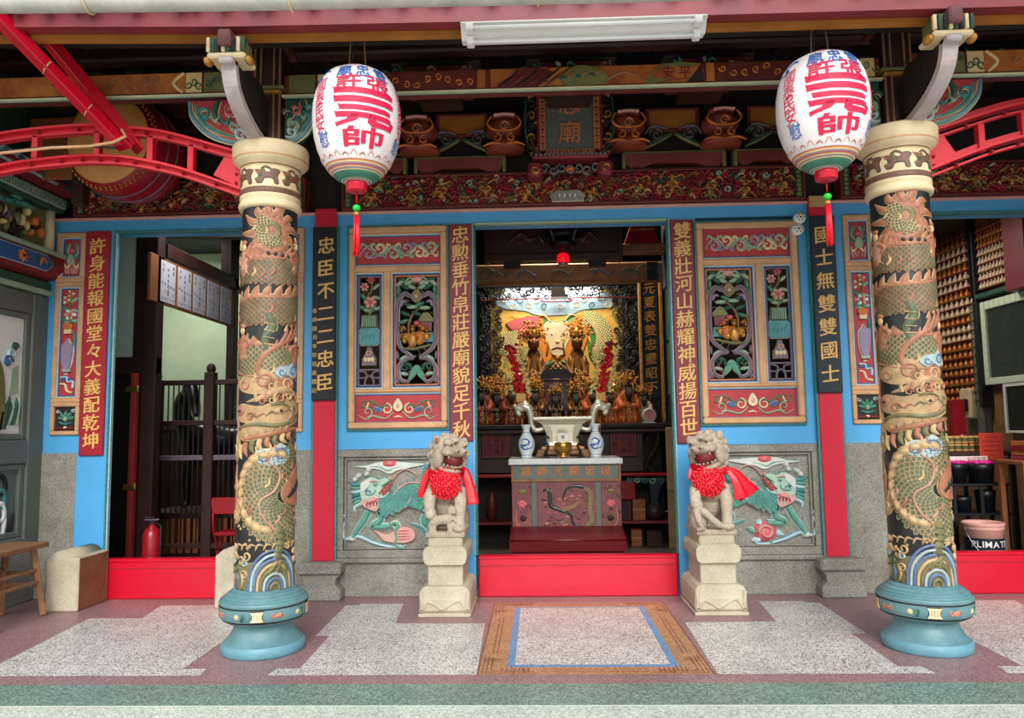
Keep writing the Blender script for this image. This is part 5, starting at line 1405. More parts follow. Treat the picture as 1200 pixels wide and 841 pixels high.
# ================================================================== EAVES
def zb(x):
    P_ = [(-6.4, 4.40), (-4.0, 4.323), (-2.39, 4.272), (-.47, 4.25), (1.4, 4.242), (2.9, 4.236), (6.4, 4.24)]
    for (a0, b0), (a1, b1) in zip(P_, P_[1:]):
        if x <= a1: return b0 + (b1 - b0) * (x - a0) / (a1 - a0)
    return P_[-1][1]
def eave_beam(name, lab, y0, y1, dz0, dz1, m, cat='beam'):
    mb = MB(); xs = [-6.4, -5, -4, -3.2, -2.39, -1.4, -.47, .5, 1.4, 2.2, 2.9, 4.2, 6.4]
    for a_, b_ in zip(xs, xs[1:]):
        vs = [(x, y, zb(x) + d) for x in (a_, b_) for y in (y0, y1) for d in (dz0, dz1)]
        mb.add(vs, [(0, 1, 5, 4), (2, 6, 7, 3), (0, 4, 6, 2), (1, 3, 7, 5)], m)
    mb.add([(x, y, zb(x) + d) for x in (xs[0], xs[-1]) for y in (y0, y1) for d in (dz0, dz1)], [(0, 2, 3, 1), (4, 5, 7, 6)], m)
    return tag(build(name, mb, origin=(0, (y0 + y1) / 2, zb(0))), lab, cat, kind='structure')
eave_beam('trim_1', 'long plum red eave board running along the top of the porch', -2.46, -2.36, 0, .17, K['plumred'])
eave_beam('trim_2', 'ochre board just behind the plum red eave board', -2.355, -2.30, -.035, .15, K['ochre'])
eave_beam('trim_3', 'dark purlin behind the ochre eave board', -2.15, -1.98, .10, .28, K['soot'])
mb = MB()
pts = [(-6, -2.75, 4.41), (-3.56, -2.75, 4.317), (-2.1, -2.75, 4.285), (.35, -2.75, 4.258), (2.5, -2.75, 4.262), (6, -2.75, 4.3)]
mb.tube(pts, .072, K['gutter'], 18)
for x, z in ((-4.6, 4.355), (-3.15, 4.308), (-1.85, 4.28), (-.3, 4.266), (1.2, 4.26)):
    mb.tube([(x, -2.75 + .08 * cos(a_), z + .08 * sin(a_)) for a_ in [k * pi / 6 for k in range(13)]], .007, K['cream'], 6)
o = build('gutter_pipe', mb, origin=(0, -2.75, 4.26)); tag(o, 'weathered pale gutter pipe along the very top edge of the porch roof', 'gutter')
mb = MB()
for i in range(32):
    x = -6.2 + .4 * i; mb.box(x - .03, x + .03, -2.60, -2.30, 4.42, 4.48, K['soot'])
build('rafter_ends', mb, bpy.data.objects['ceiling'])
# fluorescent fitting
t = thing('fluorescent_fixture', 'white twin tube fluorescent fixture fixed under the eave board', 'light', (0, -2.42, 4.2))
mb = MB(); mb.prism([(-2.50, 4.215), (-2.46, 4.24), (-2.34, 4.24), (-2.34, 4.15), (-2.42, 4.14)], -.81, .80, K['white'], 'x'); mb.box(-.8, .79, -2.53, -2.50, 4.205, 4.212, K['white'])
mb.prism([(-2.53, 4.212), (-2.46, 4.245), (-2.44, 4.235), (-2.50, 4.20)], -.81, .80, K['white'], 'x')
hs_ = build('housing', mb, t)
for y, z in ((-2.515, 4.178), (-2.445, 4.118)):
    mb = MB(); mb.tube([(-.73, y, z), (.72, y, z)], .0135, K['fluor'], 14); build('tube', mb, t)
    for s in (-1, 1):
        mb = MB(); x = s * .745 - .005; mb.box(x - .025, x + .025, y - .02, y + .05, z - .02, z + .035, K['white'], .006); build('lamp_holder', mb, hs_)
# painted tie beams
def tie_beam(x0, x1, z0, z1, lab, centre):
    t = thing('painted_beam', lab, 'beam', ((x0 + x1) / 2, -1.66, z0), 'painted tie beams')
    mb = MB(); mb.box(x0, x1, -1.74, -1.58, z0, z1, K['redwood'], .015)
    build('timber', mb, t)
    a = Art(plane_y(0, -1.74, (z0 + z1) / 2), MB()); h = (z1 - z0) / 2 - .012
    def blk(u0, u1, m, k=.004): a.poly([(u0, -h), (u1, -h), (u1, h), (u0, h)], k, m)
    r = random.Random(3)
    def scr(u0, u1, m, n):
        for i in range(n): a.spiral((u0 + (u1 - u0) * (i + .5) / n, h * r.uniform(-.5, .5)), h * .4, .006, r.choice([-1, 1]) * 1.2, .012, .012, m, r.uniform(0, 6))
    if centre:
        for u0, u1, m in ((-2.2, -2.0, 'olive'), (-1.98, -1.62, 'palegold'), (-1.6, -1.55, 'bench'), (-1.5, -.78, 'redwood'), (-.76, -.7, 'amber'), (-.66, .93, 'amber'), (.96, 1.02, 'amber'), (1.04, 1.95, 'redwood'), (1.98, 2.08, 'amber'), (2.1, 2.2, 'palegold')): blk(u0, u1, K[m])
        scr(-2.0, -1.62, K['bench'], 5); scr(-1.5, -.78, K['orange'], 9); scr(1.04, 1.95, K['orange'], 11); scr(2.1, 2.25, K['olive'], 2)
        a.poly([(-.62, -h), (-.3, -h), (-.2, h * .6), (-.4, h), (-.5, h * .2)], .008, K['redwood'], None, 3)
        for k in range(6): a.stroke([(-.6 + .07 * k, -h), (-.5 + .07 * k, 0), (-.45 + .08 * k, h)], .03, .012, (K['soot'], K['redwood'])[k % 2], 4, (.5, .3))
        a.poly([(-.12, -h), (.18, -h), (.22, 0), (.1, h), (-.05, h * .9)], .012, K['olive'], None, 3)
        for k in range(9): a.dome(-.1 + .035 * k, h * (.1 + .6 * ((k * 7) % 5) / 5 - .3), .05, .025, .016, (K['dgreen'], K['bench'], K['olive'])[k % 3], k, 8)
        a.stroke([(.22, -h * .5), (.34, h * .3), (.45, -h * .2)], .02, .01, K['bench'], 5); a.poly([(.5, -h), (.62, h), (.9, h), (.8, 0), (.6, -h)], .008, K['olive'], None, 2)
        a.poly([(.55, -.01), (.62, h * .6), (.9, h * .6), (.93, -.01), (.86, -h * .6), (.6, -h * .6)], .012, K['amber'], (.005, K['deepred']), 3); a.text('安', .68, 0, .1, .016, K['redwood'], .0); a.text('平', .80, 0, .1, .016, K['redwood'], .0)
        a.poly([(.82, -h), (.93, -h), (.93, h)], .014, K['soot']); a.text('忠', -.28, 0, .11, .014, K['redwood'], .0)
    else:
        s = -1 if x1 < 0 else 1
        b = lambda p, q, m: blk(min(s * p, s * q), max(s * p, s * q), K[m])
        b(2.64, 2.86, 'olive'); b(2.88, 3.0, 'palegold'); b(3.0, 5.2, 'amber')
        scr(*sorted((s * 2.66, s * 2.86)), K['dgreen'], 3); scr(*sorted((s * 2.88, s * 3.0)), K['dgreen'], 3); scr(*sorted((s * 3.2, s * 3.6)), K['bench'], 5)
        a.stroke([(s * 3.02, h), (s * 3.1, 0), (s * 3.02, -h)], .03, .012, K['palegold'], 4)
        for x in (3.75, 3.95): a.poly([(s * x - .1, h * .1), (s * x - .05, h * .6), (s * x, h * .2), (s * x + .07, -h * .6), (s * x, -h * .3)], .012, K['soot'], None, 3)
    build('painted_face', a.mb, t, recalc=False)
    mb = MB(); mb.box(x0, x1, -1.765, -1.735, z0 - .03, z0 - .004, K['pgreen'], .005); mb.box(x0, x1, -1.768, -1.76, z0 - .024, z0 - .012, K['cream'])
    build('lower_batten', mb, t)
tie_beam(-2.25, 2.25, 4.12, 4.285, 'long painted beam with landscape and red scroll panels between the two columns', True)
tie_beam(-5.4, -2.46, 4.15, 4.33, 'amber painted beam with dark birds left of the left column, above the drum', False)
tie_beam(2.46, 5.4, 4.13, 4.315, 'amber painted beam right of the right column, above the red arch', False)
# posts and corner braces above the columns
for sg, nm in ((-1, 'left'), (1, 'right')):
    cx = 2.36 * sg
    t = thing('roof_post', 'dark roof post with gold edges standing on the %s column capital' % nm, 'post', (cx, -1.66, 3.72), 'roof posts above the columns')
    mb = MB(); mb.box(cx - .1, cx + .1, -1.76, -1.56, 3.715, 4.68, K['darkwood'], .01); build('shaft', mb, t)
    mb = MB()
    for dx in (-.095, .095, -.05, .05): mb.box(cx + dx - .007, cx + dx + .007, -1.775, -1.755, 3.73, 4.62, K['bench'], .003)
    mb.box(cx - .13, cx + .13, -1.80, -1.52, 4.15, 4.175, K['olive'], .005); mb.box(cx - .14, cx + .14, -1.82, -1.5, 4.50, 4.56, K['redwood'], .012); mb.box(cx - .11, cx + .11, -1.80, -1.5, 4.12, 4.14, K['gold'], .004)
    build('gilt_edging', mb, t)
    for d in (-1, 1):
        outer_ = d == sg
        w = .52 if outer_ else .25
        t = thing('corner_brace', 'blue green carved corner brace %s the %s roof post' % ('outside' if outer_ else 'inside', nm), 'brace', (cx + d * .1, -1.66, 4.1), 'carved corner braces')
        x0 = cx + d * .115
        mb = MB(); P_ = [(0, 4.11), (w, 4.11), (w * .97, 4.0), (w * .75, 3.86), (w * .45, 3.78), (w * .1, 3.745), (0, 3.76)]
        mb.prism([(x0 + d * u, v) for u, v in P_], -1.70, -1.62, K['panelred'] if outer_ else K['dgreen'])
        build('panel', mb, t)
        a = Art(lambda u, v, h: (x0 + d * u, -1.70 - h, v))
        a.stroke([(w * .98, 4.1), (w * .93, 3.98), (w * .7, 3.85), (w * .4, 3.78), (.03, 3.755)], .04, .03, K['turq'], 6, (.6, .8), ol=(.005, K['cream']))
        a.stroke([(w * .9, 4.08), (w * .8, 3.95), (w * .55, 3.86), (w * .2, 3.80)], .035, .02, K['teal'], 6, (.5, .3), ol=(.004, K['palegold']))
        a.stroke([(w * .55, 4.1), (w * .6, 4.0), (w * .5, 3.92)], .05, .03, K['dgreen'], 6, (.7, .3), ol=(.005, K['palegold']))
        for k, (u, v) in enumerate(((.75, 4.0), (.35, 4.02), (.3, 3.9), (.12, 3.98), (.2, 3.84))):
            a.spiral((w * u, v), .05, .01, 1.2 * (-1) ** k, .022, .03, (K['teal'], K['rose'], K['pgreen'], K['dgreen'], K['lblue'])[k], k, ol=(.003, K['cream']))
        for k in range(4): a.stroke([(w * (.2 + .16 * k), 3.95 + .02 * k), (w * (.26 + .16 * k), 3.9 + .02 * k), (w * (.38 + .15 * k), 3.95 + .02 * k)], .026, .026, (K['pgreen'], K['teal'])[k % 2], 5, (.5, .2))
        build('scroll_carving', a.mb, t, recalc=False)
    # bracket arm reaching forward to the eave board
    t = thing('eave_bracket', 'pale curved bracket arm rising from the %s column to the eave board' % nm, 'bracket', (cx, -1.8, 3.72), 'curved eave brackets')
    mb = MB()
    path = crom([(-1.72, 3.74), (-1.95, 3.76), (-2.18, 3.83), (-2.32, 3.93), (-2.37, 4.07)], 6)
    vs = []; n = len(path)
    for i, (y, z) in enumerate(path):
        a_, b_ = path[max(i - 1, 0)], path[min(i + 1, n - 1)]; dy, dz = b_[0] - a_[0], b_[1] - a_[1]; L = sqrt(dy * dy + dz * dz); ny, nz = -dz / L, dy / L
        w_ = .05
        for x, o_ in ((-w_, 0), (-w_ * .4, -.018), (w_ * .4, -.018), (w_, 0), (w_, .05), (-w_, .05)): vs.append((cx + sg * .03 + x, y + ny * o_, z + nz * o_))
    fs = [(i * 6 + k, i * 6 + (k + 1) % 6, i * 6 + 6 + (k + 1) % 6, i * 6 + 6 + k) for i in range(n - 1) for k in range(6)]
    mb.add(vs, fs, K['armpale'], False)
    for s in (-1, 1): mb.tube([(cx + sg * .03 + s * .036, y - .010, z - .012) for y, z in path], .012, K['armred'], 6)
    build('arm', mb, t)
    mb = MB(); mb.prism([(y, z + .05) for y, z in path] + [(-2.30, 4.12), (-1.9, 4.12), (-1.72, 4.0)], cx + sg * .03 - .04, cx + sg * .03 + .04, K['soot'], 'x')
    build('web', mb, t)
    mb = MB(); c = cx + sg * .03
    mb.box(c - .13, c + .13, -2.46, -2.25, 4.06, 4.10, K['cream'], .012); mb.box(c - .11, c + .11, -2.45, -2.26, 4.095, 4.22, K['olive'], .02)
    mb.box(c - .045, c + .045, -2.50, -2.40, 4.13, 4.24, K['armred'], .01); mb.box(c - .05, c + .05, -2.47, -2.36, 4.02, 4.07, K['armpale'], .012)
    for k in range(8):
        mb.box(c - .12 + .034 * k - .012, c - .12 + .034 * k + .012, -2.465, -2.44, 4.1, 4.2, (K['cream'], K['dgreen'], K['soot'])[k % 3], .004)
    for s in (-1, 1): mb.ball((c + s * .14, -2.4, 4.06), (.03, .05, .03), K['gold'], 10, 6)
    build('block', mb, t)
# dim carved bracket sets high under the roof
r = random.Random(21)
for i, x in enumerate((-4.6, -3.6, -1.2, -.0, 1.2, 3.6)):
    t = thing('roof_bracket_set', 'dim carved bracket set high under the roof, ' + ('far left above the drum', 'above the left doorway', 'right of the left lantern', 'over the name plaque', 'left of the right lantern', 'above the right doorway')[i], 'bracket', (x, -.6, 4.5), 'dim roof bracket sets')
    mb = MB()
    for k in range(3): mb.box(x - .2 - .1 * k, x + .2 + .1 * k, -.98 + .06 * k, -.3, 4.58 + .1 * k, 4.64 + .1 * k, (K['darkwood'], K['redwood'], K['soot'])[k], .012)
    build('stepped_arms', mb, t)
    a = Art(plane_y(x, -1.0, 4.6), MB())
    for k in range(9):
        u = -.42 + .1 * k; a.spiral((u, .05 * sin(k * 2)), .05, .01, 1.2 * (-1) ** k, .024, .03, r.choice([K['dgreen'], K['teal'], K['redwood'], K['olive'], K['bench']]), k)
    for k in range(3): a.dome(r.uniform(-.4, .4), r.uniform(-.05, .08), .035, .02, .04, r.choice([K['lblue'], K['pgreen'], K['mauve']]), r.uniform(0, 3), 6)
    build('carving', a.mb, t, recalc=False)
mb = MB(); mb.box(-5.4, 5.4, -1.05, -.9, 4.80, 4.95, K['darkwood'], .02)
tag(build('trim_4', mb), 'dark purlin high under the porch roof', 'beam', kind='structure')
# ================================================================== RED STEEL ARCHES, DRUM
def sweep_xz(mb, path, y0, y1, th, m):
    n = len(path); vs = []
    for i, (x, z) in enumerate(path):
        a, b = path[max(i - 1, 0)], path[min(i + 1, n - 1)]; dx, dz = b[0] - a[0], b[1] - a[1]; L = sqrt(dx * dx + dz * dz); nx, nz = -dz / L, dx / L
        for y, o in ((y0, 0), (y1, 0), (y1, -1), (y0, -1)): vs.append((x + nx * o * th, y, z + nz * o * th))
    fs = [(i * 4 + k, i * 4 + (k + 1) % 4, i * 4 + 4 + (k + 1) % 4, i * 4 + 4 + k) for i in range(n - 1) for k in range(4)]
    fs += [(0, 1, 2, 3), tuple((n - 1) * 4 + k for k in range(4))]
    mb.add(vs, fs, m)
R = K['pinkred']
def arch(sg, lab):
    t = thing('steel_arch', lab, 'arch', (2.6 * sg, -1.66, 3.4), 'red steel arches')
    up = crom([(-5.02, 3.755), (-4.51, 3.895), (-3.86, 3.95), (-3.49, 3.925), (-3.15, 3.872), (-2.62, 3.71)], 6)
    lo = crom([(-5.02, 3.475), (-4.49, 3.64), (-3.99, 3.70), (-3.685, 3.705), (-3.41, 3.676), (-3.03, 3.583), (-2.56, 3.41)], 6)
    fx = lambda P_: [(x * -sg, z) for x, z in P_] if sg > 0 else P_
    for nm, P_ in (('upper_rib', up), ('lower_rib', lo)):
        mb = MB(); sweep_xz(mb, fx(P_), -1.72, -1.60, .018, R); sweep_xz(mb, fx([(x, z - .0) for x, z in P_]), -1.67, -1.655, .062, R)
        sweep_xz(mb, fx([(x, z - .05) for x, z in P_]), -1.69, -1.63, .014, R)
        for x, z in (crom(P_, 1)[3::3]): mb.ball((x * (-1 if sg > 0 else 1), -1.70, z - .038), (.012, .035, .012), K['crimson'], 8, 5)
        build(nm, mb, t)
    def zat(P_, x):
        for (x0, z0), (x1, z1) in zip(P_, P_[1:]):
            if x0 <= x <= x1: return z0 + (z1 - z0) * (x - x0) / (x1 - x0)
        return P_[-1][1]
    for x in (-4.75, -4.21, -3.72, -3.30, -2.98):
        mb = MB(); x_ = x * -sg if sg > 0 else x
        mb.box(x_ - .024, x_ + .024, -1.69, -1.63, zat(lo, x) - .01, zat(up, x) - .05, R, .004); build('upright', mb, t)
    mb = MB(); s = -1 if sg < 0 else 1
    mb.prism([(s * 2.57, 3.40), (s * 2.66, 3.46), (s * 2.80, 3.53), (s * 2.70, 3.70), (s * 2.57, 3.70)], -1.68, -1.645, R)
    for z in (3.46, 3.53, 3.66): mb.ball((s * 2.62, -1.69, z), .012, K['crimson'], 8, 5)
    build('gusset_plate', mb, t)
    return t
ta = arch(-1, 'red riveted steel arch left of the left column, in front of the drum')
arch(1, 'red steel arch running from the right column to the right edge of the photo')
def strut(p, q, w, lab, cable):
    t = thing('steel_strut', lab, 'strut', p, 'slanting red steel struts')
    P_, Q = Vector(p), Vector(q); d = (Q - P_); L = d.length; M_ = d.to_track_quat('Z', 'Y').to_matrix().to_4x4(); M_.translation = P_
    mb = MB(); mb.box(-w / 2, w / 2, -w * .42, w * .42, 0, L, K['red'], .006, M_); mb.box(-.004, .004, -w * .44, w * .44, .1, L * .95, K['crimson'], 0, M_)
    build('bar', mb, t)
    mb = MB()
    for f in cable:
        c = P_ + d * f; mb.tube([M_ @ Vector((w * .55 * cos(a), w * .5 * sin(a), L * f + .02 * cos(a))) for a in [k * pi / 6 for k in range(13)]], .006, K['tan'], 6)
    mb.box(-w * .9, w * .9, -w * .1, w * .1, -.06, .05, K['red'], .004, M_)
    build('cable_tie', mb, t)
strut((-3.50, -1.74, 3.78), (-3.985, -2.61, 4.45), .095, 'nearer red steel strut slanting up to the left edge, tied with wire', (.25, .55))
strut((-3.44, -1.64, 3.80), (-3.88, -2.05, 4.44), .10, 'shorter red steel strut slanting up behind the wire tied strut', ())
mb = MB()
mb.tube([(-5.1, -1.80, 3.50), (-4.5, -1.8, 3.69), (-4.0, -1.79, 3.735), (-3.7, -1.8, 3.735), (-3.52, -1.80, 3.76), (-3.42, -1.81, 3.80), (-3.46, -1.8, 3.86)], .012, K['tan'], 8)
mb.tube([(-5.1, -1.79, 3.53), (-4.5, -1.79, 3.71), (-4.0, -1.78, 3.75), (-3.6, -1.79, 3.73), (-3.5, -1.79, 3.72)], .008, K['ink'], 6)
tag(build('wire_bundle', mb, origin=(-4.2, -1.8, 3.7)), 'tan and black cables lying along the lower rib of the left red arch', 'cable')
# big drum
c = Vector((-4.13, -.86, 4.17))
t = thing('temple_drum', 'large barrel drum with ochre skin hanging behind the left red arch', 'drum', tuple(c))
M_ = Matrix.Rotation(radians(-6), 3, 'Z') @ Matrix.Rotation(pi / 2, 3, 'X')
mb = MB(); mb.lathe([(.40, .0), (.425, -.02), (.455, -.12), (.47, -.26), (.455, -.42), (.42, -.55), (.40, -.56), (0, -.56)], c, K['drumred'], 48, M_)
build('barrel', mb, t)
mb = MB(); mb.lathe([(0, .012), (.30, .01), (.385, .004), (.405, -.012), (.412, -.03)], c, K['drumskin'], 48, M_)
build('drum_skin', mb, t)
mb = MB()
for i in range(56):
    a = 2 * pi * i / 56
    for d, rr in ((-.045, .428), (-.075, .44)): mb.ball(c + M_ @ Vector((rr * cos(a + d), rr * sin(a + d), d + .02)), .012, K['brass'], 6, 4)
build('studs', mb, t)
mb = MB()
for d, rr in ((-.2, .468), (-.34, .468)): mb.tube([c + M_ @ Vector((rr * cos(k * pi / 20), rr * sin(k * pi / 20), d)) for k in range(41)], .007, K['mauve'], 6)
mb.box(c.x - .3, c.x + .3, -.62, -.55, 4.60, 4.86, K['darkwood'], .01)
for s in (-1, 1): mb.box(c.x + s * .25 - .03, c.x + s * .25 + .03, -.70, -.56, 4.45, 4.9, K['darkwood'], .01)
build('hanging_frame', mb, t)
# pale boards and cloth seen through the arch beside the drum
mb = MB(); mb.box(-5.1, -4.62, -.5, -.45, 3.95, 4.55, K['board'], .01); mb.box(-4.66, -4.55, -.52, -.40, 3.7, 4.7, K['darkwood'], .01)
tag(build('hanging_board', mb, origin=(-4.85, -.47, 3.95)), 'pale brown board hanging left of the drum', 'board')

# ================================================================== STONES, BENCH
for i, (x0, x1, lab) in enumerate(((-4.75, -4.45, 'pale stone door block beside the wooden stool'), (-3.26, -2.96, 'pale stone door block half hidden behind the left dragon column'), (2.96, 3.26, 'pale stone door block half hidden behind the right dragon column'))):
    y0 = -.52 if i == 0 else -.43
    t = thing('door_stone', lab, 'stone block', ((x0 + x1) / 2, y0 / 2, 0), 'stone door blocks')
    mb = MB(); mb.box(x0, x1, y0, -.05, 0, .47, K['palestone'], .012)
    if i == 0:
        mb.box(x1 - .002, x1 + .004, y0 + .012, -.06, .012, .46, K['bench'])
    build('block', mb, t)
    mb = MB(); mb.tube([((x0 + x1) / 2 - .02, y0 + .002, .405), ((x0 + x1) / 2 - .02, -.06, .405)], .125, K['palestone'], 24); build('rounded_top', mb, t)
t = thing('wooden_stool', 'worn brown wooden stool with splayed legs in front of the left wall', 'stool', (-4.92, -.72, 0))
M0 = Matrix.Translation((-4.86, -.98, 0)) @ Matrix.Rotation(radians(90), 4, 'Z')
mb = MB(); mb.box(-.38, .38, -.19, .19, .585, .63, K['bench'], .008, M0); build('seat', mb, t)
lg = {}
for sx in (-1, 1):
    for sy in (-1, 1):
        top = M0 @ Vector((sx * .27, sy * .12, .59)); bot = M0 @ Vector((sx * .33, sy * .19, .012))
        d = top - bot; Q = d.to_track_quat('Z', 'Y').to_matrix().to_4x4(); Q.translation = bot
        mb = MB(); mb.box(-.024, .024, -.024, .024, 0, d.length, K['bench'], .004, Q); build('leg', mb, t); lg[sx, sy] = (bot, d)
for f in (.45, .62):
    for sx in (-1, 1):
        a, b = (lg[sx, s][0] + lg[sx, s][1] * f for s in (-1, 1)); d = b - a; Q = d.to_track_quat('Z', 'Y').to_matrix().to_4x4(); Q.translation = a
        mb = MB(); mb.box(-.012, .012, -.018, .018, 0, d.length, K['bench'], .003, Q); build('stretcher', mb, t)
for sy in (-1, 1):
    for f in (.5, .68):
        a, b = (lg[s, sy][0] + lg[s, sy][1] * f for s in (-1, 1)); d = b - a; Q = d.to_track_quat('Z', 'Y').to_matrix().to_4x4(); Q.translation = a
        mb = MB(); mb.box(-.018, .018, -.012, .012, 0, d.length, K['bench'], .003, Q); build('stretcher', mb, t)

# ================================================================== STONE LIONS
def lion(cx, flip, lab, lab_r, cub):
    s_ = -1 if flip else 1
    Y0, Z0 = -.46, .64
    t = thing('stone_lion', lab, 'statue', (cx, Y0, 0), 'pair of stone guardian lions')
    # pedestal
    mb = MB(); P = K['palestone']
    def bx(w, y0, y1, z0, z1, ch): mb.box(cx - w, cx + w, y0, y1, z0, z1, P, ch)
    bx(.222, -.78, -.13, 0, .03, .006); bx(.215, -.765, -.14, .03, .16, .02)
    mb.prism([(cx - .215, .15), (cx + .215, .15), (cx + .21, .2), (cx + .19, .235), (cx + .15, .25), (cx - .15, .25), (cx - .19, .235), (cx - .21, .2)], -.755, -.15, P)
    bx(.15, -.70, -.2, .23, .43, .008)
    mb.prism([(cx - .15, .42), (cx + .15, .42), (cx + .175, .44), (cx + .185, .475), (cx + .185, .53), (cx + .17, .56), (cx + .14, .575), (cx - .14, .575), (cx - .17, .56), (cx - .185, .53), (cx - .185, .475), (cx - .175, .44)], -.735, -.165, P)
    bx(.15, -.70, -.2, .56, .66, .015)
    a = Art(plane_y(cx, -.765, .0), mb)
    a.stroke([(-.21, .05), (-.17, .07), (-.14, .12), (-.07, .09), (-.02, .06), (.05, .1), (.12, .13), (.17, .07), (.21, .05)], .014, .012, P, 5)
    for s in (-1, 1): a.stroke([(s * .2, .2), (s * .19, .1), (s * .2, .04)], .03, .012, P, 4)
    build('pedestal', mb, t)
    # body
    mb = MB(); S_ = K['lionstone']
    def W(x, y, z): return (cx + s_ * x, Y0 + y, Z0 + z)
    def bl(x, y, z, rx, ry, rz, rot=None): mb.ball(W(x, y, z), (rx, ry, rz), S_, 16, 10, rot)
    def tb(pts, r): mb.tube([W(*p) for p in pts], r, S_, 10)
    mb.box(cx - .17, cx + .17, Y0 - .25, Y0 + .25, Z0 + .0, Z0 + .05, S_, .01)
    bl(0, .12, .17, .155, .14, .16); bl(0, .03, .30, .135, .15, .20); bl(0, -.06, .40, .135, .12, .15); bl(-.02, .12, .3, .12, .11, .2)
    for s in (-1, 1):
        bl(s * .13, .07, .14, .055, .12, .12); bl(s * .14, -.03, .07, .045, .10, .035)
    # front legs
    if cub:
        tb([(.10, -.10, .40), (.125, -.15, .28), (.12, -.17, .17), (.118, -.19, .08)], [.07, .055, .045, .05]); bl(.118, -.21, .075, .06, .07, .04)
        tb([(-.10, -.10, .42), (-.145, -.16, .33), (-.14, -.19, .25), (-.13, -.20, .20)], [.07, .058, .046, .05]); bl(-.13, -.205, .19, .05, .055, .04)
        # cub standing under the paw
        tb([(-.12, -.19, .13), (-.04, -.2, .15), (.05, -.2, .16)], [.045, .042, .045]); bl(.055, -.21, .225, .042, .045, .045); bl(.075, -.235, .215, .025, .03, .02)
        for x in (-.13, -.1, .03, .06): tb([(x, -.2, .13), (x + .005, -.21, .05)], [.022, .018])
        tb([(.07, -.22, .17), (.10, -.225, .13)], .018); tb([(.03, -.2, .19), (.06, -.2, .2)], .04)
    else:
        tb([(-.09, -.10, .40), (-.11, -.16, .28), (-.105, -.185, .17), (-.10, -.20, .08)], [.07, .055, .047, .052]); bl(-.10, -.22, .075, .062, .07, .04)
        tb([(.10, -.10, .42), (.15, -.16, .36), (.16, -.19, .30), (.155, -.2, .25)], [.07, .058, .048, .05]); bl(.15, -.21, .25, .05, .05, .05)
        # ball with curling ribbon under the other paw
        bl(.13, -.17, .13, .075, .08, .11)
        tb([(.16, -.25, .24), (.10, -.27, .2), (.04, -.27, .14), (-.02, -.26, .09), (-.06, -.25, .075)], [.02, .034, .03, .03, .02])
        tb([(.17, -.24, .22), (.15, -.26, .12), (.12, -.26, .06), (.17, -.25, .05)], [.03, .028, .022, .02])
    # neck and head
    bl(.01, -.05, .52, .125, .12, .13)
    hy = radians(32); hp = radians(14); hr = radians(6 if cub else 10)
    RM = Matrix.Rotation(s_ * hy, 3, 'Z') @ Matrix.Rotation(s_ * hr, 3, 'Y') @ Matrix.Rotation(hp, 3, 'X')
    HC = Vector(W(.015, -.075, .70)); HS = 1.16
    def hw(x, y, z): return HC + RM @ Vector((s_ * x, y, z)) * HS
    def hb(x, y, z, rx, ry, rz): mb.ball(hw(x, y, z), (rx * HS, ry * HS, rz * HS), S_, 14, 9, RM)
    hb(0, .02, .02, .128, .13, .125)
    hb(0, -.10, .055, .10, .085, .045); hb(0, -.16, .07, .062, .045, .038)       # upper jaw and nose
    hb(0, -.07, -.094, .095, .085, .028); hb(0, -.125, -.09, .06, .035, .02); hb(0, -.05, -.125, .075, .065, .04)
    for s in (-1, 1):
        hb(s * .06, -.085, .115, .048, .04, .028); hb(s * .03, -.195, .08, .022, .02, .018); hb(s * .08, -.11, .045, .035, .05, .03)
        hb(s * .118, .02, .10, .028, .045, .04); hb(s * .10, -.03, -.02, .045, .07, .09)
    hb(0, -.06, .135, .05, .05, .022)
    # curls of the mane
    for ring, (yy, rr, n) in enumerate(((.02, .128, 14), (.08, .12, 12), (.12, .08, 8))):
        for k in range(n):
            a_ = 2 * pi * (k + .5 * ring) / n
            if ring == 0 and -2.4 < a_ - 2 * pi < -.7: pass
            hb(rr * cos(a_), yy, .0 + rr * sin(a_) * 1.08, .027, .027, .027)
    for k in range(9):
        a_ = pi * (1.0 + k / 8); hb(.12 * cos(a_), -.02, -.06 + .10 * sin(a_), .028, .03, .032)
    bl(0, .25, .34, .05, .05, .12); bl(0, .24, .46, .04, .04, .06)
    o = bd = build('body', mb, t)
    m = o.modifiers.new('remesh', 'REMESH'); m.mode = 'VOXEL'; m.voxel_size = .007; m.use_smooth_shade = True
    m = o.modifiers.new('smooth', 'SMOOTH'); m.iterations = 3; m.factor = .4
    # mouth, teeth, eyes
    mb = MB(); mb.ball(hw(0, -.086, -.012), (.09, .096, .074), K['mouth'], 16, 10, RM); build('mouth', mb, bd)
    mb = MB()
    for x in (-.06, .06): mb.ball(hw(x, -.135, .016), (.011, .011, .02), S_, 8, 5, RM)
    mb.ball(hw(.0, -.12, -.06), (.05, .05, .014), K['cpink'] if cub else K['mouth'], 12, 6, RM)
    for k in range(9):
        a_ = pi * k / 8; mb.ball(hw(.08 * cos(a_), -.07 - .09 * sin(a_), -.052), (.012, .010, .009), S_, 8, 5, RM)
    build('teeth', mb, bd)
    for s in (-1, 1):
        mb = MB(); mb.ball(hw(s * .06, -.122, .108), (.022, .016, .018), S_, 10, 6, RM); mb.ball(hw(s * .06, -.136, .107), (.009, .006, .009), K['ink'], 8, 5, RM); build('eye', mb, bd)
        mb = MB(); mb.ball(hw(s * .03, -.212, .08), (.01, .008, .008), K['mouth'], 8, 5, RM); build('nostril', mb, bd)
    if cub:
        for s in (-1, 1):
            mb = MB(); mb.ball(hw(s * .128, -.012, .105), (.016, .022, .026), K['bench'], 10, 6, RM); build('ear', mb, bd)
    # red silk sash and rosette
    RX = .0 if cub else .045
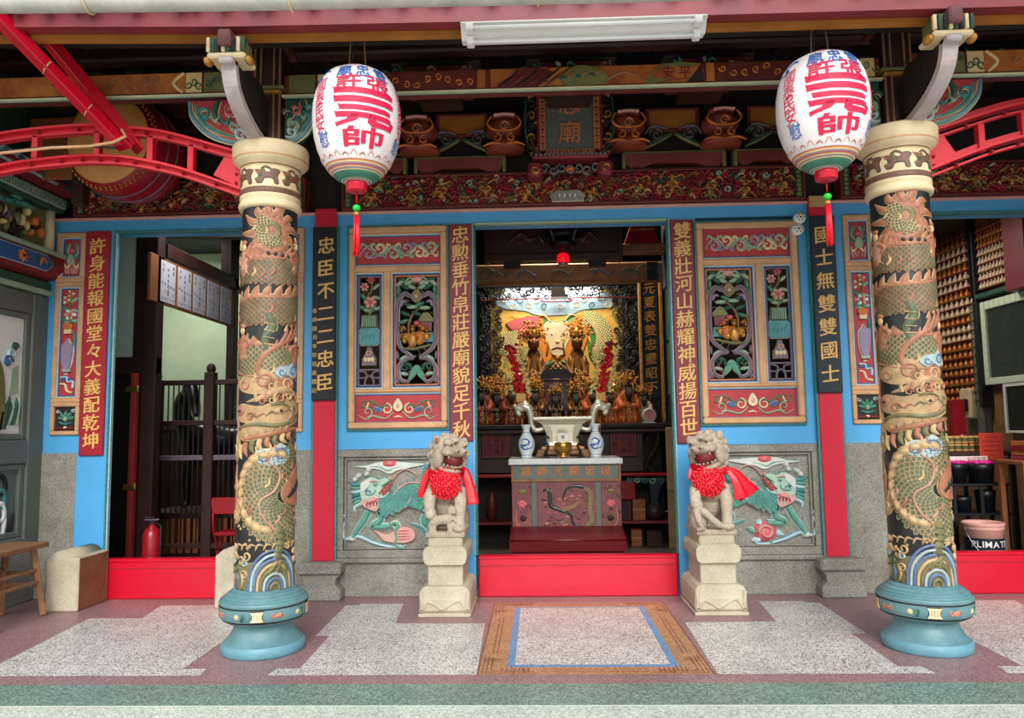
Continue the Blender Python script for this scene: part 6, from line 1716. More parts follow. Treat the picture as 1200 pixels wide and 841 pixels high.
    t2 = thing('red_silk_bow', lab_r, 'ribbon', (cx, Y0 - .18, 1.1), 'red silk rosettes tied on the lions')
    mb = MB(); r = random.Random(4)
    rc = Vector(W(RX, -.215, .455))
    mb.ball(rc + Vector((0, .03, 0)), (.135, .045, .125), K['silk'], 20, 10)
    for ring, (rr, n, y) in enumerate(((.125, 20, .012), (.1, 17, .0), (.075, 14, -.010), (.05, 10, -.018), (.025, 6, -.022), (.0, 1, -.022))):
        for k in range(n):
            a_ = 2 * pi * (k + .5 * ring) / n
            mb.ball(rc + Vector((rr * cos(a_), y, rr * sin(a_))), (r.uniform(.026, .042), .013, r.uniform(.009, .014)), K['silk'], 8, 6, Matrix.Rotation(r.uniform(-1.6, 1.6), 3, 'Y') @ Matrix.Rotation(r.uniform(-.5, .5), 3, 'X'))
    build('rosette', mb, t2)
    mb = MB()
    def ribbon(pts, w, th=.008, up=(0, 0, 1)):
        vs = []; n = len(pts); u = Vector(up)
        for i, p in enumerate(pts):
            p = Vector(p); ww = w[i] if isinstance(w, (list, tuple)) else w
            tg = (Vector(pts[min(i + 1, n - 1)]) - Vector(pts[max(i - 1, 0)])).normalized()
            sd = (u - tg * u.dot(tg)).normalized(); nn = tg.cross(sd)
            for q, k in ((-1, .4), (-.4, -.5), (.2, .6), (1, -.4), (1, -1.6), (.2, -.6), (-.4, -1.7), (-1, -.8)): vs.append(p + sd * ww * q + nn * th * k)
        fs = [(i * 8 + k, i * 8 + (k + 1) % 8, i * 8 + 8 + (k + 1) % 8, i * 8 + 8 + k) for i in range(n - 1) for k in range(8)]
        fs += [tuple(range(8)), tuple((n - 1) * 8 + k for k in range(8))]
        mb.add(vs, fs, K['silk'], True)
    ribbon(crom([W(RX + .02, -.21, .49), W(.10, -.17, .54), W(.155, -.07, .58), W(.14, .03, .60)], 5), [.03] * 16)
    ribbon(crom([W(RX - .02, -.21, .49), W(-.09, -.18, .53), W(-.155, -.08, .57), W(-.14, .03, .60)], 5), [.03] * 16)
    build('sash', mb, t2)
    mb = MB()
    if cub:
        ribbon(crom([W(.15, -.06, .58), W(.175, -.08, .50), W(.205, -.10, .38), W(.225, -.12, .27)], 6), [.02, .025, .03, .035, .038, .04, .042, .044, .046, .048, .05, .05, .052, .054, .055, .056, .056, .056, .056], .01, (1, 0, 0))
        build('ribbon_tail', mb, t2); mb = MB()
        ribbon(crom([W(-.155, -.07, .56), W(-.19, -.08, .48), W(-.215, -.09, .40), W(-.225, -.09, .33)], 6), .035, .01, (1, .3, 0))
    else:
        ribbon(crom([W(.155, -.07, .57), W(.17, -.08, .52), W(.18, -.09, .46)], 6), .02, .01, (1, 0, 0))
        build('ribbon_tail', mb, t2); mb = MB()
        ribbon(crom([W(-.12, -.15, .55), W(-.2, -.14, .50), W(-.27, -.13, .40), W(-.32, -.12, .32)], 6), [.02 + .0045 * i for i in range(19)], .016, (.75, 0, .66))
        ribbon(crom([W(-.13, -.14, .55), W(-.19, -.17, .46), W(-.22, -.18, .36), W(-.235, -.18, .30)], 6), [.02 + .0025 * i for i in range(19)], .016, (1, 0, .3))
    if len(mb.v): build('ribbon_tail', mb, t2)
lion(-1.155, False, 'weathered stone guardian lion with a cub under its paw, left of the doorway', 'red silk rosette with two hanging tails on the lion with the cub', True)
lion(1.147, True, 'weathered stone guardian lion with a ribbon ball, right of the doorway', 'red silk rosette with a flared left tail on the lion with the ball', False)
# ================================================================== SIDE ROOM SHELLS
mb = MB()
mb.box(-6.4, -6.3, .09, 4.5, 0, 5.5, K['wallwhite']); S('wall_left', mb, 'pale plaster side wall of the room behind the left doorway', 'wall')
mb = MB(); mb.box(-6.4, -2.72, 4.4, 4.5, 0, 5.5, K['wallwhite']); S('wall_back', mb, 'pale plaster rear wall of the room behind the left doorway', 'wall')
mb = MB(); mb.box(-6.5, -5.3, 0.0, .26, 0, 3.7, K['soot']); mb.box(5.3, 6.5, 0, .26, 0, 3.7, K['soot']); S('wall_front', mb, 'unseen dark wall ends added beyond the porch side walls to stop light leaking in', 'wall')  # added boxes closing out-of-view gaps against outside light
mb = MB(); mb.box(-6.4, -5.2, .26, 4.5, -.3, -.002, K['hallfloor']); S('floor', mb, 'dark floor at the left end of the left room', 'floor')
mb = MB(); mb.box(5.12, 5.22, .09, 4.5, 0, 5.5, K['bench']); S('wall_right', mb, 'brownish side wall of the room behind the right doorway', 'wall')
mb = MB(); mb.box(2.72, 5.2, 4.4, 4.5, 0, 5.5, K['wallwhite']); S('wall_back', mb, 'rear wall of the room behind the right doorway', 'wall')
mb = MB(); mb.box(-6.3, -2.72, 1.9, 2.05, 4.0, 4.4, K['soot']); mb.box(-6.3, -2.72, .3, 4.4, 4.4, 4.5, K['soot']); S('ceiling', mb, 'dark timber ceiling and beam of the left room', 'ceiling')

# ---- left room
DW, ST = K['darkwood'], K['soot']
t = thing('door_partition', 'dark timber door partition with a pale upper panel inside the left doorway', 'partition', (-4.9, 1.2, 0))
mb = MB()
mb.box(-4.76, -4.60, 1.0, 1.16, 0, 4.4, DW, .01); mb.box(-5.9, -4.6, 1.02, 1.14, 2.22, 2.42, DW, .01); mb.box(-5.24, -5.16, 1.02, 1.14, 0, 4.4, DW, .01); mb.box(-4.88, -4.76, 1.03, 1.13, 0, 4.4, DW, .008)
mb.box(-5.9, -4.6, 1.02, 1.14, 3.85, 4.4, DW, .01)
build('frame', mb, t)
mb = MB(); mb.box(-5.9, -4.88, 1.06, 1.10, 2.4, 3.9, K['wallwhite']); build('upper_panel', mb, t)
mb = MB(); mb.box(-5.9, -4.85, 1.10, 1.14, .02, 2.22, ST); build('door_leaf', mb, t)
t = thing('door_edge_post', 'upright red painted door post with brass hinges inside the left doorway', 'post', (-4.76, .93, 0))
mb = MB(); mb.box(-4.82, -4.76, .9, .98, 0, 2.23, K['brick'], .006); dp_ = build('post', mb, t)
for z in (2.05, .99):
    mb = MB(); mb.box(-4.86, -4.72, .885, .90, z - .03, z + .03, K['brass'], .004); mb.tube([(-4.735, .89, z - .04), (-4.735, .89, z + .04)], .012, K['brass'], 8); build('hinge', mb, dp_)
t = thing('notice_board', 'row of five pale notices in a brown frame on the left room side wall', 'notice board', (-4.6, 2.0, 3.0))
mb = MB(); mb.box(-4.64, -4.6, .84, 3.1, 3.03, 3.57, K['board'], .008); build('frame', mb, t)
for i in range(5):
    y0 = 1.06 + i * .405
    mb = MB(); mb.box(-4.602, -4.594, y0, y0 + .34, 3.06, 3.535, K['paper'])
    a = Art(plane_x(-4.594, y0, 3.06), mb); r = random.Random(i)
    a.vtext('農曆', .29, .42, .36, .05, .001, K['ink'], bold=0, side=False); a.vtext('月份', .05, .42, .36, .05, .001, K['ink'], bold=0, side=False)
    a.vtext('安奉芳名錄', .17, .38, .12, .045, .001, K['ink'], bold=0, side=False)
    for k in range(5): a.vtext('信士弟子'[:2 + k % 3], .04 + .065 * k, .22 - .01 * k, .04, .038, .001, K['ink'], bold=0, side=False)
    build('notice', mb, t, recalc=False)
mb = MB(); mb.box(-4.70, -4.58, 1.2, 3.9, 3.58, 3.75, DW, .01); mb.box(-4.70, -4.58, 3.12, 3.25, 0, 4.4, DW, .01); mb.box(-4.7, -4.56, 2.9, 3.1, 3.75, 4.4, DW)
tag(build('notice_rail', mb, origin=(-4.64, 2, 3.6)), 'dark timber rail and post that carry the notice board', 'rail')
mb = MB(); mb.tube([(-5.3, .95, 3.36), (-5.05, .88, 3.31)], .05, K['steel'], 16); mb.tube([(-5.2, .96, 3.34), (-5.2, 1.08, 3.45)], .015, K['steel'], 8); mb.tube([(-5.05, .88, 3.31), (-5.03, .875, 3.305)], .035, K['ink'], 12)
tag(build('security_camera', mb, origin=(-5.2, 1.0, 3.4)), 'small grey security camera on the pale panel of the left doorway', 'camera')
t = thing('lattice_fence', 'dark wooden stall fence with thin bars in the left room', 'fence', (-4.2, 1.6, 0))
for x in (-4.88, -4.23, -3.72):
    mb = MB(); mb.box(x - .06, x + .06, 1.54, 1.66, 0, 2.2 if x < -4.5 else 2.28, DW, .01); mb.ball((x, 1.6, 2.24 if x < -4.5 else 2.32), (.055, .055, .07), DW, 10, 6); build('post', mb, t)
for z, m in ((2.16, DW), (1.27, K['mauve']), (1.68, DW), (.25, DW)):
    mb = MB(); mb.box(-4.85, -3.2, 1.57, 1.63, z - .03, z + .03, m if z == 1.27 else DW, .006); build('rail', mb, t)
mb = MB()
for i in range(26): mb.tube([(-4.8 + .062 * i, 1.6, .25), (-4.8 + .062 * i, 1.6, 2.15)], .009, ST, 6)
build('bars', mb, t)
mb = MB(); mb.box(-6.3, -2.9, 3.6, 3.7, 0, 1.62, K['darkwood']); mb.box(-6.3, -2.9, 3.58, 3.72, 1.6, 1.72, K['redwood'], .01)
for i in range(20): mb.box(-6.2 + .165 * i, -6.19 + .165 * i, 3.59, 3.6, 0, 1.6, ST)
tag(build('plank_screen', mb, origin=(-4.6, 3.65, 0)), 'low brown plank screen behind the black horse', 'screen')
# black horse on a plinth
t = thing('horse_plinth', 'slatted wooden plinth under the black horse', 'plinth', (-4.5, 2.4, 0))
mb = MB(); mb.box(-5.2, -3.6, 2.0, 2.8, 0, .10, DW); mb.box(-5.2, -3.6, 2.0, 2.8, .52, .6, DW, .01)
for i in range(17): mb.box(-5.15 + .093 * i, -5.085 + .093 * i, 2.0, 2.04, .1, .52, K['board'], .006)
build('crate', mb, t)
me = bpy.data.meshes.new('black_horse_statue'); bm = bmesh.new()
J = [((-4.45, 2.4, 1.42), .21), ((-4.15, 2.4, 1.45), .22), ((-3.85, 2.4, 1.5), .17), ((-4.72, 2.38, 1.45), .20), ((-4.9, 2.3, 1.72), .13), ((-4.88, 2.24, 1.98), .105), ((-4.74, 2.18, 2.12), .10), ((-4.66, 2.12, 1.98), .075), ((-4.62, 2.08, 1.82), .055), ((-4.60, 2.06, 1.76), .045),
     ((-4.8, 2.3, 1.2), .10), ((-4.82, 2.28, .95), .06), ((-4.8, 2.27, .72), .045), ((-4.84, 2.25, .62), .055), ((-4.62, 2.5, 1.15), .10), ((-4.66, 2.5, .92), .06), ((-4.63, 2.5, .72), .045), ((-4.66, 2.48, .62), .055),
     ((-3.85, 2.32, 1.2), .12), ((-3.92, 2.32, .98), .06), ((-3.84, 2.32, .74), .045), ((-3.88, 2.3, .62), .055), ((-3.78, 2.5, 1.2), .12), ((-3.86, 2.5, .98), .06), ((-3.78, 2.5, .74), .045), ((-3.82, 2.48, .62), .055),
     ((-3.68, 2.4, 1.5), .05), ((-3.6, 2.4, 1.25), .06), ((-3.58, 2.4, .95), .03), ((-4.79, 2.14, 2.24), .03), ((-4.72, 2.22, 2.24), .03)]
E_ = [(0, 1), (1, 2), (0, 3), (3, 4), (4, 5), (5, 6), (6, 7), (7, 8), (8, 9), (3, 10), (10, 11), (11, 12), (12, 13), (3, 14), (14, 15), (15, 16), (16, 17), (2, 18), (18, 19), (19, 20), (20, 21), (2, 22), (22, 23), (23, 24), (24, 25), (2, 26), (26, 27), (27, 28), (6, 29), (6, 30)]
hb_ = Vector((-4.4, 2.4, .6))
bv = [bm.verts.new(Vector(p) - hb_) for p, r_ in J]
for a_, b_ in E_: bm.edges.new((bv[a_], bv[b_]))
bm.to_mesh(me); bm.free()
o = bpy.data.objects.new('horse_statue', me); COL.objects.link(o); o.location = hb_; me.materials.append(K['horse'])
sk = o.modifiers.new('skin', 'SKIN'); sk.use_smooth_shade = True
for v, (p, r_) in zip(me.skin_vertices[0].data, J): v.radius = (r_, r_)
me.skin_vertices[0].data[0].use_root = True
ss = o.modifiers.new('subsurf', 'SUBSURF'); ss.levels = 2; ss.render_levels = 2
tag(o, 'life size black horse statue standing behind the dark fence', 'statue')
t = thing('fire_extinguisher', 'red fire extinguisher standing just inside the left threshold', 'fire extinguisher', (-4.32, .5, 0))
mb = MB(); mb.lathe([(0, 0), (.085, 0), (.09, .02), (.09, .52), (.07, .58), (.03, .62), (.025, .64), (0, .64)], (-4.32, .5, 0), K['drumred'], 24); build('cylinder', mb, t)
mb = MB(); mb.tube([(-4.32, .5, .63), (-4.32, .5, .68)], .02, K['ink'], 10); mb.box(-4.40, -4.25, .485, .515, .675, .69, K['steel'], .004); mb.box(-4.42, -4.3, .485, .515, .70, .712, K['ink'], .004); mb.tube([(-4.3, .5, .66), (-4.22, .48, .62), (-4.215, .47, .4), (-4.22, .47, .2)], .01, K['ink'], 8); build('valve_handle', mb, t)
t = thing('folding_chair', 'dark red folding chair deep in the left room beside the column', 'chair', (-3.75, 1.1, 0))
mb = MB(); mb.box(-3.9, -3.55, 1.0, 1.3, .44, .48, K['drumred'], .01); build('seat', mb, t)
for x in (-3.9, -3.55):
    mb = MB(); mb.tube([(x, 1.3, 0), (x, 1.0, .5), (x, .96, .85)], .014, K['drumred'], 8); build('leg', mb, t)
    mb = MB(); mb.tube([(x, .95, 0), (x, 1.28, .46)], .014, K['drumred'], 8); build('leg', mb, t)
mb = MB(); mb.box(-3.9, -3.55, .95, .97, .68, .86, K['drumred'], .008); build('backrest', mb, t)

# ================================================================== ALTAR HALL
# dark beams, canopy board and red lamp
t = thing('hall_beam', 'tan painted cross beam deep in the altar hall', 'beam', (0, 2.5, 3.45))
mb = MB(); mb.box(-2.6, 2.6, 2.45, 2.65, 3.45, 3.70, K['bench'], .02); build('timber', mb, t)
a = Art(plane_y(0, 2.45, 3.57), MB())
for k, x in enumerate((-1.0, -.6, -.15, .35, .75)):
    a.stroke([(x, -.06), (x + .12, .04), (x + .25, -.03), (x + .33, .07)], .02, .004, (K['dgreen'], K['cobalt'])[k % 2], 5, (.3, .3)); a.dome(x + .05, .03, .05, .018, .004, K['olive'], .5, 8)
for x in (-.98, 1.05, 1.3): a.spiral((x, 0), .09, .05, 1.0, .02, .006, K['dgreen'])
a.poly([(1.1, -.12), (1.24, -.12), (1.24, .12), (1.1, .12)], .005, K['black'])
build('painted_face', a.mb, t, recalc=False)
t = thing('canopy_board', 'dark red brown hanging canopy board above the altar', 'board', (-.12, 1.5, 3.5))
mb = MB(); mb.box(-.90, .64, 1.5, 1.56, 3.60, 4.3, K['darkwood'], .01); build('panel', mb, t)
mb = MB(); mb.box(-.92, .66, 1.46, 1.6, 3.52, 3.61, K['darkwood'], .015)
for x in (-.95, .62): mb.box(x, x + .06, 1.47, 1.6, 3.5, 5.38, K['darkwood'], .01)
for x in (-.72, .28): mb.box(x, x + .2, 1.48, 1.58, 3.44, 3.53, ST, .01)
a = Art(plane_y(-.12, 1.5, 3.78), mb)
for s in (-1, 1): a.stroke([(s * .55, -.05), (s * .4, .08), (s * .3, 0), (s * .18, .05)], .08, .015, K['darkwood'], 5, (.2, .3)); a.spiral((s * .4, 0), .08, .02, 1.2, .03, .02, K['redwood'])
build('frame', mb, t)
t = thing('red_ceiling_lamp', 'small glowing red lamp hanging under a dark palace lantern in the central doorway', 'lamp', (-.03, 1.2, 3.4))
mb = MB()
for z, w in ((3.90, .22), (3.80, .18), (3.72, .22), (3.62, .15)): mb.lathe([(0, z), (w, z), (w * .85, z + .05), (0, z + .06)], (-.03, 1.2, 0), K['black'], 6)
for k in range(6): mb.tube([(-.03 + .2 * cos(k * pi / 3), 1.2 + .2 * sin(k * pi / 3), 3.64), (-.03 + .28 * cos(k * pi / 3), 1.2 + .28 * sin(k * pi / 3), 3.74), (-.03 + .2 * cos(k * pi / 3), 1.2 + .2 * sin(k * pi / 3), 3.92)], .02, K['slate'], 6)
mb.tube([(-.03, 1.2, 3.5), (-.03, 1.2, 5.45)], .012, K['ink'], 6)
build('lantern_frame', mb, t)
mb = MB(); mb.lathe([(0, 3.42), (.06, 3.42), (.07, 3.44), (.07, 3.50), (.05, 3.53), (0, 3.53)], (-.03, 1.2, 0), K['redglow'], 20); build('red_shade', mb, t)
mb = MB(); mb.lathe([(0, 3.395), (.055, 3.4), (.06, 3.42), (0, 3.42)], (-.03, 1.2, 0), K['steel'], 20); mb.lathe([(.03, 3.53), (.035, 3.60), (0, 3.61)], (-.03, 1.2, 0), K['drumred'], 16); build('cap', mb, t)
t = thing('hall_cabinet', 'red and green carved cabinet high at the right of the altar hall', 'cabinet', (.95, 2.2, 3.75))
mb = MB(); mb.box(.66, 1.3, 2.1, 2.3, 3.74, 3.86, K['bench'], .02); mb.prism([(.78, 3.86), (1.22, 3.86), (1.14, 4.08), (.86, 4.08)], 2.12, 2.3, K['drumred']); mb.box(.88, 1.12, 2.12, 2.3, 4.08, 4.13, K['jade'], .01); mb.box(.84, 1.16, 2.11, 2.14, 4.02, 4.05, K['gold'])
mb.box(1.28, 1.46, 2.1, 2.35, 3.3, 5.4, K['navy'], .01)
build('carved_box', mb, t)
# golden screen wall
t = thing('altar_screen', 'golden dragon screen in a dark carved frame behind the statues', 'screen', (0, 4.5, 1.6))
mb = MB(); mb.box(-1.1, 1.06, 4.5, 4.56, 1.6, 3.72, K['goldpanel']); build('gold_panel', mb, t)
a = Art(plane_y(-.02, 4.5, 2.9), MB())
gp = K['goldpanel']
for k in range(80):
    r = random.Random(k); u, v = r.uniform(-.95, .95), r.uniform(-.85, .45)
    a.stroke([(u, v), (u + .07, v + .03), (u + .13, v + .0), (u + .2, v + .04)], .014, .012, (K['ochre'], K['sorange'], K['palegold'])[k % 3], 5, (.2, .1))
a.poly([(-.85, .55), (-.5, .5), (-.3, .43), (.2, .43), (.4, .5), (.9, .55), (.95, .75), (-.95, .75)], .02, K['lblue'], (.012, K['teal']), 3)
for k in range(14): a.spiral((-.82 + .125 * k, .62 + .05 * (-1) ** k), .06, .012, 1.3 * (-1) ** k, .022, .035, (K['palegold'], K['cream'], K['teal'])[k % 3], k)
a.stroke([(-.75, .18), (-.7, -.1), (-.5, -.22), (-.3, -.12), (-.25, .1), (-.1, .3)], .25, .03, K['sgreen'], 7, (.7, 1)); a.scales([(-.75, .18), (-.7, -.1), (-.5, -.22), (-.3, -.12)], .24, K['palegold'], K['sgreen'], .04, .02, .03)
a.stroke([(.7, .2), (.72, -.05), (.6, -.25), (.55, .15), (.4, .32), (.2, .25)], .22, .03, K['sgreen'], 7, (.7, 1)); a.scales([(.4, .36), (.62, .32), (.72, .1), (.66, -.16), (.52, -.25)], .22, K['palegold'], K['sgreen'], .04, .02, .03)
for s in (-1, 1): a.poly([(s * .12, .1), (s * .3, .4), (s * .5, .35), (s * .45, 0), (s * .28, -.35), (s * .1, -.25)], .035, K['sorange'], None, 3)
a.poly([(-.8, .3), (-.3, .4), (-.42, .08)], .045, K['rose'], (.01, K['ochre']), 3)
a.poly([(-.2, .28), (-.1, .33), (0, .3), (.1, .33), (.2, .28), (.22, .1), (.14, -.05), (.08, -.2), (-.08, -.2), (-.14, -.05), (-.22, .1)], .05, K['cream'], (.012, K['teal']), 4)
for s in (-1, 1):
    a.dome(s * .09, .12, .04, .025, .065, K['white']); a.dome(s * .09, .12, .015, .015, .075, K['ink'], 0, 8); a.stroke([(s * .2, .1), (s * .32, .16), (s * .38, .08)], .05, .05, K['mauve'], 5, (.6, .2)); a.stroke([(s * .1, .3), (s * .2, .42), (s * .3, .4)], .04, .05, K['palegold'], 5, (1, .2)); a.stroke([(s * .05, -.3), (s * .2, -.36), (s * .36, -.3)], .05, .04, K['teal'], 5, (.5, .2))
a.dome(0, -.0, .06, .05, .075, K['palegold']); a.dome(0, -.24, .05, .06, .06, K['sorange']); a.stroke([(-.1, -.12), (0, -.09), (.1, -.12)], .02, .07, K['deepred'], 4)
build('dragon_relief', a.mb, t, recalc=False)
mb = MB()
for x0, x1 in ((-1.22, -1.06), (1.0, 1.3)): mb.box(x0, x1, 4.40, 4.5, 1.6, 3.75, K['black'], .01)
mb.box(-1.25, 1.3, 4.36, 4.5, 3.74, 3.88, K['black'], .01)
for x in (1.04, -1.2): mb.box(x, x + .03, 4.36, 4.4, 1.6, 3.7, K['slate'], .006)
build('frame', mb, t)
for x0, x1 in ((-1.22, -1.04), (1.02, 1.28)):
    a = Art(plane_y(0, 4.37, 0), MB()); r = random.Random(17)
    for k in range(60):
        z = 1.95 + .031 * k; u = r.uniform(x0 + .03, x1 - .03); a.spiral((u, z), .045, .01, 1.2 * (-1) ** k, .02, .03, (K['tarnish'], ST, K['black'])[k % 3], r.uniform(0, 6))
    build('dark_carving', a.mb, t, recalc=False)
for x0, x1 in ((-1.06, -.86), (.84, 1.04)):
    a = Art(plane_y(0, 4.42, 0), MB()); r = random.Random(7)
    for k in range(44):
        z = 2.0 + .038 * k; u = r.uniform(x0 + .04, x1 - .04)
        a.spiral((u, z), .05, .012, 1.2 * (-1) ** k, .026, .04, (ST, K['darkwood'], K['olive'])[k % 3], r.uniform(0, 6))
    build('openwork', a.mb, t, recalc=False)
a = Art(plane_y(0, 4.30, 3.66), MB()); r = random.Random(9)
for k in range(90):
    u = -1.2 + .027 * k; a.spiral((u, r.uniform(-.09, .09)), .042, .01, 1.1 * (-1) ** k, .022, .02, (ST, K['black'], K['tarnish'])[k % 3 if abs(u + .1) > .75 else k % 2], r.uniform(0, 6))
a.stroke([(-1.2, .1), (1.25, .1)], .05, .03, ST, 3); a.stroke([(-1.2, -.12), (-.3, -.1), (-.25, -.15), (.2, -.15), (.25, -.1), (1.25, -.12)], .02, .03, K['deepred'], 4)
a.poly([(-.12, -.12), (.12, -.12), (.1, .08), (-.1, .08)], .03, ST)
build('valance', a.mb, t, recalc=False)
t = thing('screen_lamp', 'bright white fluorescent tube glowing through the openwork above the golden screen', 'light', (-.08, 4.38, 3.66))
mb = MB(); mb.tube([(-.82, 4.40, 3.665), (.62, 4.40, 3.665)], .034, K['glow'], 14); build('tube', mb, t)
mb = MB(); mb.box(-.86, .66, 4.36, 4.5, 3.73, 3.75, K['white'], .004); build('housing', mb, t)
# couplets inside
couplet(1.12, 1.34, 1.95, 3.62, '元夏表雙忠靈昭不', K['navy'], 'narrow dark couplet board with gilt characters inside the hall, right of the golden screen', y=3.2, size=.17, va=3.48, vb=2.1, lm=K['gold'])
mb = MB(); mb.box(1.36, 1.40, 3.14, 3.30, 1.62, 3.62, K['gold'], .004); mb.box(1.08, 1.11, 3.16, 3.30, 1.62, 3.64, K['gold'], .004); mb.box(1.43, 1.7, 3.2, 3.3, 0, 3.7, K['dgreen'], .01); mb.box(1.45, 1.5, 3.18, 3.2, 2.75, 3.5, K['pgreen'], .004); mb.box(1.45, 1.5, 3.18, 3.2, 2.0, 2.7, K['pgreen'], .004); mb.box(1.08, 1.45, 3.25, 3.32, 1.62, 3.66, K['black'])
tag(build('gilt_post', mb, origin=(1.3, 3.25, 0)), 'dark green and gilt post at the right end of the altar', 'post')
# back altar cabinet
t = thing('altar_cabinet', 'long dark altar cabinet with carved panels that carries the deity statues', 'altar', (0, 3.2, 0))
mb = MB(); mb.box(-1.45, 1.42, 2.86, 4.4, 1.55, 1.61, ST, .01); mb.box(-1.4, 1.4, 2.92, 3.1, 1.49, 1.55, DW, .01); build('top', mb, t)
mb = MB(); mb.box(-1.4, 1.05, 3.02, 3.5, .97, 1.5, DW); mb.box(-1.4, 1.35, 3.3, 4.3, 0.0, 1.5, ST); build('body', mb, t)
for x0, x1 in ((-1.11, -.72), (.61, .97)):
    mb = MB(); frame_ring(mb, x0, x1, 1.165, 1.5, .04, 2.98, 3.03, K['redwood'], .006); mb.box(x0 + .03, x1 - .03, 3.0, 3.03, 1.19, 1.47, K['deepred'])
    a = Art(plane_y((x0 + x1) / 2, 3.0, 1.335), mb)
    for k in range(9): a.spiral((-.1 + .1 * (k % 3), -.08 + .08 * (k // 3)), .035, .01, 1.2 * (-1) ** k, .016, .012, (K['redwood'], K['darkwood'])[k % 2], k)
    build('carved_panel', a.mb, t)
for s, x in ((1, 1.18), (-1, -1.3)):
    a = Art(plane_y(x, 3.05, 1.25), MB())
    a.stroke([(-.1 * s, .3), (.08 * s, .25), (.06 * s, .05), (-.04 * s, -.1), (-.1 * s, -.3)], .07, .05, ST, 6, (1, .4))
    for k in range(6): a.spiral((.0 + .03 * (-1) ** k, .25 - .1 * k), .045, .01, 1.2, .022, .05, (DW, K['slate'])[k % 2], k)
    build('scroll_bracket', a.mb, t)
for x0, x1 in ((-1.45, -.66), (.66, 1.36)):
    mb = MB(); mb.box(x0, x1, 2.75, 3.3, .92, .955, K['drumred'], .008); build('red_shelf', mb, t)
    mb = MB(); mb.box(x0, x1, 2.8, 3.3, .30, .34, K['maroon'], .008); mb.box(x0, x1, 3.25, 3.3, 0, .92, ST); build('lower_shelf', mb, t)
mb = MB(); mb.box(1.32, 1.72, 2.72, 2.76, 0, 1.55, K['plywood'], .006); mb.box(1.33, 1.71, 2.70, 2.73, .72, .735, K['bench'])
tag(build('plywood_board', mb, origin=(1.5, 2.74, 0)), 'pale plywood board standing at the right end of the altar cabinet', 'board')
t = thing('carved_trestle', 'dark green carved trestle leg on the shelf under the altar, right side', 'trestle', (1.15, 2.88, .34))
mb = MB(); mb.box(.80, 1.34, 2.84, 2.92, .84, .91, K['dgreen'], .02); mb.prism([(1.1, .86), (1.28, .86), (1.2, .6), (1.24, .45), (1.06, .45), (1.12, .6)], 2.84, 2.92, K['navy'])
a = Art(plane_y(1.05, 2.84, .86), mb)
for k in range(5): a.spiral((-.2 + .1 * k, 0), .045, .01, 1.2, .02, .02, (K['teal'], K['pgreen'])[k % 2], k)
build('carving', a.mb, t)
def urn(x, y, z, r, h, m, nm, lab, cat):
    mb = MB(); mb.lathe([(0, z), (r * .7, z), (r, z + h * .4), (r * .95, z + h * .75), (r * .6, z + h * .92), (r * .65, z + h), (0, z + h)], (x, y, z * 0), m, 20)
    return tag(build(nm, mb, origin=(x, y, z)), lab, cat)
urn(1.17, 2.95, .34, .15, .22, K['darkwood'], 'storage_urn', 'dark brown urn on the lower altar shelf, under the carved trestle', 'urn')
urn(-.98, 2.95, .34, .07, .38, K['redwood'], 'tall_jar', 'tall brown jar on the lower altar shelf left of the table', 'jar')
for i, (x, w, z, h, m, lab) in enumerate(((.78, .16, .34, .26, 'darkwood', 'low dark carton on the lower shelf beside the table'), (.96, .17, .34, .27, 'board', 'brown carton on the lower shelf left of the urn'), (.82, .2, .61, .25, 'drumred', 'red gift bag on top of the dark carton'), (.70, .07, .62, .2, 'cobalt', 'blue packet beside the red gift bag'), (.92, .14, .0, .22, 'board', 'brown box on the floor under the lower shelf'), (1.15, .2, .0, .2, 'darkwood', 'dark box on the floor at the right end of the lower shelf'))):
    mb = MB(); mb.box(x - w / 2, x + w / 2, 2.85, 3.05, z, z + h, K[m], .008); mb.box(x - w / 2 - .001, x + w / 2 + .001, 2.848, 3.052, z + h * .5, z + h * .54, K['tan'] if m == 'board' else K[m])
    tag(build('storage_box', mb, origin=(x, 2.95, z)), lab, 'box', 'boxes under the altar')
mb = MB(); mb.box(-.9, .95, 3.6, 4.3, 1.61, 1.95, ST, .01); mb.box(-1.2, 1.15, 3.3, 4.3, 1.61, 1.72, DW, .01)
tag(build('altar_step', mb, origin=(0, 3.9, 1.61)), 'dark stepped riser on the altar under the rear statues', 'step')

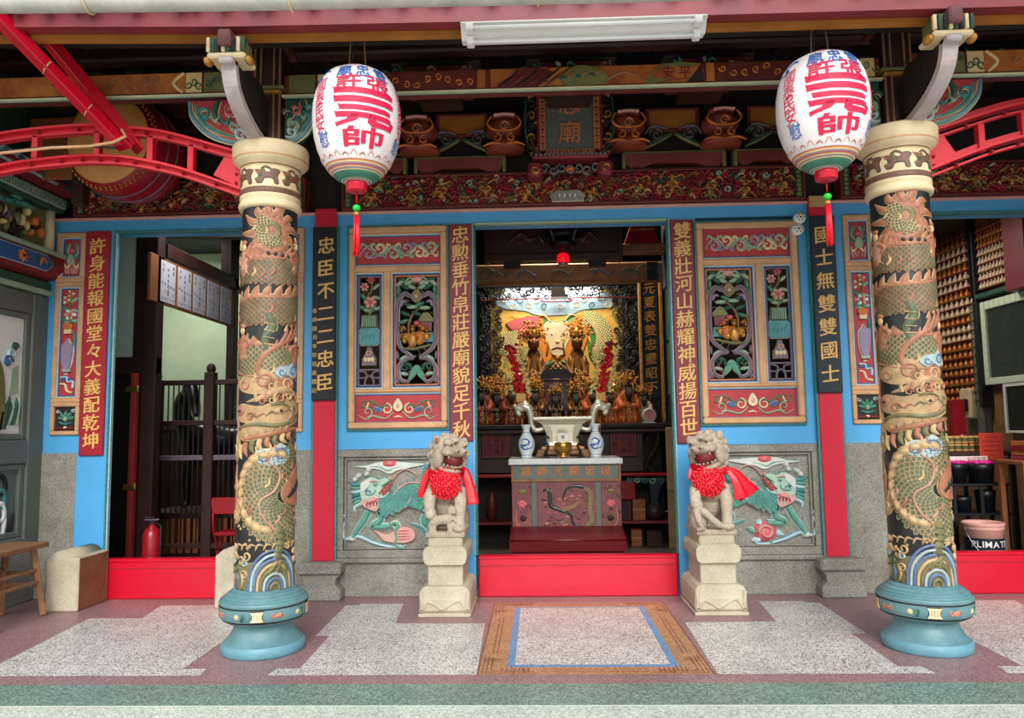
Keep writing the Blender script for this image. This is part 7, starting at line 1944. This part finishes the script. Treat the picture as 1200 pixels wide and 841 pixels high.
# ---- statues
def deity(x, y, z, h, robe, lab, crown=K['gold'], beard=True, grp='small robed deity statues on the altar', seed=0, name='deity_statue', wd=1.0):
    t = thing(name, lab, 'statue', (x, y, z), grp); r = random.Random(seed)
    mb = MB()
    mb.lathe([(0, 0), (.24 * h * wd, 0), (.25 * h * wd, .04 * h), (.21 * h * wd, .2 * h), (.17 * h * wd, .4 * h), (.13 * h * wd, .56 * h), (.06 * h, .62 * h), (0, .63 * h)], (x, y, z), robe, 18, Matrix.Scale(.75, 3, (0, 1, 0)))
    for s in (-1, 1):
        mb.ball((x + s * .13 * h * wd, y - .06 * h, z + .42 * h), (.075 * h * wd, .09 * h, .12 * h), robe, 10, 7)
        mb.tube([(x + s * .16 * h * wd, y - .06 * h, z + .44 * h), (x + s * .14 * h * wd, y - .17 * h, z + .30 * h), (x + s * .04 * h, y - .2 * h, z + .32 * h)], [.07 * h * wd, .065 * h * wd, .045 * h * wd], robe, 9)
        mb.ball((x + s * .10 * h * wd, y - .15 * h, z + .09 * h), (.09 * h * wd, .07 * h, .08 * h), robe, 9, 6)
    build('robe', mb, t)
    a = Art(lambda u, v, hh: (x + u, y - .20 * h + .10 * v - hh, z + v), MB())
    a.stroke([(-.11 * h, .02 * h), (-.09 * h, .25 * h), (-.05 * h, .5 * h)], .03 * h, .02, K['gold'], 4); a.stroke([(.11 * h, .02 * h), (.09 * h, .25 * h), (.05 * h, .5 * h)], .03 * h, .02, K['gold'], 4)
    for k in range(3): a.spiral((0, (.1 + .12 * k) * h), .04 * h, .01, 1.2, .014 * h, .03, K['palegold'], k)
    build('gilt_trim', a.mb, t, recalc=False)
    mb = MB(); fm = K['skin'] if beard else K['robebrown']; mb.ball((x, y - .05 * h, z + .69 * h), (.07 * h, .075 * h, .09 * h), fm, 12, 8); mb.ball((x, y - .122 * h, z + .69 * h), (.012 * h, .018 * h, .02 * h), fm, 6, 4)
    for s in (-1, 1): mb.ball((x + s * .035 * h, y - .135 * h, z + .715 * h), (.014 * h, .012 * h, .01 * h), K['cream'], 6, 4)
    build('face', mb, t)
    if beard:
        mb = MB()
        for k in range(5): mb.tube([(x - .05 * h + .025 * h * k, y - .12 * h, z + .65 * h), (x - .045 * h + .022 * h * k, y - .19 * h, z + .52 * h), (x - .02 * h + .01 * h * k, y - .21 * h, z + .40 * h)], [.022 * h, .024 * h, .008 * h], K['ink'], 6)
        build('beard', mb, t)
    mb = MB(); mb.lathe([(.08 * h, .76 * h), (.09 * h, .79 * h), (.07 * h, .88 * h), (0, .90 * h)], (x, y - .03 * h, z), K['darkgold'], 12)
    for k in range(90 if beard else 150):
        a_ = r.uniform(.0, pi) if k % 4 else r.uniform(-.7, pi + .7); rr = h * r.uniform(.04, .2)
        mb.ball((x + rr * cos(a_), y - h * r.uniform(.05, .14), z + .77 * h + rr * sin(a_) * 1.05), h * r.uniform(.010, .022) * (1 if beard else .75), r.choice([K['beadgold'], K['beadgold'], K['goldtext'], K['drumred'], K['gold'], K['beadgold']]), 6, 4)
    for s in (-1, 1): mb.tube([(x + s * .12 * h, y - .1 * h, z + .8 * h), (x + s * .17 * h, y - .12 * h, z + .66 * h), (x + s * .15 * h, y - .13 * h, z + .52 * h)], .012 * h, K['gold'], 5)
    build('headdress', mb, t)
    return t
RB = {'o': K['robe'], 'r': K['robered'], 'b': K['robebrown'], 'w': K['robewhite'], 'd': K['darkwood']}
rows = [(-1.10, 3.1, 1.61, .68, 'r', 'rust robed statue at the far left end of the front altar row'), (-.90, 3.2, 1.61, .62, 'd', 'dark robed small statue, second from the left in the front altar row'), (-.70, 3.1, 1.61, .70, 'r', 'rust robed statue behind the left flower garland'),
        (-.38, 3.15, 1.61, .66, 'b', 'brown gilt statue right of the left garland, front row'), (-.10, 3.08, 1.61, .58, 'd', 'small dark bronze statue in the middle, behind the incense burner'), (.18, 3.15, 1.61, .62, 'b', 'brown gilt statue right of the dark middle one'),
        (.40, 3.1, 1.61, .66, 'o', 'orange robed statue left of the right flower garland'), (.64, 3.12, 1.61, .62, 'o', 'orange robed statue just right of the right garland'), (.88, 3.08, 1.61, .74, 'o', 'largest orange robed statue, beside the round clock'), (1.10, 3.2, 1.61, .56, 'w', 'statue in a white and yellow drape behind the round clock'),
        (-.95, 3.45, 1.72, .62, 'b', 'brown gilt statue at the left end of the second altar row'), (-.62, 3.45, 1.72, .66, 'd', 'dark statue in the second row behind the left garland'), (-.36, 3.42, 1.72, .64, 'o', 'orange statue in the second row left of the little shrine'), (.3, 3.42, 1.72, .64, 'o', 'orange statue in the second row right of the little shrine'), (.62, 3.45, 1.72, .66, 'b', 'brown gilt statue in the second row behind the right garland'), (.9, 3.45, 1.72, .6, 'r', 'rust robed statue at the right end of the second altar row')]
for i, (x, y, z, h, c_, lab) in enumerate(rows): deity(x, y, z, h, RB[c_], lab, seed=i)
deity(-.39, 3.75, 1.95, 1.22, K['robebrown'], 'tall gilt statue with a beaded crown, left of the pair before the golden screen', beard=False, grp='pair of tall gilt statues', seed=31, name='tall_deity_statue', wd=.62)
deity(.24, 3.75, 1.95, 1.22, K['robebrown'], 'tall gilt statue with a beaded crown, right of the pair before the golden screen', beard=False, grp='pair of tall gilt statues', seed=32, name='tall_deity_statue', wd=.62)
t = thing('spirit_shrine', 'small dark purple shrine with a tiled roof in the middle of the altar', 'shrine', (-.09, 3.36, 1.72))
mb = MB(); mb.box(-.25, .08, 3.3, 3.42, 1.72, 2.22, K['mauve'], .01); mb.box(-.2, .02, 3.29, 3.31, 2.02, 2.16, K['slate'], .004); build('cabinet', mb, t)
mb = MB(); mb.prism([(-.3, 2.26), (.13, 2.26), (.11, 2.34), (.05, 2.38), (-.22, 2.38), (-.28, 2.34)], 3.22, 3.45, K['black']); mb.box(-.28, .11, 3.24, 3.44, 2.22, 2.26, K['mauve'], .006); mb.box(-.13, -.04, 3.235, 3.245, 2.23, 2.25, K['gold'])
for k in range(7): mb.ball((-.2 + .037 * k, 3.3, 2.39 + .03 * (k % 2)), .025, K['soot'], 7, 5)
build('roof', mb, t)
for x, z, y, lab in ((-.62, 2.36, 3.6, 'tiny bright bulb lamp left of the tall gilt statues'), (.70, 2.14, 3.28, 'tiny bright bulb lamp above the right orange statues')):
    t = thing('bulb_lamp', lab, 'lamp', (x, y, 1.72), 'tiny bulb lamps among the statues')
    mb = MB(); mb.tube([(x, y, 1.72), (x, y, z - .03)], .012, K['brass'], 8); mb.lathe([(0, 1.72), (.05, 1.72), (.04, 1.74), (0, 1.745)], (x, y, 0), K['brass'], 14); build('stem', mb, t)
    mb = MB(); mb.ball((x, y, z), .03, K['warmglow'], 12, 8); build('bulb', mb, t)
t = thing('round_clock', 'small round white clock on the right end of the altar top', 'clock', (1.14, 2.92, 1.61))
mb = MB(); MM = Matrix.Rotation(pi / 2, 3, 'X'); mb.lathe([(0, -.03), (.09, -.03), (.095, 0), (.09, .03), (.08, .032)], (1.14, 2.92, 1.715), K['white'], 28, MM); mb.box(1.06, 1.22, 2.89, 2.96, 1.61, 1.625, K['white'], .004); cs_ = build('case', mb, t)
mb = MB(); mb.lathe([(0, .026), (.08, .028)], (1.14, 2.92, 1.715), K['pinkp'], 28, MM); mb.box(1.10, 1.18, 2.885, 2.89, 1.712, 1.72, K['rose']); mb.box(1.137, 1.143, 2.884, 2.888, 1.715, 1.77, K['rose']); build('dial', mb, cs_)

# ---- offering table, kneeler, vessels
t = thing('offering_table', 'carved stone fronted offering table with a pale marble top and gilt characters', 'table', (-.04, 1.75, 0))
mb = MB(); mb.box(-.69, .60, 1.36, 2.12, 1.15, 1.215, K['marble'], .008); build('top', mb, t)
mb = MB(); mb.box(-.655, .575, 1.40, 2.08, 0, 1.15, K['greenslate']); mb.box(-.66, .58, 1.385, 1.41, .955, .99, K['bench'], .006); mb.box(-.66, -.63, 1.385, 1.41, .99, 1.15, K['bench'], .004); mb.box(.55, .58, 1.385, 1.41, .99, 1.15, K['bench'], .004)
tb_ = build('body', mb, t)
mb = MB()
for x0, x1 in ((-.655, -.43), (-.37, .29), (.35, .575)): mb.box(x0, x1, 1.385, 1.41, .1, .95, K['mauvestone'], .004)
a = Art(plane_y(-.04, 1.385, .65), mb)
cc = [K['slate'], K['bench'], K['olive'], K['rose']]
a.stroke([(-.26, .2), (-.2, .22), (-.18, .05), (-.1, .0), (0, -.04), (.06, -.08)], .05, .012, K['slate'], 6, (.5, .4)); a.stroke([(-.05, .1), (0, .22), (.1, .26), (.2, .24), (.27, .18), (.26, .0), (.28, -.12), (.18, -.2), (.08, -.17), (.05, -.08)], .045, .012, K['slate'], 6, (.3, .6)); a.scales([(.2, .24), (.27, .18), (.26, .0), (.28, -.12), (.18, -.2)], .04, K['olive'], K['bench'], .02, .006, .012, 5)
a.poly([(-.02, -.02), (.1, .02), (.14, .1), (.08, .06), (.0, .04), (-.06, .02)], .014, K['bench'], None, 3)
r = random.Random(13)
for k in range(150):
    u, v = r.uniform(-.29, .29), r.uniform(-.28, .26); a.stroke([(u, v), (u + .02, v + r.uniform(-.02, .03)), (u + .045, v)], r.uniform(.007, .013), .008, r.choice(cc + [K['mauvestone'], K['soot'], K['tan']]), 4, (.3, .2))
for k in range(40):
    u, v = r.choice((-1, 1)) * r.uniform(.41, .6), r.uniform(-.3, .27); a.spiral((u, v), r.uniform(.014, .03), .005, 1.2, .008, .008, r.choice(cc), k)
for s in (-1, 1):
    for k in range(6): a.dome(s * .5 + .025 * cos(k), .06 + .02 * sin(k), .03, .022, .012, K['rose'], k, 8)
    a.stroke([(s * .44, .05), (s * .43, -.08), (s * .48, -.2), (s * .5, -.28)], .014, .01, K['bench'], 5); a.dome(s * .49, -.1, .04, .035, .014, ST); a.dome(s * .5, .2, .05, .03, .01, K['olive']); a.stroke([(s * .56, .0), (s * .57, -.12), (s * .52, -.22)], .014, .01, K['copper'], 5)
build('carved_front', a.mb, t, recalc=False)
a = Art(plane_y(-.04, 1.40, 1.075), MB())
for i, ch in enumerate('餘師元廟忠段'): a.text(ch, -.45 + .18 * i, 0, .115, .008, K['orange'], .0, slant=.1)
build('lettering', a.mb, tb_, recalc=False)
t = thing('kneeler', 'long dark red vinyl kneeler in front of the offering table', 'kneeler', (-.05, 1.1, 0))
mb = MB(); mb.prism([(.90, .26), (.90, .37), (.915, .385), (1.33, .47), (1.36, .45), (1.36, .26)], -.67, .57, K['cushion'], 'x'); mb.tube([(-.67, .905, .375), (.57, .905, .375)], .012, K['cushion'], 8); build('cushion', mb, t)
mb = MB(); mb.box(-.64, .54, .93, 1.34, .0, .26, K['cushion'], .01); build('base', mb, t)
t = thing('incense_burner', 'square pewter incense burner with flared rim and dragon handles on the offering table', 'incense burner', (-.06, 1.8, 1.215))
mb = MB(); mb.box(-.36, .24, 1.62, 1.98, 1.25, 1.31, K['bench'], .015); mb.box(-.31, .19, 1.65, 1.95, 1.31, 1.345, K['tan'], .01)
for x in (-.33, .21):
    for y in (1.65, 1.95): mb.ball((x, y, 1.245), (.05, .04, .03), K['bench'], 10, 6)
build('stand', mb, t)
mb = MB(); sv = K['silver']
prof = [(.17, 1.345), (.2, 1.36), (.18, 1.40), (.19, 1.50), (.235, 1.6), (.29, 1.64), (.335, 1.655), (.345, 1.665), (.345, 1.69), (.31, 1.69), (.29, 1.66)]
vs = []
for r_, z in prof: vs += [(-.06 + sx * r_, 1.8 + sy * r_ * .55, z) for sx, sy in ((-1, -1), (1, -1), (1, 1), (-1, 1))]
fs = [(i * 4 + k, i * 4 + (k + 1) % 4, i * 4 + 4 + (k + 1) % 4, i * 4 + 4 + k) for i in range(len(prof) - 1) for k in range(4)] + [tuple((len(prof) - 1) * 4 + k for k in range(4))]
mb.add(vs, fs, sv)
for k in range(5):
    for s in (-1, 1): mb.tube([(-.06 + s * (.12 + .015 * k), 1.69, 1.37), (-.06 + s * (.125 + .015 * k), 1.685, 1.5), (-.06 + s * (.15 + .02 * k), 1.66, 1.6)], .006, sv, 6)
build('bowl', mb, t, bevel=.006)
for s in (-1, 1):
    mb = MB(); mb.tube([(-.06 + s * p[0], 1.78, p[1]) for p in crom([(.22, 1.56), (.31, 1.54), (.36, 1.60), (.37, 1.70), (.40, 1.80), (.47, 1.82), (.53, 1.76), (.49, 1.72)], 5)], [.03, .03, .03, .03, .03, .03, .032, .034, .034, .034, .034, .034, .034, .034, .036, .038, .04, .04, .045, .05, .05, .05, .05, .05, .05, .045, .045, .04, .035, .03, .03, .03, .03, .028, .026, .02], sv, 10)
    mb.ball((-.06 + s * .50, 1.78, 1.80), (.075, .04, .045), sv, 12, 8); mb.ball((-.06 + s * .44, 1.78, 1.86), (.05, .03, .03), sv, 10, 6); mb.ball((-.06 + s * .56, 1.78, 1.83), (.03, .03, .02), sv, 8, 6)
    build('dragon_handle', mb, t)
t = thing('oil_lamp', 'small round brass oil lamp in front of the incense burner', 'lamp', (-.06, 1.56, 1.215))
mb = MB(); mb.lathe([(0, 1.22), (.08, 1.22), (.075, 1.25), (.04, 1.26), (.045, 1.28), (.09, 1.31), (.105, 1.35), (.1, 1.39), (.085, 1.40), (0, 1.40)], (-.06, 1.56, 0), K['brass'], 24); build('pot', mb, t)
mb = MB(); mb.box(-.15, .03, 1.5, 1.62, 1.215, 1.235, K['mauve'], .006); build('foot_board', mb, t)
mb = MB(); mb.box(-.12, .0, 1.585, 1.592, 1.40, 1.5, K['white']); a = Art(plane_y(-.06, 1.585, 1.455), mb); a.text('香', 0, 0, .05, .002, K['ink'], .0, side=False); build('card', a.mb, t, recalc=False)
for s, lab in ((-1, 'small black swan candlestick left of the brass oil lamp'), (1, 'small black swan candlestick right of the brass oil lamp')):
    mb = MB(); x = -.06 + s * .2; mb.lathe([(0, 1.216), (.045, 1.216), (.02, 1.23), (.015, 1.3), (0, 1.3)], (x, 1.6, 0), K['black'], 14)
    mb.tube(crom([(x, 1.6, 1.29), (x - s * .03, 1.6, 1.36), (x + s * .03, 1.6, 1.42), (x, 1.6, 1.47), (x - s * .04, 1.6, 1.44)], 5), .014, K['black'], 8)
    tag(build('candlestick', mb, origin=(x, 1.6, 1.215)), lab, 'candlestick', 'black swan candlesticks')
for x, lab in ((-.485, 'blue and white porcelain vase left of the incense burner'), (.325, 'blue and white porcelain vase right of the incense burner')):
    t = thing('porcelain_vase', lab, 'vase', (x, 1.68, 1.215), 'blue and white vases')
    vp = [(0, 1.215), (.062, 1.215), (.065, 1.24), (.06, 1.25), (.085, 1.30), (.098, 1.36), (.092, 1.42), (.06, 1.48), (.04, 1.52), (.04, 1.56), (.06, 1.595), (.063, 1.605), (.05, 1.605), (.03, 1.56)]
    mb = MB(); mb.lathe(vp, (x, 1.68, 0), K['porcelain'], 32); vb_ = build('body', mb, t)
    vr = lambda z: next((a0 + (b0 - a0) * (z - a1) / max(1e-6, b1 - a1) for (a0, a1), (b0, b1) in zip(vp[1:], vp[2:]) if a1 <= z <= b1), .06)
    a = Art(lambda u, v, h: (x + (vr(v) + h + .002) * sin(u / .095), 1.68 - (vr(v) + h + .002) * cos(u / .095), v), MB()); bl = K['porcblue']
    a.stroke([(-.06, 1.42), (-.02, 1.44), (.03, 1.41), (.0, 1.37), (-.06, 1.36), (-.03, 1.32), (.04, 1.33), (.08, 1.36)], .022, .002, bl, 6, (.4, .3))
    for k in range(12): a.stroke([(-.09 + .016 * k, 1.33 + .03 * (k % 3)), (-.08 + .016 * k, 1.35 + .03 * (k % 3))], .01, .002, bl, 3, (.5, .3))
    for z in (1.25, 1.515): a.stroke([(-.29, z), (0, z), (.29, z)], .005, .002, bl, 10)
    build('blue_dragon', a.mb, vb_, recalc=False)
def garland(x0, z0, x1, z1, lab, seed):
    r = random.Random(seed); y = 2.0
    t = thing('flower_garland', lab, 'garland', (x0, y, 1.215), 'pair of red and yellow flower garlands')
    mb = MB(); mb.tube([(x0 * .96, y, 1.215), (x0, y, z0)], .008, K['brass'], 6); mb.tube([(x0, y, z0), (x1, y, z1)], .012, K['drumred'], 6); mb.lathe([(0, 1.215), (.06, 1.215), (.05, 1.235), (0, 1.24)], (x0 * .96, y, 0), K['brass'], 16); build('stand', mb, t)
    mb = MB()
    for k in range(5):
        f = (k + .6) / 5.3
        for j in range(16):
            mb.ball((x0 + (x1 - x0) * f + r.uniform(-.05, .05), y - r.uniform(.02, .08), z0 + (z1 - z0) * f + r.uniform(-.055, .055)), (.024, .018, .022), K['silk'], 7, 5)
    for j in range(10): mb.ball((x1 + r.uniform(-.07, .07), y - .04, z1 + r.uniform(-.02, .05)), (.03, .02, .02), K['drumred'], 7, 5)
    build('red_blossoms', mb, t)
    mb = MB()
    for s in (-1, 1):
        for k in range(26):
            f = k / 25; p = Vector((x0 + (x1 - x0) * f + s * r.uniform(.075, .13), y - r.uniform(0, .06), z0 + (z1 - z0) * f + r.uniform(-.02, .02)))
            mb.ball(p, (.03, .012, .016), K['petal'], 7, 5, Matrix.Rotation(r.uniform(-.9, .9), 3, 'Y'))
        build('yellow_petals', mb, t); mb = MB()
    mb = MB(); mb.box(x0 - .06, x0 + .06, y - .07, y - .05, z0 - .10, z0 + .01, K['goldtext'], .008); a = Art(plane_y(x0, y - .07, z0 - .045), mb); a.text('囍', 0, 0, .09, .006, K['gold'], .0); build('gilt_tag', a.mb, t)
garland(-.55, 1.98, -.66, 2.55, 'red and yellow flower garland above the left vase, leaning left', 3)
garland(.42, 1.98, .55, 2.55, 'red and yellow flower garland above the right vase, leaning right', 4)

# ================================================================== RIGHT ROOM
def fig_mesh(name, m, s=1.0):
    mb = MB(); MZ = None
    mb.lathe([(0, 0), (.030 * s, 0), (.033 * s, .012 * s), (.026 * s, .03 * s), (.022 * s, .05 * s), (.010 * s, .06 * s), (0, .062 * s)], (0, 0, 0), m, 8)
    mb.ball((0, 0, .073 * s), (.014 * s, .014 * s, .016 * s), m, 7, 5)
    me = bpy.data.meshes.new(name); me.from_pydata(mb.v, [], mb.f); me.materials.append(m)
    me.polygons.foreach_set('use_smooth', [True] * len(mb.f)); me.update()
    return me, mb
def lamp_tower(lab, y0, y1, z0, z1, cols, rows, pale):
    t = thing('lamp_wall', lab, 'shrine panel', (5.1, (y0 + y1) / 2, z0), 'walls of little figure lamps')
    mb = MB(); mb.box(5.08, 5.12, y0 - .06, y1 + .06, z0 - .06, z1 + .06, K['redwood'])
    for a_, b_ in ((y0 - .10, y0 - .03), (y1 + .03, y1 + .10)): mb.box(4.98, 5.12, a_, b_, z0 - .08, z1 + .1, K['black'], .008)
    build('back_board', mb, t)
    mb = MB()
    for j in range(rows): mb.box(5.02, 5.1, y0 - .03, y1 + .03, z0 + (z1 - z0) * j / rows - .008, z0 + (z1 - z0) * j / rows + .004, K['deepred'] if j % 2 else K['brass'])
    build('shelf_strips', mb, t)
    sc = (z1 - z0) / rows / .098
    mA, b1 = fig_mesh('statuette', K['bronzefig'], sc); mB_, b2 = fig_mesh('statuette', K['palefig'], sc)
    rest = MB(); n = 0
    for i in range(cols):
        for j in range(rows):
            p = (5.05, y0 + (y1 - y0) * (i + .5) / cols, z0 + (z1 - z0) * j / rows + .004)
            me, b = (mB_, b2) if pale(j / rows, i) else (mA, b1)
            if n < 100:
                o = bpy.data.objects.new('statuette', me); COL.objects.link(o); o.parent = t; o.location = Vector(p) - Vector(t['_base']); n += 1
            else:
                rest.add([(v[0] + p[0], v[1] + p[1], v[2] + p[2]) for v in b.v], b.f, me.materials[0], True)
    if rest.v: tag(build('statuette_rows', rest, t, recalc=False), kind='stuff')
    return t
lamp_tower('tall wall panel of little glowing amber figures beside the right dragon column', 2.1, 3.05, 1.82, 4.0, 8, 20, lambda f, i: .28 < f < .9 and (int(f * 20) % 3))
t = lamp_tower('smaller wall panel of little figures above the framed window in the right room', 1.38, 2.0, 3.16, 4.15, 9, 10, lambda f, i: f < .45)
mb = MB(); mb.box(4.98, 5.1, 1.32, 2.06, 3.04, 3.1, K['dgreen'], .01); build('ledge', mb, t)
mb = MB(); mb.box(4.9, 5.1, .9, 1.28, 3.0, 4.4, K['maroon'], .01); tag(build('maroon_panel', mb, origin=(5, 1.1, 3.0)), 'plain maroon panel at the right edge of the photo, right of the small figures', 'panel')
t = thing('framed_window', 'dark wall window in a pale tiled frame at the right edge of the photo', 'window', (5.08, 1.6, 2.0))
mb = MB(); mb.box(5.06, 5.12, 1.2, 2.0, 2.04, 2.97, K['slate']); build('dark_pane', mb, t)
mb = MB()
for y0, y1, z0, z1 in ((1.92, 2.02, 2.0, 3.0), (1.1, 1.92, 2.9, 3.0), (1.1, 1.92, 2.0, 2.08)): mb.box(5.03, 5.12, y0, y1, z0, z1, K['wallwhite'], .006)
for k in range(9): mb.box(5.028, 5.035, 1.92, 2.02, 2.08 + .1 * k, 2.084 + .1 * k, K['pgreen']); mb.box(5.028, 5.035, 1.12 + .1 * k, 1.124 + .1 * k, 2.9, 3.0, K['pgreen'])
build('tiled_frame', mb, t)
t = thing('chalk_board', 'small black board in a white frame under the framed window', 'board', (5.08, 1.45, 1.45))
mb = MB(); mb.box(5.06, 5.12, 1.1, 1.67, 1.46, 1.97, K['black']); build('board', mb, t)
mb = MB()
for y0, y1, z0, z1 in ((1.65, 1.69, 1.43, 2.0), (1.1, 1.66, 1.96, 2.0), (1.1, 1.66, 1.43, 1.46)): mb.box(5.04, 5.12, y0, y1, z0, z1, K['white'], .004)
build('frame', mb, t)
mb = MB(); mb.box(5.02, 5.12, 2.06, 2.2, 1.4, 3.0, K['greydoor'], .008); mb.tube([(5.05, 2.14, .5), (5.05, 2.14, 4.2)], .02, K['steel'], 8); mb.box(4.98, 5.1, 2.25, 2.5, 1.6, 1.98, K['cream'], .02); mb.box(4.93, 5.0, 2.3, 2.44, 1.7, 1.85, K['ink'], .015)
tag(build('switch_box', mb, origin=(5.05, 2.3, 1.4)), 'cream electrical box with a black switch and conduit below the figure panel', 'switch box')
# counter with tins
t = thing('shop_counter', 'dark counter table in the right room behind the black rack', 'table', (4.4, 1.35, 0))
mb = MB(); mb.box(3.75, 5.05, 1.1, 1.6, 1.20, 1.25, DW, .01); build('top', mb, t)
for x in (3.8, 5.0):
    for y in (1.14, 1.56): mb = MB(); mb.box(x - .03, x + .03, y - .03, y + .03, 0, 1.2, DW, .006); build('leg', mb, t)
for i in range(16):
    x = 4.02 + .075 * (i % 8) + .03 * (i // 8); y = 1.25 + .12 * (i // 8) * .8; z = 1.25 + (.085 if i >= 8 else 0)
    if i == 0:
        mb = MB(); mb.lathe([(0, 0), (.034, 0), (.036, .006), (.036, .072), (.034, .078), (0, .078)], (0, 0, 0), K['goldtext'], 16); mb.lathe([(.0365, .02), (.0365, .058)], (0, 0, 0), K['olive'], 16)
        tin = build('yellow_tin', mb, origin=(0, 0, 0)); tag(tin, 'small yellow tin in the two stacked rows on the right room counter', 'tin', 'yellow tins on the counter'); tin.location = (x, 1.25, z)
    else:
        o = tin.copy(); COL.objects.link(o); o.location = (x, 1.25 + (.0 if i < 8 else .0), z)
        if i >= 8: o.location.x -= .03
t = thing('picture_carton', 'white carton with a yellow flower picture standing behind the black tubs', 'box', (4.19, 1.0, .94))
mb = MB(); mb.box(3.98, 4.42, 1.0, 1.08, .925, 1.20, K['white'], .006); build('carton', mb, t)
a = Art(plane_y(4.2, 1.0, 1.08), MB())
for k in range(6): a.dome(-.09 + .035 * cos(k), .03 + .035 * sin(k), .03, .024, .003, K['goldtext'], k, 8)
for k in range(3): a.stroke([(-.12 + .03 * k, -.08), (-.1 + .02 * k, 0)], .012, .003, K['jade'], 3)
for i, ch in enumerate('金紙香燭'): a.text(ch, .02 + .05 * i, .09, .05, .002, K['rose'], .0, side=False)
build('printed_face', a.mb, t, recalc=False)
t = thing('red_notice', 'orange red paper notice taped to the front edge of the right room counter', 'sign', (4.51, 1.095, 1.19))
mb = MB(); mb.box(4.39, 4.635, 1.09, 1.098, 1.16, 1.445, K['sign'], .001); build('paper', mb, t)
a = Art(plane_y(4.512, 1.09, 1.305), MB()); 
for j in range(5):
    n = (4, 7, 7, 6, 2)[j]
    for i in range(n): a.text('點燈祈福請洽廟務服務台每日開放時間敬請合作謝'[(j * 5 + i) % 22], (i - (n - 1) / 2) * .028, .095 - .048 * j, .026, .001, K['deepred'], .0, side=False)
build('lettering', a.mb, t, recalc=False)
# black rack with tubs
t = thing('metal_rack', 'black metal rack just inside the right threshold', 'rack', (4.2, 1.0, 0))
for x in (3.94, 4.22, 4.47):
    for y in (.82, 1.1): mb = MB(); mb.box(x - .018, x + .018, y - .018, y + .018, 0, .92, K['black2'], .003); build('upright', mb, t)
for z in (.92, .62):
    mb = MB(); mb.box(3.91, 4.5, .79, 1.13, z - .015, z + .01, K['black2'], .004); build('shelf', mb, t)
def tub(x, y, z, r_, h, lab, lid):
    t = thing('plastic_tub', lab, 'tub', (x, y, z), 'black plastic tubs')
    mb = MB(); mb.lathe([(0, z), (r_ * .85, z), (r_ * .95, z + h * .7), (r_, z + h * .72), (r_, z + h), (r_ * .9, z + h), (r_ * .8, z + h * .3), (0, z + h * .3)], (x, y, 0), K['black2'], 24); build('body', mb, t)
    if lid:
        mb = MB(); rr = random.Random(int(x * 100))
        for k in range(26): a_ = rr.uniform(0, 6.28); q = r_ * .85 * sqrt(rr.random()); mb.ball((x + q * cos(a_), y + q * sin(a_), z + h + .01), (.045, .035, .022), K['magenta'], 7, 5)
        build('pink_contents', mb, t)
tub(4.06, .98, .93, .115, .20, 'black tub with magenta contents on the rack, left', True); tub(4.29, .94, .93, .135, .2, 'wider black tub with magenta contents on the rack, right', True)
tub(4.33, .95, .63, .10, .22, 'dark tub on the middle shelf of the rack', False); tub(4.08, .95, .63, .10, .16, 'low dark tub at the left of the middle rack shelf', False)
t = thing('paint_bucket', 'white and pink paint bucket with a navy label below the rack', 'bucket', (4.06, .55, 0))
mb = MB(); mb.lathe([(0, .2), (.165, .2), (.175, .5), (.182, .505), (.182, .53), (.178, .535), (.19, .545), (.19, .57), (.178, .575), (.17, .56), (.16, .3), (0, .3)], (4.06, .55, 0), K['pinkp'], 32); mb.lathe([(0, .0), (.13, .0), (.15, .2), (0, .2)], (4.06, .55, 0), K['darkwood'], 20); build('pail', mb, t)
mb = MB(); mb.lathe([(.1695, .27), (.1755, .43)], (4.06, .55, 0), K['navy'], 32); mb.lathe([(.176, .215), (.1755, .27)], (4.06, .55, 0), K['white'], 32)
F = lambda u, v, h: (4.06 + (.176 + h) * sin(u / .176), .55 - (.176 + h) * cos(u / .176), v)
a = Art(F, mb, (.03, 0))
advance(a, 'PLIMATE', -.20, .375, .085, .003, K['white'], bold=.015, side=False)
for k in range(9): a.stroke([(-.14 + .035 * k, .31), (-.12 + .035 * k, .31)], .014, .002, K['white'], 2)
build('label', a.mb, t, recalc=False)
mb = MB(); mb.tube([(4.06 + .19 * cos(k * pi / 12), .55 - .19 * abs(sin(k * pi / 12)) * .9 - .01, .53 - .3 * sin(k * pi / 12)) for k in range(13)], .005, K['steel'], 6); build('handle', mb, t)
t = thing('red_candle_stand', 'dark red lantern candle in front of the figure panel', 'candle', (4.35, 1.42, 1.25))
mb = MB(); mb.box(4.28, 4.43, 1.38, 1.48, 1.25, 1.82, K['drumred'], .01); build('case', mb, t)
mb = MB(); mb.lathe([(0, 1.25), (.06, 1.25), (.085, 1.32), (.06, 1.40), (.03, 1.43), (0, 1.44)], (4.35, 1.31, 0), K['drumred'], 18); build('gourd', mb, t)
t = thing('wooden_side_table', 'brown wooden side table with red boxes at the right edge of the photo', 'table', (4.57, .52, 0))
mb = MB(); mb.box(4.34, 5.05, .3, .74, 1.14, 1.18, K['board'], .008); build('top', mb, t)
for x in (4.37, 5.02):
    for y in (.33, .71): mb = MB(); mb.box(x - .025, x + .025, y - .025, y + .025, 0, 1.14, K['board'], .005); build('leg', mb, t)
for i in range(4):
    mb = MB(); z = 1.18 + .048 * i; mb.box(4.42 + .01 * (i % 2), 4.92, .38, .62, z, z + .044, (K['drumred'], K['orange'])[i % 2], .004)
    for k in range(4): mb.box(4.43 + .1 * k, 4.48 + .1 * k, .377, .381, z + .01, z + .034, K['goldtext'])
    tag(build('incense_box', mb, origin=(4.55, .5, z)), ('lowest', 'second from the bottom', 'third from the bottom', 'topmost')[i] + ' red and gold incense box in the stack at the right edge', 'box', 'stack of incense boxes')
